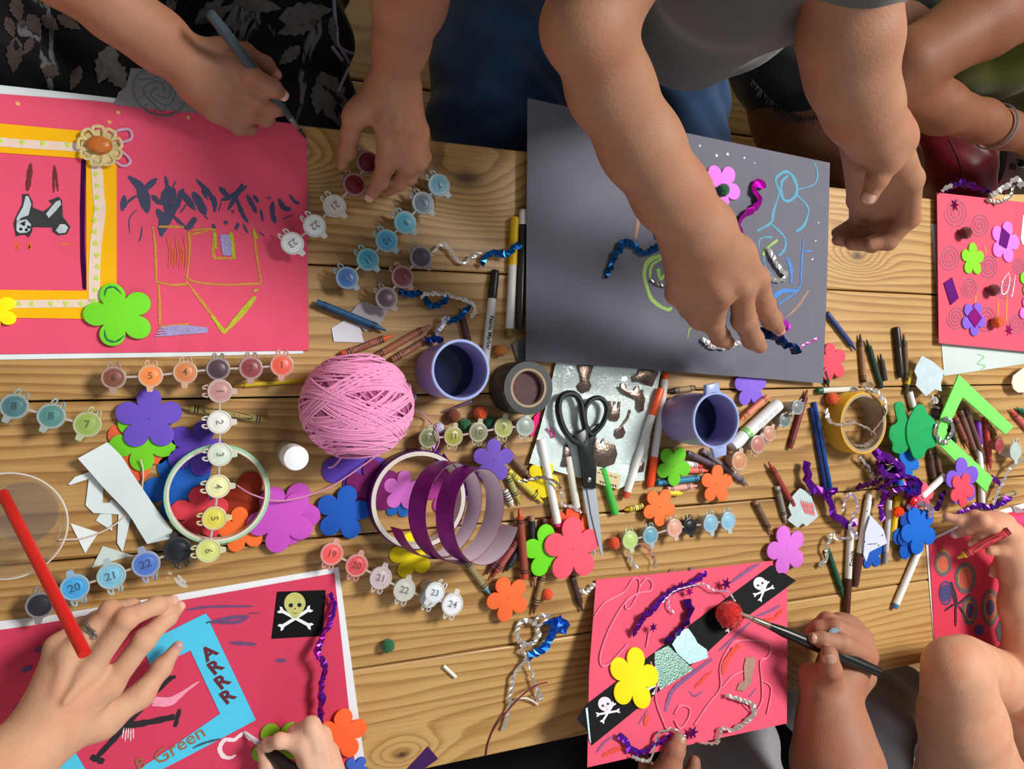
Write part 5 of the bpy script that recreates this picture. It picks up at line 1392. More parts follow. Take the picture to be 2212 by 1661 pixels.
zb = .0165
m = MB(); m.slab([tuple(at(*p, zb).xy) for p in ((1266, 1050), (1286, 1050), (1293, 1110), (1302, 1200), (1297, 1198), (1276, 1110))], zb, .0016, .0004); m.build('blade', ST, t, False)
m = MB(); m.slab([tuple(at(*p, zb).xy) for p in ((1258, 1050), (1274, 1050), (1284, 1120), (1288, 1202), (1284, 1200), (1268, 1110))], zb - .0022, .0016, .0004); m.build('blade', ST, t, False)
m = MB(); m.lathe([(.003, 0), (.003, .0008), (.002, .0014), (0, .0014)], at(1273, 1036, zs + .005), 16); m.build('pivot_screw', mat('steel', (200, 200, 204), .25, metal=1), t)
# ------------------------------------------------------------------ sticker bag
t = thing('sticker_bag', 'shiny plastic bag of bronze foil animal stickers under the scissors', 'sticker bag', at(1290, 920, .004))
bm_ = mat('crinkled_film', (206, 222, 220), .18, var=.10, scale=40, bump=1.0, bscale=220, coat=.8)
def grid_sheet(poly, z, amp, th=.001, n=26, seed=3):
    """crumpled film: a triangulated outline with gentle hills"""
    P = [at(*p, z) for p in poly]; bm = bmesh.new()
    f = bm.faces.new([bm.verts.new(p) for p in P])
    bmesh.ops.triangulate(bm, faces=[f])
    for _ in range(4): bmesh.ops.subdivide_edges(bm, edges=[e for e in bm.edges if e.calc_length() > .009], cuts=1, use_grid_fill=False); bmesh.ops.triangulate(bm, faces=bm.faces[:])
    for v in bm.verts:
        q = mnoise.noise(Vector((v.co.x * 45, v.co.y * 45, seed))) + .5 * mnoise.noise(Vector((v.co.x * 110, v.co.y * 110, seed)))
        v.co.z += amp * (q + .6)
    vs = [v.co.copy() for v in bm.verts]; ix = {v: i for i, v in enumerate(bm.verts)}; fs = [tuple(ix[v] for v in f.verts) for f in bm.faces]; bm.free()
    return vs, fs
m = MB(); m.add(*grid_sheet([(1203, 772), (1310, 788), (1426, 800), (1405, 920), (1390, 1037), (1366, 1040), (1335, 1056), (1285, 1040), (1236, 1028), (1141, 1000), (1158, 950), (1174, 892)], .0050, .0026)); m.build('plastic_film', bm_, t, ang=25, fixn=True)
m = MB(); m.slab([tuple(at(*p, .0092).xy) for p in ((1284, 1012), (1342, 1026), (1336, 1057), (1286, 1043))], .0085, .0007); hc = m.build('header_card', paper_mat((206, 190, 150)), t, False, label='beige card header')
m = MB()
for k in range(7): stroke(m, [(1296 + k * 5.4, 1038 + k * 1.5), (1299 + k * 5.4, 1043.5 + k * 1.5)], 2.6, .0094)
for k in range(5): stroke(m, [(1290 + k * 9, 1020 + k * 2.4), (1297 + k * 9, 1022 + k * 2.4)], 1.4, .0094)
m.build('print_line', BLACK, hc, False)
BRZ = mat('bronze_foil', (124, 106, 96), .25, metal=.8, var=.35, scale=110, bump=.4, bscale=300)
def zc1(p): return [(1120 + x / 4.254, 760 + y / 4.254) for x, y in p]
for pts in ([(540, 130), (690, 120), (650, 260), (672, 310), (650, 360), (600, 378), (555, 350), (540, 310), (580, 270)],
            [(900, 320), (935, 330), (940, 290), (960, 285), (985, 300), (1000, 345), (1060, 355), (1080, 320), (1110, 315), (1110, 350), (1150, 350), (1145, 380), (1165, 430), (1150, 540), (1110, 560), (1080, 520), (1090, 440), (1020, 420), (950, 385)],
            [(1040, 230), (1090, 210), (1110, 165), (1200, 160), (1290, 190), (1260, 250), (1230, 320), (1160, 300), (1110, 270), (1050, 280)],
            [(830, 450), (850, 450), (862, 540), (878, 455), (895, 455), (905, 545), (920, 455), (938, 455), (930, 600), (905, 640), (840, 630), (825, 600)],
            [(1020, 530), (1035, 540), (1010, 620), (960, 680), (985, 740), (960, 790), (910, 800), (880, 760), (890, 710), (940, 690), (1000, 600)],
            [(690, 860), (720, 790), (740, 790), (750, 850), (790, 790), (800, 850), (850, 830), (890, 860), (910, 940), (880, 1030), (800, 1060), (720, 1050), (685, 980)],
            [(420, 860), (450, 850), (480, 940), (470, 1050), (430, 1060), (390, 1050), (420, 980)],
            [(1090, 1060), (1130, 1000), (1160, 1020), (1150, 1100), (1100, 1110)]):
    m = MB(); m.slab([tuple(at(*p, .0085).xy) for p in zc1(pts)], .0075, .0014, .0005); m.build('foil_sticker', BRZ, t, ang=50)
m = MB(); m.tube(pxspline([(1180, 925), (1188, 935), (1192, 945), (1198, 938), (1190, 928)], .0085), .0012, 6); m.build('foil_sticker', foil_mat((206, 90, 150)), t, label='pink foil swirl')
m = MB(); m.slab([tuple(at(*p, .012).xy) for p in ((1160, 900), (1172, 888), (1170, 910), (1156, 945), (1150, 940))], .003, .001); o = m.build('pink_strip', paper_mat((232, 30, 120))); tag(o, 'hot pink paper strip at left edge of the sticker bag', 'paper strip')
# ------------------------------------------------------------------ clear cup with red straw
t = thing('drinking_cup', 'clear plastic cup with a wide rim at the left edge', 'cup', at(30, 1118, 0))
gl = bpy.data.materials.new('clear_plastic'); N, L = nodes_of(gl); b = N['Principled BSDF']
b.inputs['Base Color'].default_value = (.93, .94, .95, 1); b.inputs['Roughness'].default_value = .06; b.inputs['Transmission Weight'].default_value = .9; b.inputs['IOR'].default_value = 1.18
b.inputs['Alpha'].default_value = .26
c = at(16, 1136, .085); R = 116 * mpx(16, 1136, .085); g0 = Vector((c.x, c.y, 0))
m = MB(); m.lathe([(R * .62, .0006), (R * .66, .002), (R * .80, .04), (R * .95, .082), (R, .083), (R, .0855), (R * .94, .086), (R * .935, .083), (R * .785, .04), (R * .645, .003), (R * .60, .0018)], g0, 56); w = m.build('cup_wall', gl, t)
m = MB(); m.lathe([(0, .0008), (R * .62, .0008), (R * .63, .0025), (R * .58, .003), (R * .56, .0018), (0, .0018)], g0, 48); m.build('cup_base', gl, t)
m = MB(); m.lathe([(R * .975, .084), (R * 1.0, .0845), (R * 1.0, .0862), (R * .975, .0866)], g0, 64, close=True); m.build('rim', mat('rim_highlight', (226, 226, 224), .12, alpha=.6), t)  # whitish ring paints the highlight along the clear lip
m = MB(); m.tube([at(6, 1066, .014), at(183, 1412, .165)], .0053, 18); o = m.build('red_straw', plastic((212, 34, 28), .3)); tag(o, 'thick red straw slanting from the clear cup over the ringed hand', 'straw')
# ------------------------------------------------------------------ white scraps and tags
def scrap(pts, rgb, label, z, th=.0006, name='paper_scrap', cat='paper scrap', group='paper scraps', mt=None, zs=None):
    P = [at(p[0], p[1], (zs[i] if zs else z)) for i, p in enumerate(pts)]; m = MB()
    if zs: m.slab([(p.x, p.y, p.z) for p in P], 0, th)
    else: m.slab([(p.x, p.y) for p in P], z, th)
    o = m.build(name, mt or paper_mat(rgb), None, False); return tag(o, label, cat, group)
WP = (216, 230, 232)
sc = thing('paper_scrap', 'large folded white paper strip left of the mint ring', 'paper scrap', at(270, 1060, .0075), 'paper scraps')
m = MB(); prof = [(168, 990, .016), (193, 1018, .010), (232, 1062, .008), (277, 1110, .0075), (300, 1146, .009), (318, 1175, .012)]; pro2 = [(232, 955, .016), (262, 985, .012), (287, 1024, .0125), (310, 1058, .010), (340, 1102, .010), (373, 1145, .016)]
A_ = pxspline(prof, 0, 5); B_ = pxspline(pro2, 0, 5); k = len(A_)
for off in (0, .0006): m.add([p + Vector((0, 0, off)) for p in A_] + [p + Vector((0, 0, off)) for p in B_], [(i, i + 1, k + i + 1, k + i) for i in range(k - 1)])
m.build('paper_strip', paper_mat(WP), sc, ang=60)
m = MB(); m.slab([(p.x, p.y, p.z) for p in pxs([(318, 1175, .012), (373, 1145, .016), (366, 1164, .022)])], 0, .0006); m.build('folded_end', paper_mat(WP), sc, False)
scrap([(193, 1019), (162, 1030), (147, 1046), (153, 1047), (192, 1034), (185, 1091), (202, 1108), (256, 1111), (253, 1173), (265, 1192), (283, 1118), (251, 1085), (240, 1078), (236, 1086), (222, 1086), (223, 1052)], WP, 'white cut out letter shape tucked under the folded strip', .0012)
scrap([(216, 1110), (207, 1124), (243, 1147), (241, 1110)], WP, 'small white four sided scrap under the cut out letter', .0004)
scrap([(152, 1130), (213, 1150), (184, 1195)], (230, 238, 240), 'small white paper triangle between clear cup and cut out letter', .0006)
scrap([(222, 1179), (288, 1200), (240, 1212), (198, 1227)], (206, 218, 214), 'white paper triangle touching the pot marked 21', .0006)
scrap([(716, 709), (744, 692), (777, 704), (786, 740), (721, 738)], (226, 226, 240), 'white paper tag under the dark blue crayon', .0006)
scrap([(757, 676), (770, 660), (787, 651), (838, 669), (823, 699), (790, 717), (777, 704)], (184, 176, 184), 'grey white rounded paper piece under the dark blue crayon', .0018)
SIL = mat('silver_film', (206, 226, 234), .2, metal=.25, var=.1, scale=60, bump=.5, bscale=200)
scrap([(1978, 790), (1990, 768), (2012, 780), (2039, 802), (2031, 828), (2033, 845), (2018, 841), (1999, 856), (1990, 846), (1977, 832), (1980, 815), (1974, 802)], None, 'crinkled silver foil tag above the green flowers', .0170, .0012, 'foil_tag', 'tag', 'shaped tags', SIL)
tg = scrap([(1727, 1054), (1749, 1065), (1766, 1115), (1741, 1137), (1733, 1130), (1722, 1140), (1700, 1123), (1709, 1112), (1702, 1095), (1711, 1071)], None, 'clear house shaped tag striped red by the brick red crayon', .0075, .0012, 'clear_tag', 'tag', 'shaped tags', mat('clear_tag', (196, 214, 218), .2, alpha=.85, var=.1, scale=50))
m = MB()
for k in range(6): stroke(m, [(1729 + k * 5, 1080 + k), (1740 + k * 4, 1110 + k)], 4, .0089)
m.build('red_stripes', wax_line_mat((214, 110, 112)), tg, False)
wt = scrap([(1879, 1112), (1907, 1143), (1915, 1173), (1877, 1192), (1870, 1213), (1864, 1198), (1868, 1150)], (200, 206, 232), 'pale lilac tag with dots beside the brown capped marker', .0135, .0012, 'paper_tag', 'tag', 'shaped tags')
m = MB()
for x, y in ((1873, 1098), (1868, 1164), (1898, 1172), (1906, 1150)): m.lathe([(.0014, 0), (0, .0003)], at(x, y + 6, .0148), 8)
stroke(m, [(1872, 1176), (1896, 1174)], 1.4, .0148)
m.build('ink_dots', BLACK, wt, False)
scrap([(2230, 788), (2211, 793), (2187, 812), (2184, 826), (2188, 840), (2198, 848), (2230, 846)], (222, 206, 192), 'cream scalloped tag cut by the right edge', .0140, .0012, 'paper_tag', 'tag', 'shaped tags')
scrap([(1106, 742), (1120, 735), (1140, 728), (1140, 790), (1118, 780), (1112, 762)], None, 'clear crinkled scrap showing left of the grey sheet corner', .002, .0008, 'plastic_scrap', 'plastic scrap', None, mat('clear_tag2', (120, 122, 124), .2, alpha=.8, var=.2, scale=60))
scrap([(924, 1612), (946, 1638), (905, 1668), (872, 1668)], None, 'dark purple glitter strip cut by the bottom edge', .0004, .0008, 'glitter_strip', 'paper strip', None, mat('strip_purple', (66, 28, 92), .45, metal=.3, var=.2, scale=500))
gf = MB(); gf.slab([tuple(at(*p, .024).xy) for p in ((2072, 809), (2032, 900), (2021, 952), (2131, 1063), (2145, 1032), (2050, 944), (2045, 930), (2080, 858), (2172, 938), (2190, 922))], .0215, .0025, .0005)
o = gf.build('foam_corner_piece', foam_mat((120, 226, 100))); tag(o, 'bright green foam corner frame on the right heap', 'foam frame')
crayon((958, 1438), (985, 1463), (226, 226, 214), None, 'tiny white wax stub alone on bare wood', .0026, r=.0025, tip=False)
m = MB()
for pts, w in (([(362, 1236), (372, 1240)], 6), ([(376, 1248), (392, 1262), (405, 1268)], 9), ([(384, 1242), (396, 1256)], 7), ([(360, 1250), (366, 1248)], 3), ([(392, 1250), (402, 1260)], 5)): stroke(m, pts, w, .0001)
m.build('paint_smear', mat('dry_white_paint', (214, 206, 196), .7, alpha=.7, var=.2, scale=400), TB, False, label='dried white paint smear')
# ------------------------------------------------------------------ tinsel and foil garlands
SILV, BLF, PURP, MAGF = (206, 200, 194), (8, 70, 130), (92, 20, 150), (180, 8, 160)
garland([('silver_section', SILV, 9, [(926, 560, .006), (952, 528, .008), (963, 530, .008), (984, 556, .006), (1000, 568, .006), (1020, 554, .006), (1040, 546, .006)]), ('blue_section', BLF, 15, [(1040, 572, .007), (1056, 552, .009), (1074, 546, .010), (1094, 548, .012), (1106, 536, .014), (1122, 526, .015)])], 'silver and blue tinsel strand reaching the yellow marker')
garland([('blue_section', BLF, 17, [(862, 630, .014), (884, 634, .012), (908, 634, .008), (922, 652, .006), (938, 664, .006), (958, 652, .007), (966, 640, .007)]), ('silver_section', SILV, 10, [(908, 644, .012), (930, 634, .011), (960, 636, .008), (990, 644, .006), (1016, 652, .007), (1028, 668, .007), (1016, 684, .007)]), ('blue_tail', BLF, 13, [(1014, 660, .012), (1004, 672, .012), (986, 688, .010), (966, 694, .010)]), ('silver_tail', (170, 170, 190), 12, [(972, 684, .014), (956, 698, .013), (944, 716, .012), (938, 738, .011)], {'tw': .1}), ('blue_end', (14, 40, 110), 15, [(920, 736, .013), (940, 732, .014), (956, 736, .014)])], 'blue and silver tinsel curl above the lilac cup')
garland([('blue_strand', (10, 62, 116), 15, [(1305, 598, .017), (1322, 572, .018), (1334, 544, .019), (1346, 524, .019), (1366, 530, .018), (1384, 546, .018), (1400, 544, .018), (1424, 532, .018), (1450, 526, .018)]), ('dark_strand', (40, 44, 56), 11, [(1410, 486, .018), (1420, 500, .018), (1432, 522, .018)])], 'dark blue tinsel on the grey sheet left of the hand')
garland([('silver_strand', SILV, 12, [(1656, 534, .018), (1670, 556, .019), (1684, 580, .019), (1698, 596, .019), (1684, 606, .018), (1662, 602, .018), (1642, 600, .017)])], 'silver tinsel hook on the grey sheet right of the hand')
garland([('silver_strand', SILV, 12, [(1516, 734, .018), (1536, 746, .018), (1556, 750, .018), (1580, 746, .018), (1602, 742, .018)])], 'silver tinsel curve under the fingers on the grey sheet')
garland([('silver_strand', (120, 110, 104), 7, [(1405, 606, .0165), (1420, 614, .0165), (1440, 618, .0165)])], 'thin silver strand in the lime chalk ring')
garland([('foil_strip', MAGF, 20, [(1652, 398, .019), (1628, 398, .019), (1634, 420, .019), (1638, 442, .019), (1618, 456, .020), (1602, 468, .020), (1597, 492, .018), (1612, 520, .018), (1622, 538, .018)], {'tw': .18, 'flat': .2, 'rough': .08, 'step': .006})], 'magenta foil strip in zigzag on the grey sheet', 'foil_strip', 'foil strip')
garland([('silver_chain', SILV, 9, [(1374, 1228, .008), (1366, 1212, .007), (1356, 1196, .006), (1366, 1182, .014), (1384, 1174, .018), (1402, 1190, .009), (1412, 1208, .007), (1416, 1226, .009)])], 'silver tinsel loop behind the pink skull card')
garland([('silver_chain', SILV, 10, [(1252, 1270, .006), (1262, 1280, .006), (1274, 1272, .007), (1284, 1262, .007)])], 'short silver tinsel at the corner of the skull card')
# figure shaped tinsel
ring = [(1140 + 24 * math.cos(a), 1366 + 26 * math.sin(a), .008 + .002 * math.sin(3 * a)) for a in np.linspace(-1.4, 4.9, 14)]
garland([('silver_ring', SILV, 11, ring), ('silver_loop', SILV, 10, [(1152, 1352, .010), (1162, 1336, .012), (1178, 1328, .013), (1186, 1322, .013), (1180, 1338, .012), (1164, 1352, .010)]), ('silver_leg', SILV, 9, [(1130, 1392, .008), (1126, 1408, .008), (1138, 1418, .008), (1122, 1442, .007), (1108, 1464, .007), (1104, 1500, .007), (1098, 1540, .006), (1086, 1576, .005)]),
         ('silver_leg', SILV, 8, [(1136, 1416, .008), (1146, 1446, .008), (1156, 1478, .008), (1166, 1500, .008), (1172, 1508, .008), (1164, 1514, .007), (1156, 1500, .008)]), ('blue_arm', (20, 84, 190), 20, [(1144, 1418, .009), (1160, 1410, .011), (1176, 1400, .012), (1186, 1384, .012), (1196, 1366, .013)]), ('blue_tuft', (26, 80, 180), 24, [(1186, 1350, .012), (1200, 1342, .014), (1214, 1346, .014), (1220, 1356, .012), (1206, 1362, .013), (1196, 1350, .016), (1212, 1338, .012)], {'step': .003})], 'silver and blue tinsel figure lying on bare wood')
m = MB(); m.tube(pxspline([(1050, 1632, .0012), (1054, 1606, .0012), (1068, 1572, .0015), (1094, 1538, .006), (1130, 1500, .013), (1160, 1480, .013), (1182, 1474, .012)]), .0011, 6); o = m.build('thread', wool_mat((120, 30, 50))); tag(o, 'dark red thread curving below the tinsel figure', 'thread')
m = MB(); 
P = pxspline([(1104, 1520, .006), (1118, 1510, .008), (1136, 1508, .008), (1150, 1514, .006), (1162, 1522, .004)]); m.tube(P, .0012, 6); o = m.build('white_strip', paper_mat((226, 214, 206))); tag(o, 'thin white arched strip across the tinsel figure legs', 'paper strip')
# on the pirate card and the skull card
garland([('purple_tinsel', (84, 26, 140), 13, [(712, 1284, .010), (722, 1306, .010), (716, 1336, .012), (700, 1366, .014), (688, 1398, .018), (690, 1416, .022), (700, 1432, .022), (702, 1448, .020), (694, 1476, .018), (698, 1510, .018), (690, 1540, .016), (694, 1560, .014)]), ('magenta_tinsel', (140, 16, 120), 9, [(720, 1292, .012), (714, 1322, .013), (706, 1356, .016), (690, 1386, .020), (682, 1412, .023), (704, 1440, .022), (696, 1470, .020), (690, 1506, .019), (698, 1544, .016)])], 'purple tinsel twist hanging down the pirate card edge')
Zk = lambda x, y, d=.004: zf4(x, y) + d
def on4(pts, d=.004): return [(x, y, zf4(x, y) + d) for x, y in z24(pts)]
garland([('purple_tinsel', (96, 26, 150), 15, on4([(440, 660), (500, 550), (560, 490), (640, 410), (720, 350), (800, 300), (880, 270), (960, 215), (990, 205)], .007)), ('purple_leaf', (70, 20, 120), 22, on4([(840, 400), (865, 470), (840, 560), (770, 640), (700, 720)], .006), {'tw': .3}), ('silver_thread', (220, 190, 214), 4, on4([(660, 415), (760, 330), (900, 290), (980, 285), (1050, 330), (1150, 340), (1200, 410)], .010)), ('silver_thread', (190, 160, 214), 4, on4([(705, 390), (710, 460), (755, 500)], .006))], 'purple star garland across the top of the skull card')
for x, y, dg in ((1135, 280, 12), (590, 605, 30), (460, 620, 50), (520, 520, 5), (800, 290, 20), (860, 340, 40), (885, 1390, 0), (830, 1420, 30)):
    q = z24([(x, y)])[0]; lab = {1135: 'purple foil star at right end of the star garland', 590: 'magenta foil star hanging low from the star garland', 460: 'dark foil star at left end of the star garland', 520: 'purple foil star left of the garland middle', 800: 'purple foil star above the garland middle', 860: 'magenta foil star below the garland middle', 885: 'dark purple foil star by the thumb', 830: 'magenta foil star left of the one by the thumb'}[x]
    star(q[0], q[1], 15 if x in (1135, 885) else 11, (110, 20, 110) if x != 860 else (190, 20, 130), lab, .011 if y < 1000 else .006, None, zf4, dg)
garland([('purple_tinsel', (104, 34, 170), 16, on4([(320, 1410), (370, 1440), (410, 1500), (470, 1540), (540, 1530), (600, 1490), (660, 1440), (720, 1400)], .006)), ('silver_chain', SILV, 8, on4([(430, 1570), (500, 1590), (560, 1600), (590, 1540), (610, 1430), (640, 1390), (700, 1370), (770, 1380), (820, 1420)], .007))], 'purple and silver tinsel along the bottom of the skull card')
garland([('silver_chain', SILV, 10, on4([(1130, 1110), (1200, 1130), (1300, 1160), (1340, 1190), (1330, 1260), (1250, 1330), (1180, 1370), (1090, 1360), (1075, 1430), (1040, 1470), (930, 1465)], .006))], 'silver tinsel chain at lower right of the skull card')
# right heap
def z3c(p, z): return [(1600 + x / 3.614, 960 + y / 3.614, z) for x, y in p]
garland([('purple_tinsel', (98, 22, 146), 22, z3c([(520, 130), (500, 200), (520, 280), (545, 340), (600, 370), (660, 400), (690, 470), (720, 540), (770, 590), (830, 610), (880, 600)], .012), {'step': .009, 'tw': .3, 'flat': .55, 'rough': .12}), ('purple_coil', (84, 16, 130), 13, z3c([(670, 400), (690, 370), (730, 370), (760, 350), (720, 350), (690, 390)], .016))], 'shiny purple tinsel curving over the blue pencils')
garland([('silver_chain', (190, 170, 190), 9, z3c([(800, 520), (810, 450), (850, 390), (890, 420), (910, 490), (880, 560), (850, 640), (890, 680), (900, 740)], .018))], 'silver tinsel spiral above the printed brown marker')
garland([('purple_tangle', (104, 26, 156), 20, z3c([(1050, 60), (1100, 110), (1180, 130), (1240, 170), (1190, 220), (1250, 240), (1320, 250), (1380, 310), (1340, 370), (1280, 330), (1200, 290), (1140, 310), (1090, 350), (1150, 390), (1110, 420)], .020), {'step': .007, 'tw': .5, 'rough': .15, 'flat': .5}), ('purple_loop', (110, 30, 160), 17, z3c([(1060, 120), (1130, 90), (1210, 150), (1270, 200), (1210, 260), (1120, 230), (1080, 170)], .026), {'step': .007, 'tw': .4, 'flat': .5, 'rough': .12}), ('purple_loop', (84, 20, 130), 16, z3c([(1180, 380), (1240, 340), (1330, 300), (1390, 330), (1360, 390), (1290, 400)], .024), {'step': .007, 'tw': .4, 'flat': .5, 'rough': .12}), ('purple_tail', (92, 22, 140), 14, z3c([(1130, 420), (1090, 480), (1100, 560), (1110, 590)], .016)), ('blue_foil', (10, 60, 170), 16, z3c([(1190, 300), (1240, 300), (1280, 350), (1330, 380), (1370, 310)], .024)), ('plum_foil', (70, 20, 70), 13, z3c([(900, 340), (960, 320), (1030, 300), (1090, 260), (1060, 180), (1100, 80)], .016)), ('dark_foil', (24, 16, 60), 22, z3c([(1060, 150), (1120, 180), (1170, 220), (1230, 200)], .012))], 'tangled purple and blue tinsel heap below the green flowers')
garland([('silver_chain', SILV, 8, [(1858, 984, .012), (1868, 1000, .010), (1880, 1016, .010), (1890, 1036, .014), (1904, 1024, .020), (1922, 1010, .024), (1944, 1000, .024)])], 'silver chain running down from the yellow tape roll')
garland([('silver_chain', SILV, 14, [(1782, 884, 0.020), (1786, 900, 0.020), (1792, 912, 0.029), (1820, 918, 0.037), (1842, 912, 0.037), (1866, 922, 0.035), (1884, 934, 0.029), (1888, 946, 0.025), (1868, 962, 0.020), (1846, 962, 0.020)]), ('silver_chain', SILV, 12, [(1856, 830, 0.020), (1876, 838, 0.033), (1898, 850, 0.041), (1914, 874, 0.041), (1910, 902, 0.036), (1892, 924, 0.030), (1880, 940, 0.029)]), ('silver_knot', SILV, 16, [(1862, 836, 0.020), (1874, 828, 0.025), (1884, 836, 0.030), (1876, 846, 0.035), (1888, 844, 0.038)], {'step': .003})], 'silver tinsel looped through the yellow tape roll')
garland([('silver_ring', (150, 150, 152), 10, [(2036, 906, .028), (2052, 908, .028), (2058, 926, .028), (2050, 946, .028), (2038, 956, .028), (2026, 948, .028), (2020, 930, .028), (2028, 912, .028)]), ('dark_tinsel', (60, 56, 66), 14, [(2024, 880, .020), (2016, 892, .020), (2026, 906, .024)]), ('silver_knot', SILV, 15, [(2010, 858, .020), (2020, 868, .020), (2008, 874, .020), (2022, 880, .020)])], 'silver tinsel ring hooked on the green frame corner')
garland([('purple_tinsel', (84, 26, 140), 14, [(2062, 1116, .018), (2084, 1106, .014), (2112, 1092, .012), (2136, 1096, .012), (2160, 1088, .012), (2180, 1074, .012)]), ('purple_piece', (120, 40, 150), 12, [(2140, 1030, .012), (2156, 1040, .012), (2166, 1048, .012)]), ('dark_piece', (52, 14, 90), 16, [(2040, 1062, .016), (2030, 1084, .016), (2022, 1102, .016)])], 'purple tinsel by the drawing hand at the right')
garland([('silver_chain', SILV, 9, [(2144, 1090, .016), (2154, 1066, .014), (2166, 1040, .014), (2184, 1010, .016), (2212, 990, .018), (2230, 980, .018)])], 'silver tinsel strand at the right edge')
garland([('silver_chain', SILV, 9, [(1772, 1222, .006), (1786, 1208, .007), (1784, 1188, .010), (1792, 1166, .014), (1798, 1154, .012), (1806, 1164, .012), (1822, 1162, .016), (1836, 1160, .020)]), ('silver_end', SILV, 14, [(1768, 1224, .006), (1778, 1214, .007)])], 'silver tinsel hook left of the dark green crayon')
garland([('clear_loop', (170, 150, 170), 14, [(1958, 1098, .018), (1976, 1086, .022), (1998, 1090, .024), (2012, 1104, .022), (2004, 1116, .020)]), ('pink_foil', (206, 30, 110), 14, [(1968, 1068, .018), (1980, 1076, .020), (1974, 1092, .020), (1960, 1084, .018)])], 'pale foil loop above the blue flower stack')
def gem(px, py, r, rgb, label, z):
    c = at(px, py, z); m = MB(); m.ball(c, r, 8, 5, .12, (1.2, 1, .8)); o = m.build('plastic_gem', mat('gem_%d_%d_%d' % rgb, rgb, .1, trans=.3), None, False); return tag(o, label, 'gem', 'plastic gems')
gem(1940, 1106, .009, (250, 70, 20), 'bright orange plastic gem beside the blue flower stack', .0220)
gem(1974, 1082, .007, (236, 40, 50), 'red plastic gem above the blue flower stack', .0280)
gem(1946, 1044, .005, (40, 130, 220), 'blue plastic gem in the purple tinsel heap', .0320)
garland([('purple_foil', (70, 30, 120), 13, [(935, 962, .016), (944, 976, .020), (942, 994, .02), (958, 986, .02), (962, 1000, .02), (956, 1010, .03)]), ('purple_strip', (76, 22, 120), 17, [(998, 1044, .004), (1004, 1070, .004), (994, 1100, .004), (990, 1128, .004)], {'tw': .2})], 'violet foil curl behind the ribbon loops')
garland([('silver_chain', SILV, 8, [(1212, 1060, .012), (1216, 1078, .010), (1216, 1092, .008), (1234, 1094, .008), (1248, 1102, .008), (1256, 1108, .007)])], 'silver tinsel bit between white marker and scissors')
garland([('clear_strand', (140, 126, 110), 8, [(1120, 1040, .011), (1150, 1034, .012), (1180, 1032, .018), (1200, 1042, .020), (1212, 1056, .016)])], 'clear twisted strand crossing the yellow crayon')
# ------------------------------------------------------------------ people round the table
def brush(tip, mid, end, rpx, label, ferrule=(170, 172, 176), handle=(38, 48, 54), tipc=(60, 44, 40), fr=.80, br=.92, name='paint_brush'):
    """tip / end (px,py,z); straight brush"""
    a, b = at(*end), at(*tip); ax = b - a; Ln = ax.length; ax.normalize(); r = rpx * mpx(*mid)
    t = thing(name, label, 'paintbrush', (a + b) / 2, 'paintbrushes')
    m = MB(); m.lathe([(r * .5, 0), (r * .8, .001), (r * .95, Ln * .15), (r, Ln * (fr - .3)), (r * .85, Ln * (fr - .1)), (r * .55, Ln * fr)], a, 20, ax); m.build('handle', plastic(handle, .3), t)
    m = MB(); m.lathe([(r * .5, Ln * (fr - .01)), (r * .56, Ln * fr), (r * .45, Ln * (br - .01)), (r * .34, Ln * br)], a, 18, ax); m.build('ferrule', mat('ferrule_%d_%d_%d' % ferrule, ferrule, .3, metal=.8), t)
    m = MB(); m.lathe([(r * .34, Ln * (br - .005)), (r * .38, Ln * (br + .02)), (r * .22, Ln * .975), (r * .04, Ln)], a, 14, ax); m.build('bristles', paint_mat(tipc), t)
    return t
# ---------- A: patterned dress, brush hand and pot hand
pa = thing('person', 'person in black leaf patterned dress painting the palm card with a dark brush', 'person', (-.05, .62, FLOOR_Z))
SK_A = skin_mat('skin_tan', (164, 116, 90), .35)
f = Flesh()
f.chain([(130, -70, .11, 66), (250, 20, .085, 62), (340, 85, .07, 58), (420, 150, .055, 50)], .02)
f.chain([(424, 132, .056, 38), (506, 140, .066, 24)], .014); f.chain([(420, 160, .052, 40), (492, 176, .060, 24)], .014)
f.chain([(425, 178, .047, 36), (480, 208, .046, 24)], .014); f.chain([(432, 196, .042, 32), (466, 240, .034, 23)], .014); f.chain([(440, 210, .03, 26), (500, 235, .028, 22)], .012)
f.digit([(506, 140, .066, 22), (540, 160, .074, 20.5), (588, 190, .064, 18.5), (609, 204, .054, 14)])
f.digit([(492, 178, .058, 22), (552, 214, .052, 19), (592, 234, .038, 16), (606, 240, .028, 12)])
f.digit([(478, 208, .046, 22), (536, 246, .036, 18), (574, 256, .026, 16), (584, 260, .018, 12)])
f.digit([(466, 240, .034, 20), (516, 275, .024, 16), (542, 279, .018, 14)])
f.chain([(432, 122, .052, 34), (474, 104, .060, 19)], .012); f.digit([(474, 104, .060, 19), (530, 110, .054, 16), (574, 138, .048, 15), (598, 162, .045, 12)])
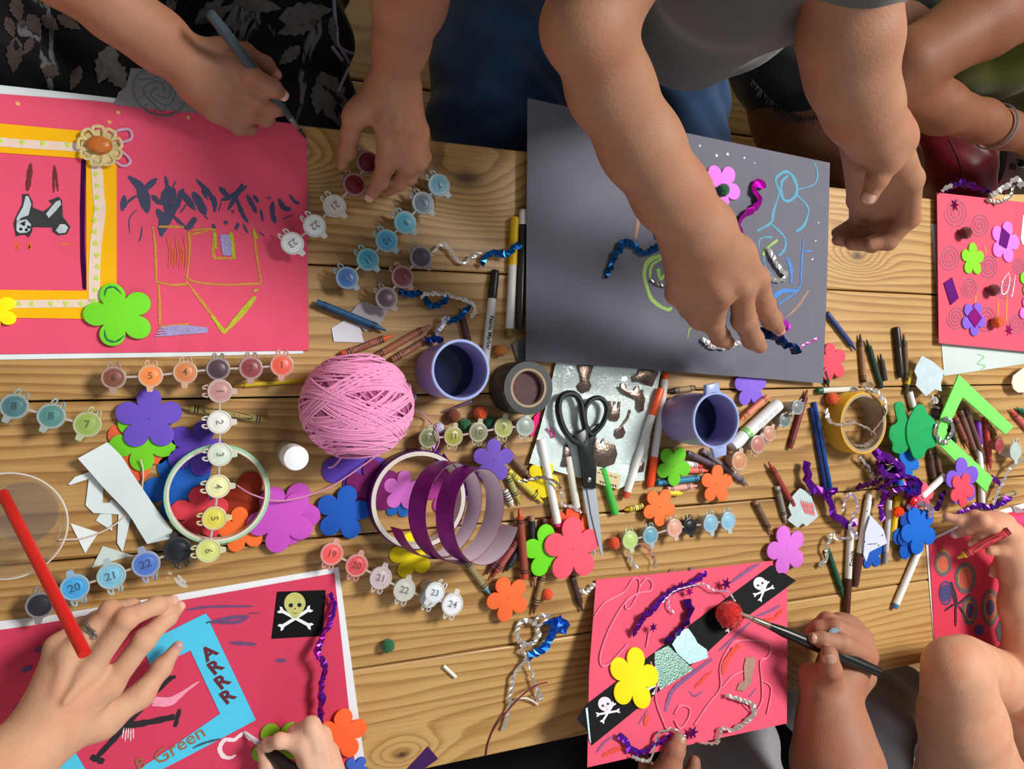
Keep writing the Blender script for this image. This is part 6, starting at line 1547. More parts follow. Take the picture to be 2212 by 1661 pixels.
# right side arm
f.chain([(905, -90, .25, 84), (884, 0, .20, 74), (866, 90, .15, 55), (850, 170, .11, 50)], .02)
f.chain([(842, 190, .108, 40), (834, 260, .098, 25)], .014); f.chain([(850, 190, .108, 42), (860, 270, .102, 24)], .014); f.chain([(858, 190, .106, 40), (886, 274, .094, 23)], .014); f.chain([(866, 195, .10, 36), (906, 284, .080, 20)], .014)
f.chain([(832, 195, .10, 38), (778, 240, .088, 24), (764, 254, .082, 21)], .014)
f.digit([(764, 254, .082, 21), (757, 288, .066, 20), (750, 326, .042, 18), (738, 358, .024, 11)])
f.digit([(834, 262, .098, 23), (834, 350, .078, 21), (822, 390, .052, 18), (800, 424, .030, 13)])
f.digit([(860, 272, .102, 22), (880, 358, .074, 20), (862, 394, .048, 17), (838, 412, .028, 13)])
f.digit([(886, 276, .094, 21), (904, 350, .066, 18), (884, 384, .042, 15), (866, 396, .030, 12)])
f.digit([(906, 286, .080, 18), (914, 338, .058, 16), (904, 366, .036, 13)])
# knuckle ridges and tendons
for k_ in ((834, 262, .112, 12), (860, 270, .118, 12), (886, 275, .108, 11)): f.chain([(k_[0] - (k_[0] - 852) * .6, k_[1] - 55, k_[2], 6), (k_[0], k_[1], k_[2] - .003, 12)], .008)
SA1, SA2 = Vector((-.06, .66, .22)), Vector((.24, .66, .25))
f.w(at(130, -70, .11), SA1, .031, .046, .02); f.w(at(905, -90, .25), SA2, .034, .046, .02); f.w(SA1, SA2, .06, .06, .03)
hA = head(f, (.09, .66, .27), (.10, .585, .49), (.05, -.75, -.65))
body = f.build('body', SK_A, pa)
hair(pa, hA, (40, 28, 22), .16)
nail(body, (822, 390, .052), (800, 424, .030), 13, (206, 160, 144)); nail(body, (588, 190, .064), (609, 204, .054), 14, (226, 176, 154))
nail(body, (574, 138, .048), (598, 162, .045), 12, (216, 150, 130))
def leaf_cloth():
    m = bpy.data.materials.new('leaf_print_cloth'); N, L = nodes_of(m); b = N['Principled BSDF']
    g = N.new('ShaderNodeNewGeometry')
    def noi(sc, det=3, vec=None, dist=0):
        n = N.new('ShaderNodeTexNoise'); n.inputs['Scale'].default_value = sc; n.inputs['Detail'].default_value = det; n.inputs['Distortion'].default_value = dist
        if vec is None: L.new(g.outputs['Position'], n.inputs['Vector'])
        else: L.new(vec, n.inputs['Vector'])
        return n.outputs['Fac']
    mp = N.new('ShaderNodeMapping'); mp.inputs['Scale'].default_value = (2.0, .75, 1); mp.inputs['Rotation'].default_value = (0, 0, .5); L.new(g.outputs['Position'], mp.inputs[0])
    patch = noi(11, 4, mp.outputs[0], .9); stripe = noi(80, 2, mp.outputs[0], .5)
    def ramp(x, a, c):
        r = N.new('ShaderNodeValToRGB'); r.color_ramp.elements[0].position = a; r.color_ramp.elements[1].position = c; L.new(x, r.inputs[0]); return r.outputs[0]
    a = ramp(patch, .575, .60); s2 = ramp(stripe, .36, .52)
    mu = N.new('ShaderNodeMath'); mu.operation = 'MULTIPLY'; L.new(a, mu.inputs[0]); L.new(s2, mu.inputs[1])
    mx = N.new('ShaderNodeMix'); mx.data_type = 'RGBA'; mx.inputs[6].default_value = C(13, 11, 14); mx.inputs[7].default_value = C(104, 102, 106); L.new(mu.outputs[0], mx.inputs[0])
    L.new(mx.outputs[2], b.inputs['Base Color']); b.inputs['Roughness'].default_value = .75; b.inputs['Specular IOR Level'].default_value = .2
    return m
f = Flesh(.0045)
for x, r in ((-.46, .10), (-.27, .10), (-.08, .095), (.09, .10)): f.w((x, .74, -.13), (x + .03, .335, -.165), r, r * .9, .05)
f.w((-.46, .72, -.13), (.10, .72, -.13), .12, .12, .06)
dress = f.build('dress', leaf_cloth(), pa, noise_amp=.006, noise_sc=34)
from mathutils.bvhtree import BVHTree
def draper(o):
    me = o.data; L = parent_world(o.parent) + o.location
    t = BVHTree.FromPolygons([v.co + L for v in me.vertices], [tuple(p.vertices) for p in me.polygons])
    def f_(px, py, off=.0012):
        o_ = Vector((0, 0, CAM_H)); d = (at(px, py, 0) - o_).normalized(); h = t.ray_cast(o_, d)
        return (h[0] + h[1].normalized() * off if h[1].dot(d) < 0 else h[0] - h[1].normalized() * off) if h[0] is not None else None
    return f_
dr = draper(dress)
def drape_tubes(name, lines, rpx, m, parent, label=None, dr=dr, n=8):
    mb = MB()
    for ln in lines:
        P2 = spline([Vector((p[0], p[1], 0)) for p in ln], n); P = [dr(p.x, p.y) for p in P2]; P = [p for p in P if p is not None]
        if len(P) > 2: mb.tube(P, rpx * .0005, 5, flat=.5)
    if mb.v: return mb.build(name, m, parent, label=label)
drape_tubes('embroidery', [[(720, 0), (725, 60), (734, 105), (790, 118), (805, 100)], [(734, 105), (752, 138), (745, 160), (728, 200)], [(795, 10), (806, 60), (810, 100)], [(752, 138), (800, 112)], [(780, 130), (790, 155), (776, 172)], [(716, 100), (738, 130)], [(765, 20), (768, 60)]], 5, mat('lilac_thread', (142, 136, 164), .7, var=.2, scale=600), dress, 'lilac embroidered branches')
def drape_leaf(m, cx, cy, L_, W_, deg):
    a = math.radians(deg); out = []
    for i in range(22):
        t = i / 21 if i < 11 else (21 - i) / 10.5; sg = 1 if i < 11 else -1
        t = (i % 11) / 10; t = t if sg > 0 else 1 - t
        w = math.sin(math.pi * t ** .8) * (1 + (.22 if i % 2 else -.1)); x, y = (t - .5) * L_, sg * w * W_ * .5
        p = dr(cx + x * math.cos(a) - y * math.sin(a), cy + x * math.sin(a) + y * math.cos(a), .0014)
        if p is None: return
        out.append(p)
    c = sum(out, Vector()) / len(out)
    q = dr(cx, cy, .002) or c
    m.add(out + [q], [(i, (i + 1) % len(out), len(out)) for i in range(len(out))])
for rgb, ls in (((88, 86, 84), [(715, 215, 130, 60, 70), (760, 225, 90, 50, -60), (690, 210, 80, 36, 100), (660, 30, 120, 46, -10), (640, 60, 90, 34, 160), (470, 20, 120, 40, -30), (560, 10, 100, 36, 10), (230, 140, 90, 44, 110), (255, 165, 70, 40, 60), (720, 70, 70, 22, 80), (625, 120, 60, 26, 140)]), ((70, 56, 52), [(35, 20, 60, 30, 80), (75, 55, 60, 32, 60), (30, 120, 80, 34, 95), (110, 50, 50, 26, 40), (150, 50, 60, 24, 30), (60, 100, 40, 20, 120), (110, 155, 44, 26, 20), (165, 170, 60, 24, 110), (20, 60, 50, 22, 70)])):
    m = MB()
    for q in ls: drape_leaf(m, *q)
    m.build('leaf_print', mat('leafprint_%d_%d_%d' % rgb, rgb, .8, var=.3, scale=130), dress, fixn=False)
f = Flesh(.006); f.w(SA1, SA2, .078, .078, .04); f.w(SA1.lerp(SA2, .5), (.06, .76, -.05), .10, .12, .05); f.w(SA1, SA1.lerp(at(130, -70, .11), .45), .066, .056, .02); f.w(SA2, SA2.lerp(at(905, -90, .25), .45), .066, .058, .02)
f.build('dress_top', cloth_mat('black_cloth', (20, 18, 20)), pa)
brush((662, 300, .004), (540, 130, .08), (452, 26, .128), 12.5, 'slim dark grey paintbrush held over the red palm card corner', handle=(62, 76, 84), fr=.80, br=.9)

# ---------- B: grey shirt and jeans, both forearms over the table
pb = thing('person', 'person in grey t-shirt and jeans reaching over the grey sheet', 'person', (.56, .62, FLOOR_Z))
SK_B = skin_mat('skin_warm', (160, 116, 90), .35)
f = Flesh()
f.chain([(1330, -90, .36, 98), (1275, 60, .34, 88), (1318, 190, .31, 86), (1385, 315, .285, 83), (1450, 420, .265, 76), (1505, 490, .25, 70)], .02)
f.w(at(1262, 60, .35), at(1263, 61, .35), .032, .032, .02)
f.chain([(1520, 500, .248, 52), (1600, 615, .195, 29)], .02); f.chain([(1508, 505, .248, 54), (1554, 634, .195, 29)], .02); f.chain([(1495, 505, .245, 54), (1508, 640, .185, 28)], .02); f.chain([(1482, 505, .24, 48), (1464, 632, .175, 26)], .02)
f.chain([(1532, 500, .245, 46), (1590, 550, .215, 34), (1632, 602, .185, 28)], .02)
f.digit([(1600, 617, .195, 27), (1607, 690, .160, 26), (1626, 732, .128, 22), (1641, 748, .112, 16)])
f.digit([(1632, 602, .185, 27), (1648, 660, .155, 25), (1667, 690, .135, 21), (1682, 711, .120, 14)])
f.digit([(1554, 636, .193, 27), (1538, 694, .155, 25), (1556, 728, .128, 20), (1572, 740, .116, 15)])
f.digit([(1508, 642, .183, 26), (1510, 688, .140, 22), (1545, 712, .112, 15)])
f.digit([(1464, 634, .172, 24), (1488, 668, .135, 19), (1520, 690, .112, 14)])
for k_ in ((1602, 618, .214, 14), (1556, 636, .213, 14)): f.chain([(k_[0] - 50, k_[1] - 80, k_[2] + .03, 7), (k_[0], k_[1], k_[2] - .003, 15)], .010)
# other arm
f.chain([(1850, -80, .40, 92), (1822, 78, .37, 88), (1838, 160, .355, 86), (1862, 230, .335, 76), (1884, 285, .315, 66)], .02)
f.w(at(1872, 72, .385), at(1873, 73, .385), .030, .030, .02)
f.chain([(1908, 290, .312, 46), (1966, 385, .268, 27)], .018); f.chain([(1895, 300, .300, 48), (1934, 408, .236, 27)], .018); f.chain([(1882, 305, .285, 50), (1894, 425, .208, 27)], .018); f.chain([(1868, 310, .275, 46), (1857, 430, .192, 26)], .018)
f.chain([(1912, 275, .318, 44), (1934, 300, .318, 36), (1917, 344, .316, 28)], .016)
f.digit([(1917, 344, .316, 28), (1895, 386, .306, 22), (1877, 426, .296, 18)])
f.digit([(1966, 388, .266, 26), (1964, 470, .226, 22), (1918, 520, .202, 19), (1880, 529, .192, 15)])
f.digit([(1934, 410, .234, 26), (1932, 488, .186, 21), (1884, 526, .170, 18), (1840, 527, .165, 14)])
f.digit([(1894, 427, .206, 25), (1892, 492, .164, 20), (1848, 520, .150, 17), (1810, 518, .150, 13)])
f.digit([(1857, 432, .190, 22), (1852, 482, .150, 17), (1808, 503, .142, 12)])
f.chain([(1952, 250, .338, 9), (1935, 215, .352, 8), (1880, 195, .372, 8), (1862, 150, .385, 7)], .008)   # vein
SB1, SB2 = Vector((.46, .62, .46)), Vector((.84, .62, .48))
f.w(at(1330, -90, .36), SB1, .042, .055, .02); f.w(at(1850, -80, .40), SB2, .042, .055, .02); f.w(SB1, SB2, .07, .07, .03)
hB = head(f, (.65, .62, .50), (.66, .56, .74), (0, -.6, -.8))
body = f.build('body', SK_B, pb)
hair(pb, hB, (70, 52, 38))
nail(body, (1895, 386, .306), (1877, 426, .296), 18, (204, 162, 146)); nail(body, (1667, 690, .135), (1682, 711, .120), 14, (200, 150, 130))
TEE = cloth_mat('grey_jersey', (92, 92, 90), .9, 1200, .05)
f = Flesh(.004)
f.chain([(1455, 95, .06, 72), (1490, 60, .09, 110), (1560, -20, .17, 150), (1640, -160, .30, 250)], .04)
f.chain([(1440, 40, .12, 60), (1600, 20, .16, 80), (1700, 0, .20, 60)], .04)
f.w(SB1, SB2, .088, .088, .05); f.w(SB1.lerp(SB2, .5), (.60, .58, .02), .13, .13, .06)
f.w(SB1, at(1338, -170, .39), .076, .052, .03)
f.w(SB2, at(1870, -110, .41), .076, .054, .03)
shirt = f.build('t_shirt', TEE, pb, noise_amp=.004, noise_sc=26)
def denim():
    m = cloth_mat('denim', (35, 59, 92), .85, 1500, .45, 16); return m
f = Flesh(.004)
f.chain([(1120, -120, -.11, 165), (1095, 100, -.12, 158), (1080, 262, -.135, 140), (1076, 330, -.145, 132)], .03)
f.chain([(1420, -80, -.10, 120), (1452, 140, -.12, 108), (1472, 250, -.13, 92), (1480, 330, -.14, 84)], .03)
f.chain([(1120, -120, -.10, 165), (1410, -120, -.10, 130)], .05)
f.build('jeans', denim(), pb, noise_amp=.005, noise_sc=40)
garland([('blue_foil', (8, 36, 84), 24, [(1636, 712, .108), (1660, 722, .106), (1686, 738, .104), (1706, 750, .102), (1722, 760, .100)], {'tw': .25, 'flat': .45, 'rough': .12}), ('magenta_foil', (220, 60, 230), 15, [(1670, 662, .118), (1684, 680, .116), (1694, 698, .112), (1704, 704, .108), (1698, 712, .104)], {'tw': .2}), ('pink_thread', (226, 90, 190), 5, [(1720, 758, .100), (1740, 744, .098), (1770, 730, .096)])], 'dark blue and magenta foil strip pinched in the fingers', 'foil_strip', 'foil strip')

# ---------- C: behind the right end, bare leg, bent arm
pc = thing('person', 'person with olive top and frayed black shorts beside the grey shirt', 'person', (1.2, .5, FLOOR_Z))
SK_C = skin_mat('skin_brown', (120, 76, 52))
f = Flesh(.0024)
f.chain([(1670, 60, -.11, 100), (1738, 250, -.11, 104), (1840, 340, -.10, 94), (1900, 362, -.11, 86)], .03)
f.chain([(2290, -40, .16, 92), (2120, 40, .15, 82), (1960, 140, .13, 66), (1925, 175, .115, 58)], .02); f.chain([(1925, 180, .11, 58), (2030, 232, .09, 52), (2120, 262, .07, 42), (2170, 280, .06, 37), (2250, 302, .05, 40)], .02)
f.chain([(2250, 302, .05, 40), (2330, 330, .04, 44)], .02)
SC_ = at(2290, -40, .16)
f.w(SC_, (1.66, .62, .22), .055, .07, .03); f.w((1.66, .62, .22), (1.5, .66, -.10), .10, .12, .04); f.w((1.5, .66, -.10), at(1670, 60, -.11), .11, .078, .04)
f.w((1.66, .62, .22), (1.60, .64, .27), .06, .05, .03)
hC = head(f, (1.62, .63, .27), (1.58, .57, .48), (-.4, -.7, -.5))
body = f.build('body', SK_C, pc)
hair(pc, hC, (30, 22, 18), .14)
f = Flesh(.004); f.chain([(1676, -60, -.10, 116), (1702, 110, -.10, 118), (1734, 200, -.105, 119)], .03); f.w(at(1672, -60, -.11), (1.5, .68, -.10), .085, .13, .05)
shorts = f.build('shorts', cloth_mat('black_denim', (26, 30, 28), .9, 1400), pc, noise_amp=.003, noise_sc=50)
m = MB(); rr = random.Random(5); ds = draper(shorts)
for k in range(70):
    t = k / 69; px_, py_ = 1622 + t * 150, 165 + 85 * math.sin(t * 2.0)
    p = ds(px_, py_)
    if p is None: continue
    q = at(px_ + rr.uniform(-8, 4), py_ + rr.uniform(8, 22), p.z + rr.uniform(0, .01)); m.tube([p, p.lerp(q, .5) + Vector((rr.uniform(-.003, .003), 0, .002)), q], .0007, 4)
if m.v: m.build('frayed_hem', cloth_mat('fray', (34, 38, 36)), shorts)
f = Flesh(.005); f.chain([(2060, 128, -.02, 64), (2150, 110, -.02, 90), (2260, 70, .0, 120), (2360, 20, .06, 150)], .04); f.w((1.66, .62, .22), (1.5, .66, -.06), .13, .15, .05); f.w(at(2360, 20, .06), (1.6, .64, .08), .13, .14, .05)
f.build('top', cloth_mat('olive_cloth', (86, 88, 26)), pc, noise_amp=.004, noise_sc=30)
m = MB(); c = at(2148, 273, .065); ax = (at(2170, 280, .06) - at(2120, 262, .07)).normalized(); m.lathe([(.0345, -.003), (.0365, -.002), (.0365, .002), (.0345, .003)], c, 40, ax, close=True); m.build('bracelet', mat('bracelet_grey', (120, 116, 116), .4, metal=.4), pc)
# cushion, paper and straps behind
f = Flesh(.005); t = thing('cushion', 'glossy dark red cushion behind the swirl collage', 'cushion', at(2065, 360, -.22)); f.chain([(2030, 300, -.16, 60), (2065, 350, -.16, 66), (2075, 400, -.17, 62)], .05); f.build('cover', mat('red_satin', (126, 26, 40), .38, var=.3, scale=30, bump=.3, bscale=60), t, noise_amp=.004, noise_sc=36)
m = MB(); m.tube(pxspline([(2050, 300, -.09), (2068, 340, -.085), (2080, 380, -.09), (2086, 410, -.10)]), .002, 6); m.build('piping', mat('red_pipe', (90, 12, 24), .5), t)
def slabz(pts, z, th, name, mt, label, cat):
    m = MB(); m.slab([tuple(at(x, y, z).xy) for x, y in pts], z, th); o = m.build(name, mt, None, False); return tag(o, label, cat)
slabz([(1962, 262), (2014, 262), (2008, 330), (1990, 420), (1972, 420)], -.24, .004, 'folded_cloth', cloth_mat('pale_green', (150, 152, 116)), 'pale green folded cloth between the open hand and red cushion', 'cloth')
slabz([(2050, 150), (2240, 130), (2240, 420), (2120, 420), (2060, 300)], -.30, .06, 'floor_pad', cloth_mat('dark_pad', (44, 34, 22)), 'dark mottled pad on the floor at the right', 'pad')
slabz([(2096, 168), (2112, 165), (2124, 215), (2098, 208)], -.235, .002, 'yellow_paper', paper_mat((206, 184, 96)), 'yellow paper wedge seen above the bracelet arm', 'paper')
slabz([(2090, 300), (2132, 306), (2134, 410), (2116, 420)], -.235, .003, 'patterned_paper', paper_mat((170, 146, 60)), 'mustard patterned paper beside the red cushion', 'paper')
slabz([(2060, 190), (2078, 172), (2104, 168), (2098, 205), (2076, 206)], -.23, .004, 'pink_cloth', cloth_mat('pink_cl', (190, 90, 110)), 'pink cloth corner above the bracelet arm', 'cloth')
m = MB(); P = pxspline([(2118, 160, -.23), (2150, 215, -.225), (2180, 300, -.22), (2178, 370, -.22), (2160, 412, -.22)]); m.strip(P, .030, th=.003); o = m.build('strap', mat('maroon_strap', (84, 14, 26), .45)); tag(o, 'wide maroon strap hanging past the bracelet', 'strap')
garland([('purple_tinsel', (70, 16, 110), 17, [(2042, 408, .016), (2062, 400, .022), (2080, 398, .026), (2096, 402, .024), (2116, 408, .018), (2130, 412, .016)]), ('silver_tinsel', (190, 186, 170), 10, [(2034, 412, .016), (2044, 404, .020), (2056, 402, .022)])], 'purple tinsel bunch above the swirl collage')
garland([('silver_tinsel', SILV, 14, [(2140, 424, .014), (2162, 410, .016), (2180, 400, .018), (2196, 384, .018), (2206, 400, .018), (2222, 392, .018)]), ('dark_foil', (60, 60, 56), 20, [(2180, 360, .006), (2200, 352, .004), (2222, 360, .004)]), ('clear_loop', (170, 150, 140), 9, [(2130, 432, .013), (2160, 436, .014), (2184, 420, .015), (2190, 400, .016)])], 'crumpled silver foil at top right corner of the collage')

# ---------- D: ringed hand at the lower left
pd = thing('person', 'person with silver ring resting a hand on the pirate card', 'person', at(-120, 1800, FLOOR_Z))
SK_D = skin_mat('skin_fair', (206, 160, 130))
f = Flesh()
f.chain([(-150, 1860, .16, 92), (-20, 1690, .105, 80), (60, 1620, .082, 66), (100, 1582, .074, 60)], .02)
f.chain([(128, 1568, .072, 46), (237, 1482, .070, 25)], .016); f.chain([(112, 1560, .076, 46), (191, 1450, .076, 25)], .016); f.chain([(98, 1552, .072, 44), (148, 1414, .070, 24)], .016); f.chain([(86, 1552, .064, 40), (122, 1396, .058, 21)], .016)
f.digit([(237, 1482, .070, 25), (312, 1382, .074, 22.5), (362, 1334, .054, 18), (386, 1312, .040, 13)])
f.digit([(191, 1450, .078, 25), (274, 1336, .090, 22), (338, 1308, .066, 18), (370, 1298, .050, 13)])
f.digit([(148, 1414, .072, 24), (238, 1318, .078, 20), (284, 1312, .054, 17), (302, 1318, .042, 13)])
f.digit([(122, 1396, .060, 21), (172, 1352, .050, 17), (208, 1336, .036, 15), (234, 1334, .026, 12)])
f.chain([(134, 1582, .064, 42), (218, 1558, .054, 32), (304, 1502, .042, 25)], .016); f.digit([(304, 1502, .042, 24), (348, 1444, .034, 20), (384, 1396, .030, 12)])
for kx, ky, kz in ((237, 1482, .084), (191, 1450, .092), (148, 1414, .084)): f.chain([(kx - (kx - 100) * .55, ky + (1570 - ky) * .55, kz + .004, 5), (kx, ky, kz - .006, 12)], .008)
SD = Vector((-.42, -.72, .30)); f.w(at(-150, 1860, .16), SD, .042, .055, .02)
f.w(SD, (-.36, -.86, .28), .06, .05, .03)
hD = head(f, (-.34, -.84, .30), (-.30, -.76, .50), (.2, .7, -.6))
body = f.build('body', SK_D, pd)
hair(pd, hD, (96, 68, 44), .15)
nail(body, (348, 1444, .034), (384, 1396, .030), 12, (190, 150, 146)); nail(body, (338, 1308, .066), (370, 1298, .050), 13, (222, 176, 160)); nail(body, (362, 1334, .054), (386, 1312, .040), 13, (224, 178, 160))
a, b = at(172, 1388, .0745), at(225, 1332, .077); c = a.lerp(b, .5); ax = (b - a).normalized(); r = 22.5 * mpx(198, 1358, .076)
m = MB(); m.lathe([(r * .98, -.0014), (r * 1.06, -.001), (r * 1.06, .001), (r * .98, .0014)], c, 40, ax, close=True); m.lathe([(r * .98, .0022), (r * 1.06, .0026), (r * 1.05, .0042), (r * .98, .0044)], c, 40, ax, close=True)
up = (Vector((0, 0, CAM_H)) - c).normalized(); up = (up - ax * up.dot(ax)).normalized(); sd = ax.cross(up); q = c + (up * .82 + sd * .5).normalized() * r * 1.08
m.ball(q, .0034, 8, 5, 0, (1, 1, .7)); m.build('silver_ring', mat('ring_silver', (176, 168, 160), .22, metal=1), pd, False, label='silver ring with a raised setting')
f = Flesh(.006); f.w(SD, SD.lerp(at(-150, 1860, .16), .35), .075, .062, .02); f.w(SD, (-.36, -.86, .0), .11, .14, .05)
f.build('shirt_sleeve', cloth_mat('blue_grey_cloth', (84, 92, 104)), pd)

# ---------- E: small painting hand at the bottom
pe = thing('person', 'small child painting with a dark brush at the bottom of the pirate card', 'person', at(760, 2000, FLOOR_Z))
SK_E = skin_mat('skin_pale', (222, 178, 152))
f = Flesh(.0015)
f.chain([(760, 1860, .09, 58), (712, 1750, .06, 48), (694, 1700, .05, 42)], .015)
f.chain([(690, 1690, .05, 36), (650, 1606, .050, 19)], .012); f.chain([(698, 1690, .05, 38), (672, 1568, .050, 18)], .012); f.chain([(706, 1690, .045, 36), (694, 1590, .042, 19)], .012); f.chain([(712, 1700, .038, 32), (712, 1622, .032, 18)], .012)
f.digit([(650, 1606, .050, 18), (604, 1600, .048, 15), (580, 1608, .036, 13), (563, 1618, .026, 9)])
f.digit([(672, 1568, .050, 17), (640, 1580, .036, 15), (612, 1604, .026, 13), (592, 1612, .022, 10)])
f.digit([(694, 1590, .042, 17), (664, 1588, .026, 14), (640, 1606, .016, 12)])
f.chain([(672, 1700, .046, 28), (616, 1690, .036, 18)], .012); f.digit([(616, 1690, .036, 17), (576, 1654, .030, 14), (566, 1630, .024, 10)])
for kx, ky in ((652, 1606), (672, 1570), (694, 1592)): f.chain([(kx + 14, ky + 50, .062, 4), (kx, ky, .056, 9)], .006)
SE = Vector((.22, -.80, .16)); f.w(at(760, 1860, .09), SE, .030, .040, .02)
f.w(SE, (.30, -.86, .18), .045, .045, .03)
hE = head(f, (.28, -.86, .18), (.28, -.80, .35), (0, .7, -.6), .075)
body = f.build('body', SK_E, pe)
hair(pe, hE, (150, 112, 70), 0, .075)
f = Flesh(.006); f.w(SE, SE.lerp(at(760, 1860, .09), .4), .055, .048, .02); f.w(SE, (.26, -.9, -.1), .08, .11, .04)
f.build('sleeve', cloth_mat('white_cotton', (200, 196, 190)), pe)
brush((527, 1580, .004), (600, 1640, .04), (720, 1735, .085), 15, 'thick black brush in the small hand at the bottom edge', handle=(26, 22, 24), tipc=(240, 220, 226), fr=.74, br=.84)

# ---------- F: dark shorts, holding the skull card and a brush
pf = thing('person', 'person in grey shorts holding the pink skull card and a black brush', 'person', at(1800, 2000, FLOOR_Z))
SK_F = skin_mat('skin_umber', (164, 116, 92))
f = Flesh()
f.chain([(1830, 1760, .13, 108), (1808, 1650, .105, 90), (1798, 1560, .088, 68), (1795, 1505, .082, 54)], .02)
f.chain([(1808, 1490, .082, 42), (1868, 1418, .082, 26)], .016); f.chain([(1810, 1488, .076, 44), (1858, 1380, .072, 25)], .016); f.chain([(1800, 1484, .066, 42), (1836, 1354, .058, 23)], .016); f.chain([(1792, 1484, .056, 38), (1812, 1346, .046, 20)], .016)
f.chain([(1830, 1490, .07, 36), (1862, 1460, .066, 30)], .016)
f.digit([(1868, 1418, .084, 24), (1818, 1390, .100, 20), (1776, 1382, .096, 17), (1757, 1379, .092, 13)])
f.digit([(1858, 1380, .074, 23), (1804, 1356, .080, 18), (1768, 1358, .066, 16), (1752, 1366, .058, 12)])
f.digit([(1836, 1354, .060, 20), (1786, 1340, .060, 17), (1754, 1358, .044, 14)])
f.digit([(1812, 1346, .046, 18), (1768, 1352, .040, 14), (1738, 1394, .046, 12)])
f.chain([(1780, 1500, .085, 42), (1772, 1470, .088, 30), (1792, 1452, .102, 24)], .014); f.digit([(1790, 1470, .096, 25), (1794, 1446, .112, 22), (1791, 1414, .116, 19)])
f.chain([(1765, 1490, .07, 34), (1746, 1455, .066, 22)], .014)
# card holding hand
zt = zf4(1466, 1600) + .012
f.chain([(1430, 1760, .06, 60), (1432, 1700, .075, 46)], .02); f.chain([(1440, 1690, zt - .002, 32), (1448, 1650, zt, 21)], .012); f.digit([(1448, 1655, zt, 21), (1458, 1622, zt + .001, 20), (1467, 1600, zt - .002, 17)])
f.chain([(1450, 1720, .05, 40), (1492, 1690, .04, 22), (1500, 1645, .042, 13)], .010); f.chain([(1420, 1720, .05, 40), (1400, 1670, .035, 18), (1390, 1640, .035, 13)], .010)
SF1, SF2 = Vector((.48, -.82, .24)), Vector((.92, -.82, .28))
f.w(at(1430, 1760, .06), Vector((.44, -.70, .06)), .036, .046, .02); f.w(Vector((.44, -.70, .06)), SF1, .046, .056, .02); f.w(at(1830, 1760, .13), SF2, .058, .062, .02); f.w(SF1, SF2, .07, .07, .03)
hF = head(f, (.70, -.82, .32), (.70, -.76, .52), (.1, .7, -.6))
body = f.build('body', SK_F, pf)
hair(pf, hF, (46, 34, 28))
nail(body, (1794, 1446, .112), (1791, 1414, .116), 19, (196, 150, 130), ln=.9); nail(body, (1458, 1622, zt + .001), (1467, 1600, zt - .002), 17, (176, 134, 118)); nail(body, (1776, 1382, .096), (1757, 1379, .092), 13, (190, 140, 120))
m = MB(); c = at(1803, 1368, .0925); m.lathe([(.0075, -.001), (.006, .0014), (0, .002)], c, 16, None, sx=1.5); m.build('paint_mark', paint_mat((112, 142, 160)), pf, label='blue grey paint smudge on the knuckle')
f = Flesh(.004)
f.chain([(1860, 1720, -.15, 108), (1845, 1570, -.125, 106), (1780, 1520, -.12, 90)], .04); f.chain([(1560, 1760, -.10, 150), (1560, 1660, -.11, 110), (1600, 1600, -.13, 80)], .04); f.chain([(1955, 1480, -.13, 40), (1880, 1520, -.13, 60), (1940, 1570, -.15, 64)], .03)
f.w(at(1860, 1720, -.15), (.88, -.84, -.14), .072, .095, .04); f.w(at(1560, 1760, -.10), (.5, -.84, -.10), .10, .13, .05)
f.build('shorts', cloth_mat('grey_shorts', (150, 148, 156), .8, 1200, .08, 12), pf, noise_amp=.005, noise_sc=32)
f = Flesh(.006); f.w(SF1, SF2, .088, .088, .05); f.w(SF1.lerp(SF2, .5), (.72, -.92, -.08), .13, .16, .06); f.w(SF1, (.47, -.76, .14), .074, .066, .02); f.w(SF2, SF2.lerp(at(1830, 1760, .13), .4), .078, .074, .02)
f.build('shirt', cloth_mat('navy_shirt', (32, 34, 44)), pf)
brush((1592, 1322, .058), (1790, 1405, .09), (1900, 1452, .112), 13.5, 'black paintbrush aimed at the red pompom on the skull card', handle=(24, 22, 22), ferrule=(150, 128, 112), tipc=(150, 120, 104), fr=.78, br=.9)

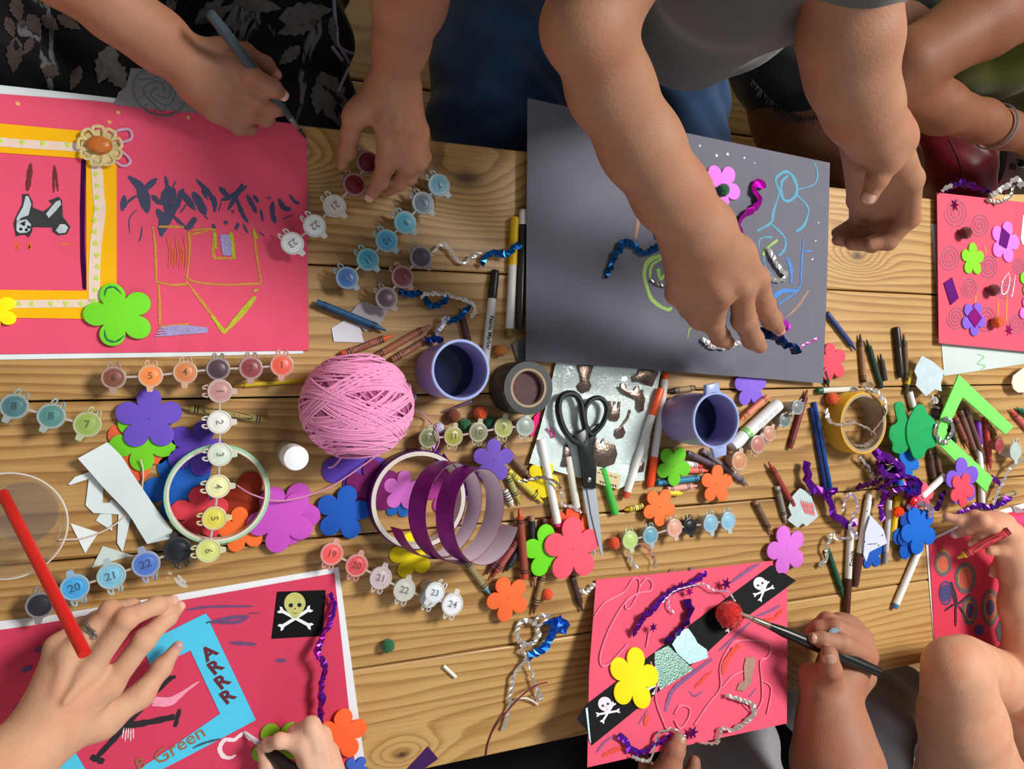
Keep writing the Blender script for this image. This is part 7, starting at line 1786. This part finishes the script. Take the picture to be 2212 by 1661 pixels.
# ---------- G: bare knee and drawing hand at the right
pg = thing('person', 'child with a bare raised knee drawing with a red crayon', 'person', at(2200, 1900, FLOOR_Z))
SK_G = skin_mat('skin_rose', (206, 156, 126))
f = Flesh()
f.chain([(2066, 1446, .105, 70), (2078, 1560, .08, 84), (2102, 1700, .04, 108), (2122, 1860, .0, 122)], .02); f.chain([(2082, 1434, .095, 62), (2172, 1480, .01, 66), (2290, 1590, -.06, 118)], .0035)
f.chain([(2262, 1520, .075, 56), (2222, 1400, .07, 46), (2206, 1310, .064, 41), (2204, 1255, .060, 38)], .015)
f.chain([(2206, 1240, .060, 32), (2190, 1152, .070, 19)], .012); f.chain([(2202, 1238, .062, 32), (2172, 1130, .070, 18)], .012); f.chain([(2198, 1236, .056, 32), (2150, 1122, .060, 17)], .012); f.chain([(2190, 1240, .046, 28), (2168, 1212, .036, 16)], .012)
f.digit([(2190, 1150, .072, 18), (2146, 1138, .080, 15.5), (2120, 1158, .064, 13), (2102, 1174, .050, 10)])
f.digit([(2172, 1130, .070, 17), (2124, 1126, .072, 15), (2090, 1143, .050, 12.5), (2063, 1155, .034, 9)])
f.digit([(2150, 1122, .060, 16), (2106, 1116, .058, 13.5), (2072, 1124, .042, 11.5), (2045, 1115, .032, 8.5)])
f.digit([(2168, 1212, .036, 15), (2152, 1228, .026, 11), (2144, 1240, .022, 8.5)])
f.chain([(2206, 1230, .056, 30), (2192, 1200, .060, 21)], .012); f.digit([(2192, 1200, .060, 20), (2164, 1186, .062, 15), (2140, 1190, .056, 11)])
SG = Vector((1.56, -.76, .20)); f.w(at(2262, 1520, .075), SG, .045, .055, .02); f.w(SG, (1.50, -.84, -.18), .09, .11, .04); f.w((1.50, -.84, -.16), at(2116, 1860, .0), .10, .078, .03)
hG = head(f, (1.55, -.78, .24), (1.52, -.74, .42), (-.3, .7, -.5), .078)
body = f.build('body', SK_G, pg)
hair(pg, hG, (120, 84, 52), .14, .078)
for a_, b_, r_ in (((2120, 1158, .064), (2102, 1174, .050), 10), ((2090, 1143, .050), (2063, 1155, .034), 9), ((2152, 1228, .026), (2144, 1240, .022), 8.5)): nail(body, a_, b_, r_, (228, 182, 176))
f = Flesh(.006); f.w(SG, SG.lerp(at(2262, 1520, .075), .4), .074, .062, .02); f.w(SG, (1.55, -.86, -.2), .10, .12, .05)
f.build('shirt', cloth_mat('pink_shirt', (206, 120, 130)), pg)
crayon((2180, 1146), (2068, 1206), (222, 188, 24), (204, 62, 66), 'red wrapped crayon with yellow tip held in the drawing hand', .098, .052, r=.0062, text='crayola', start=.0)
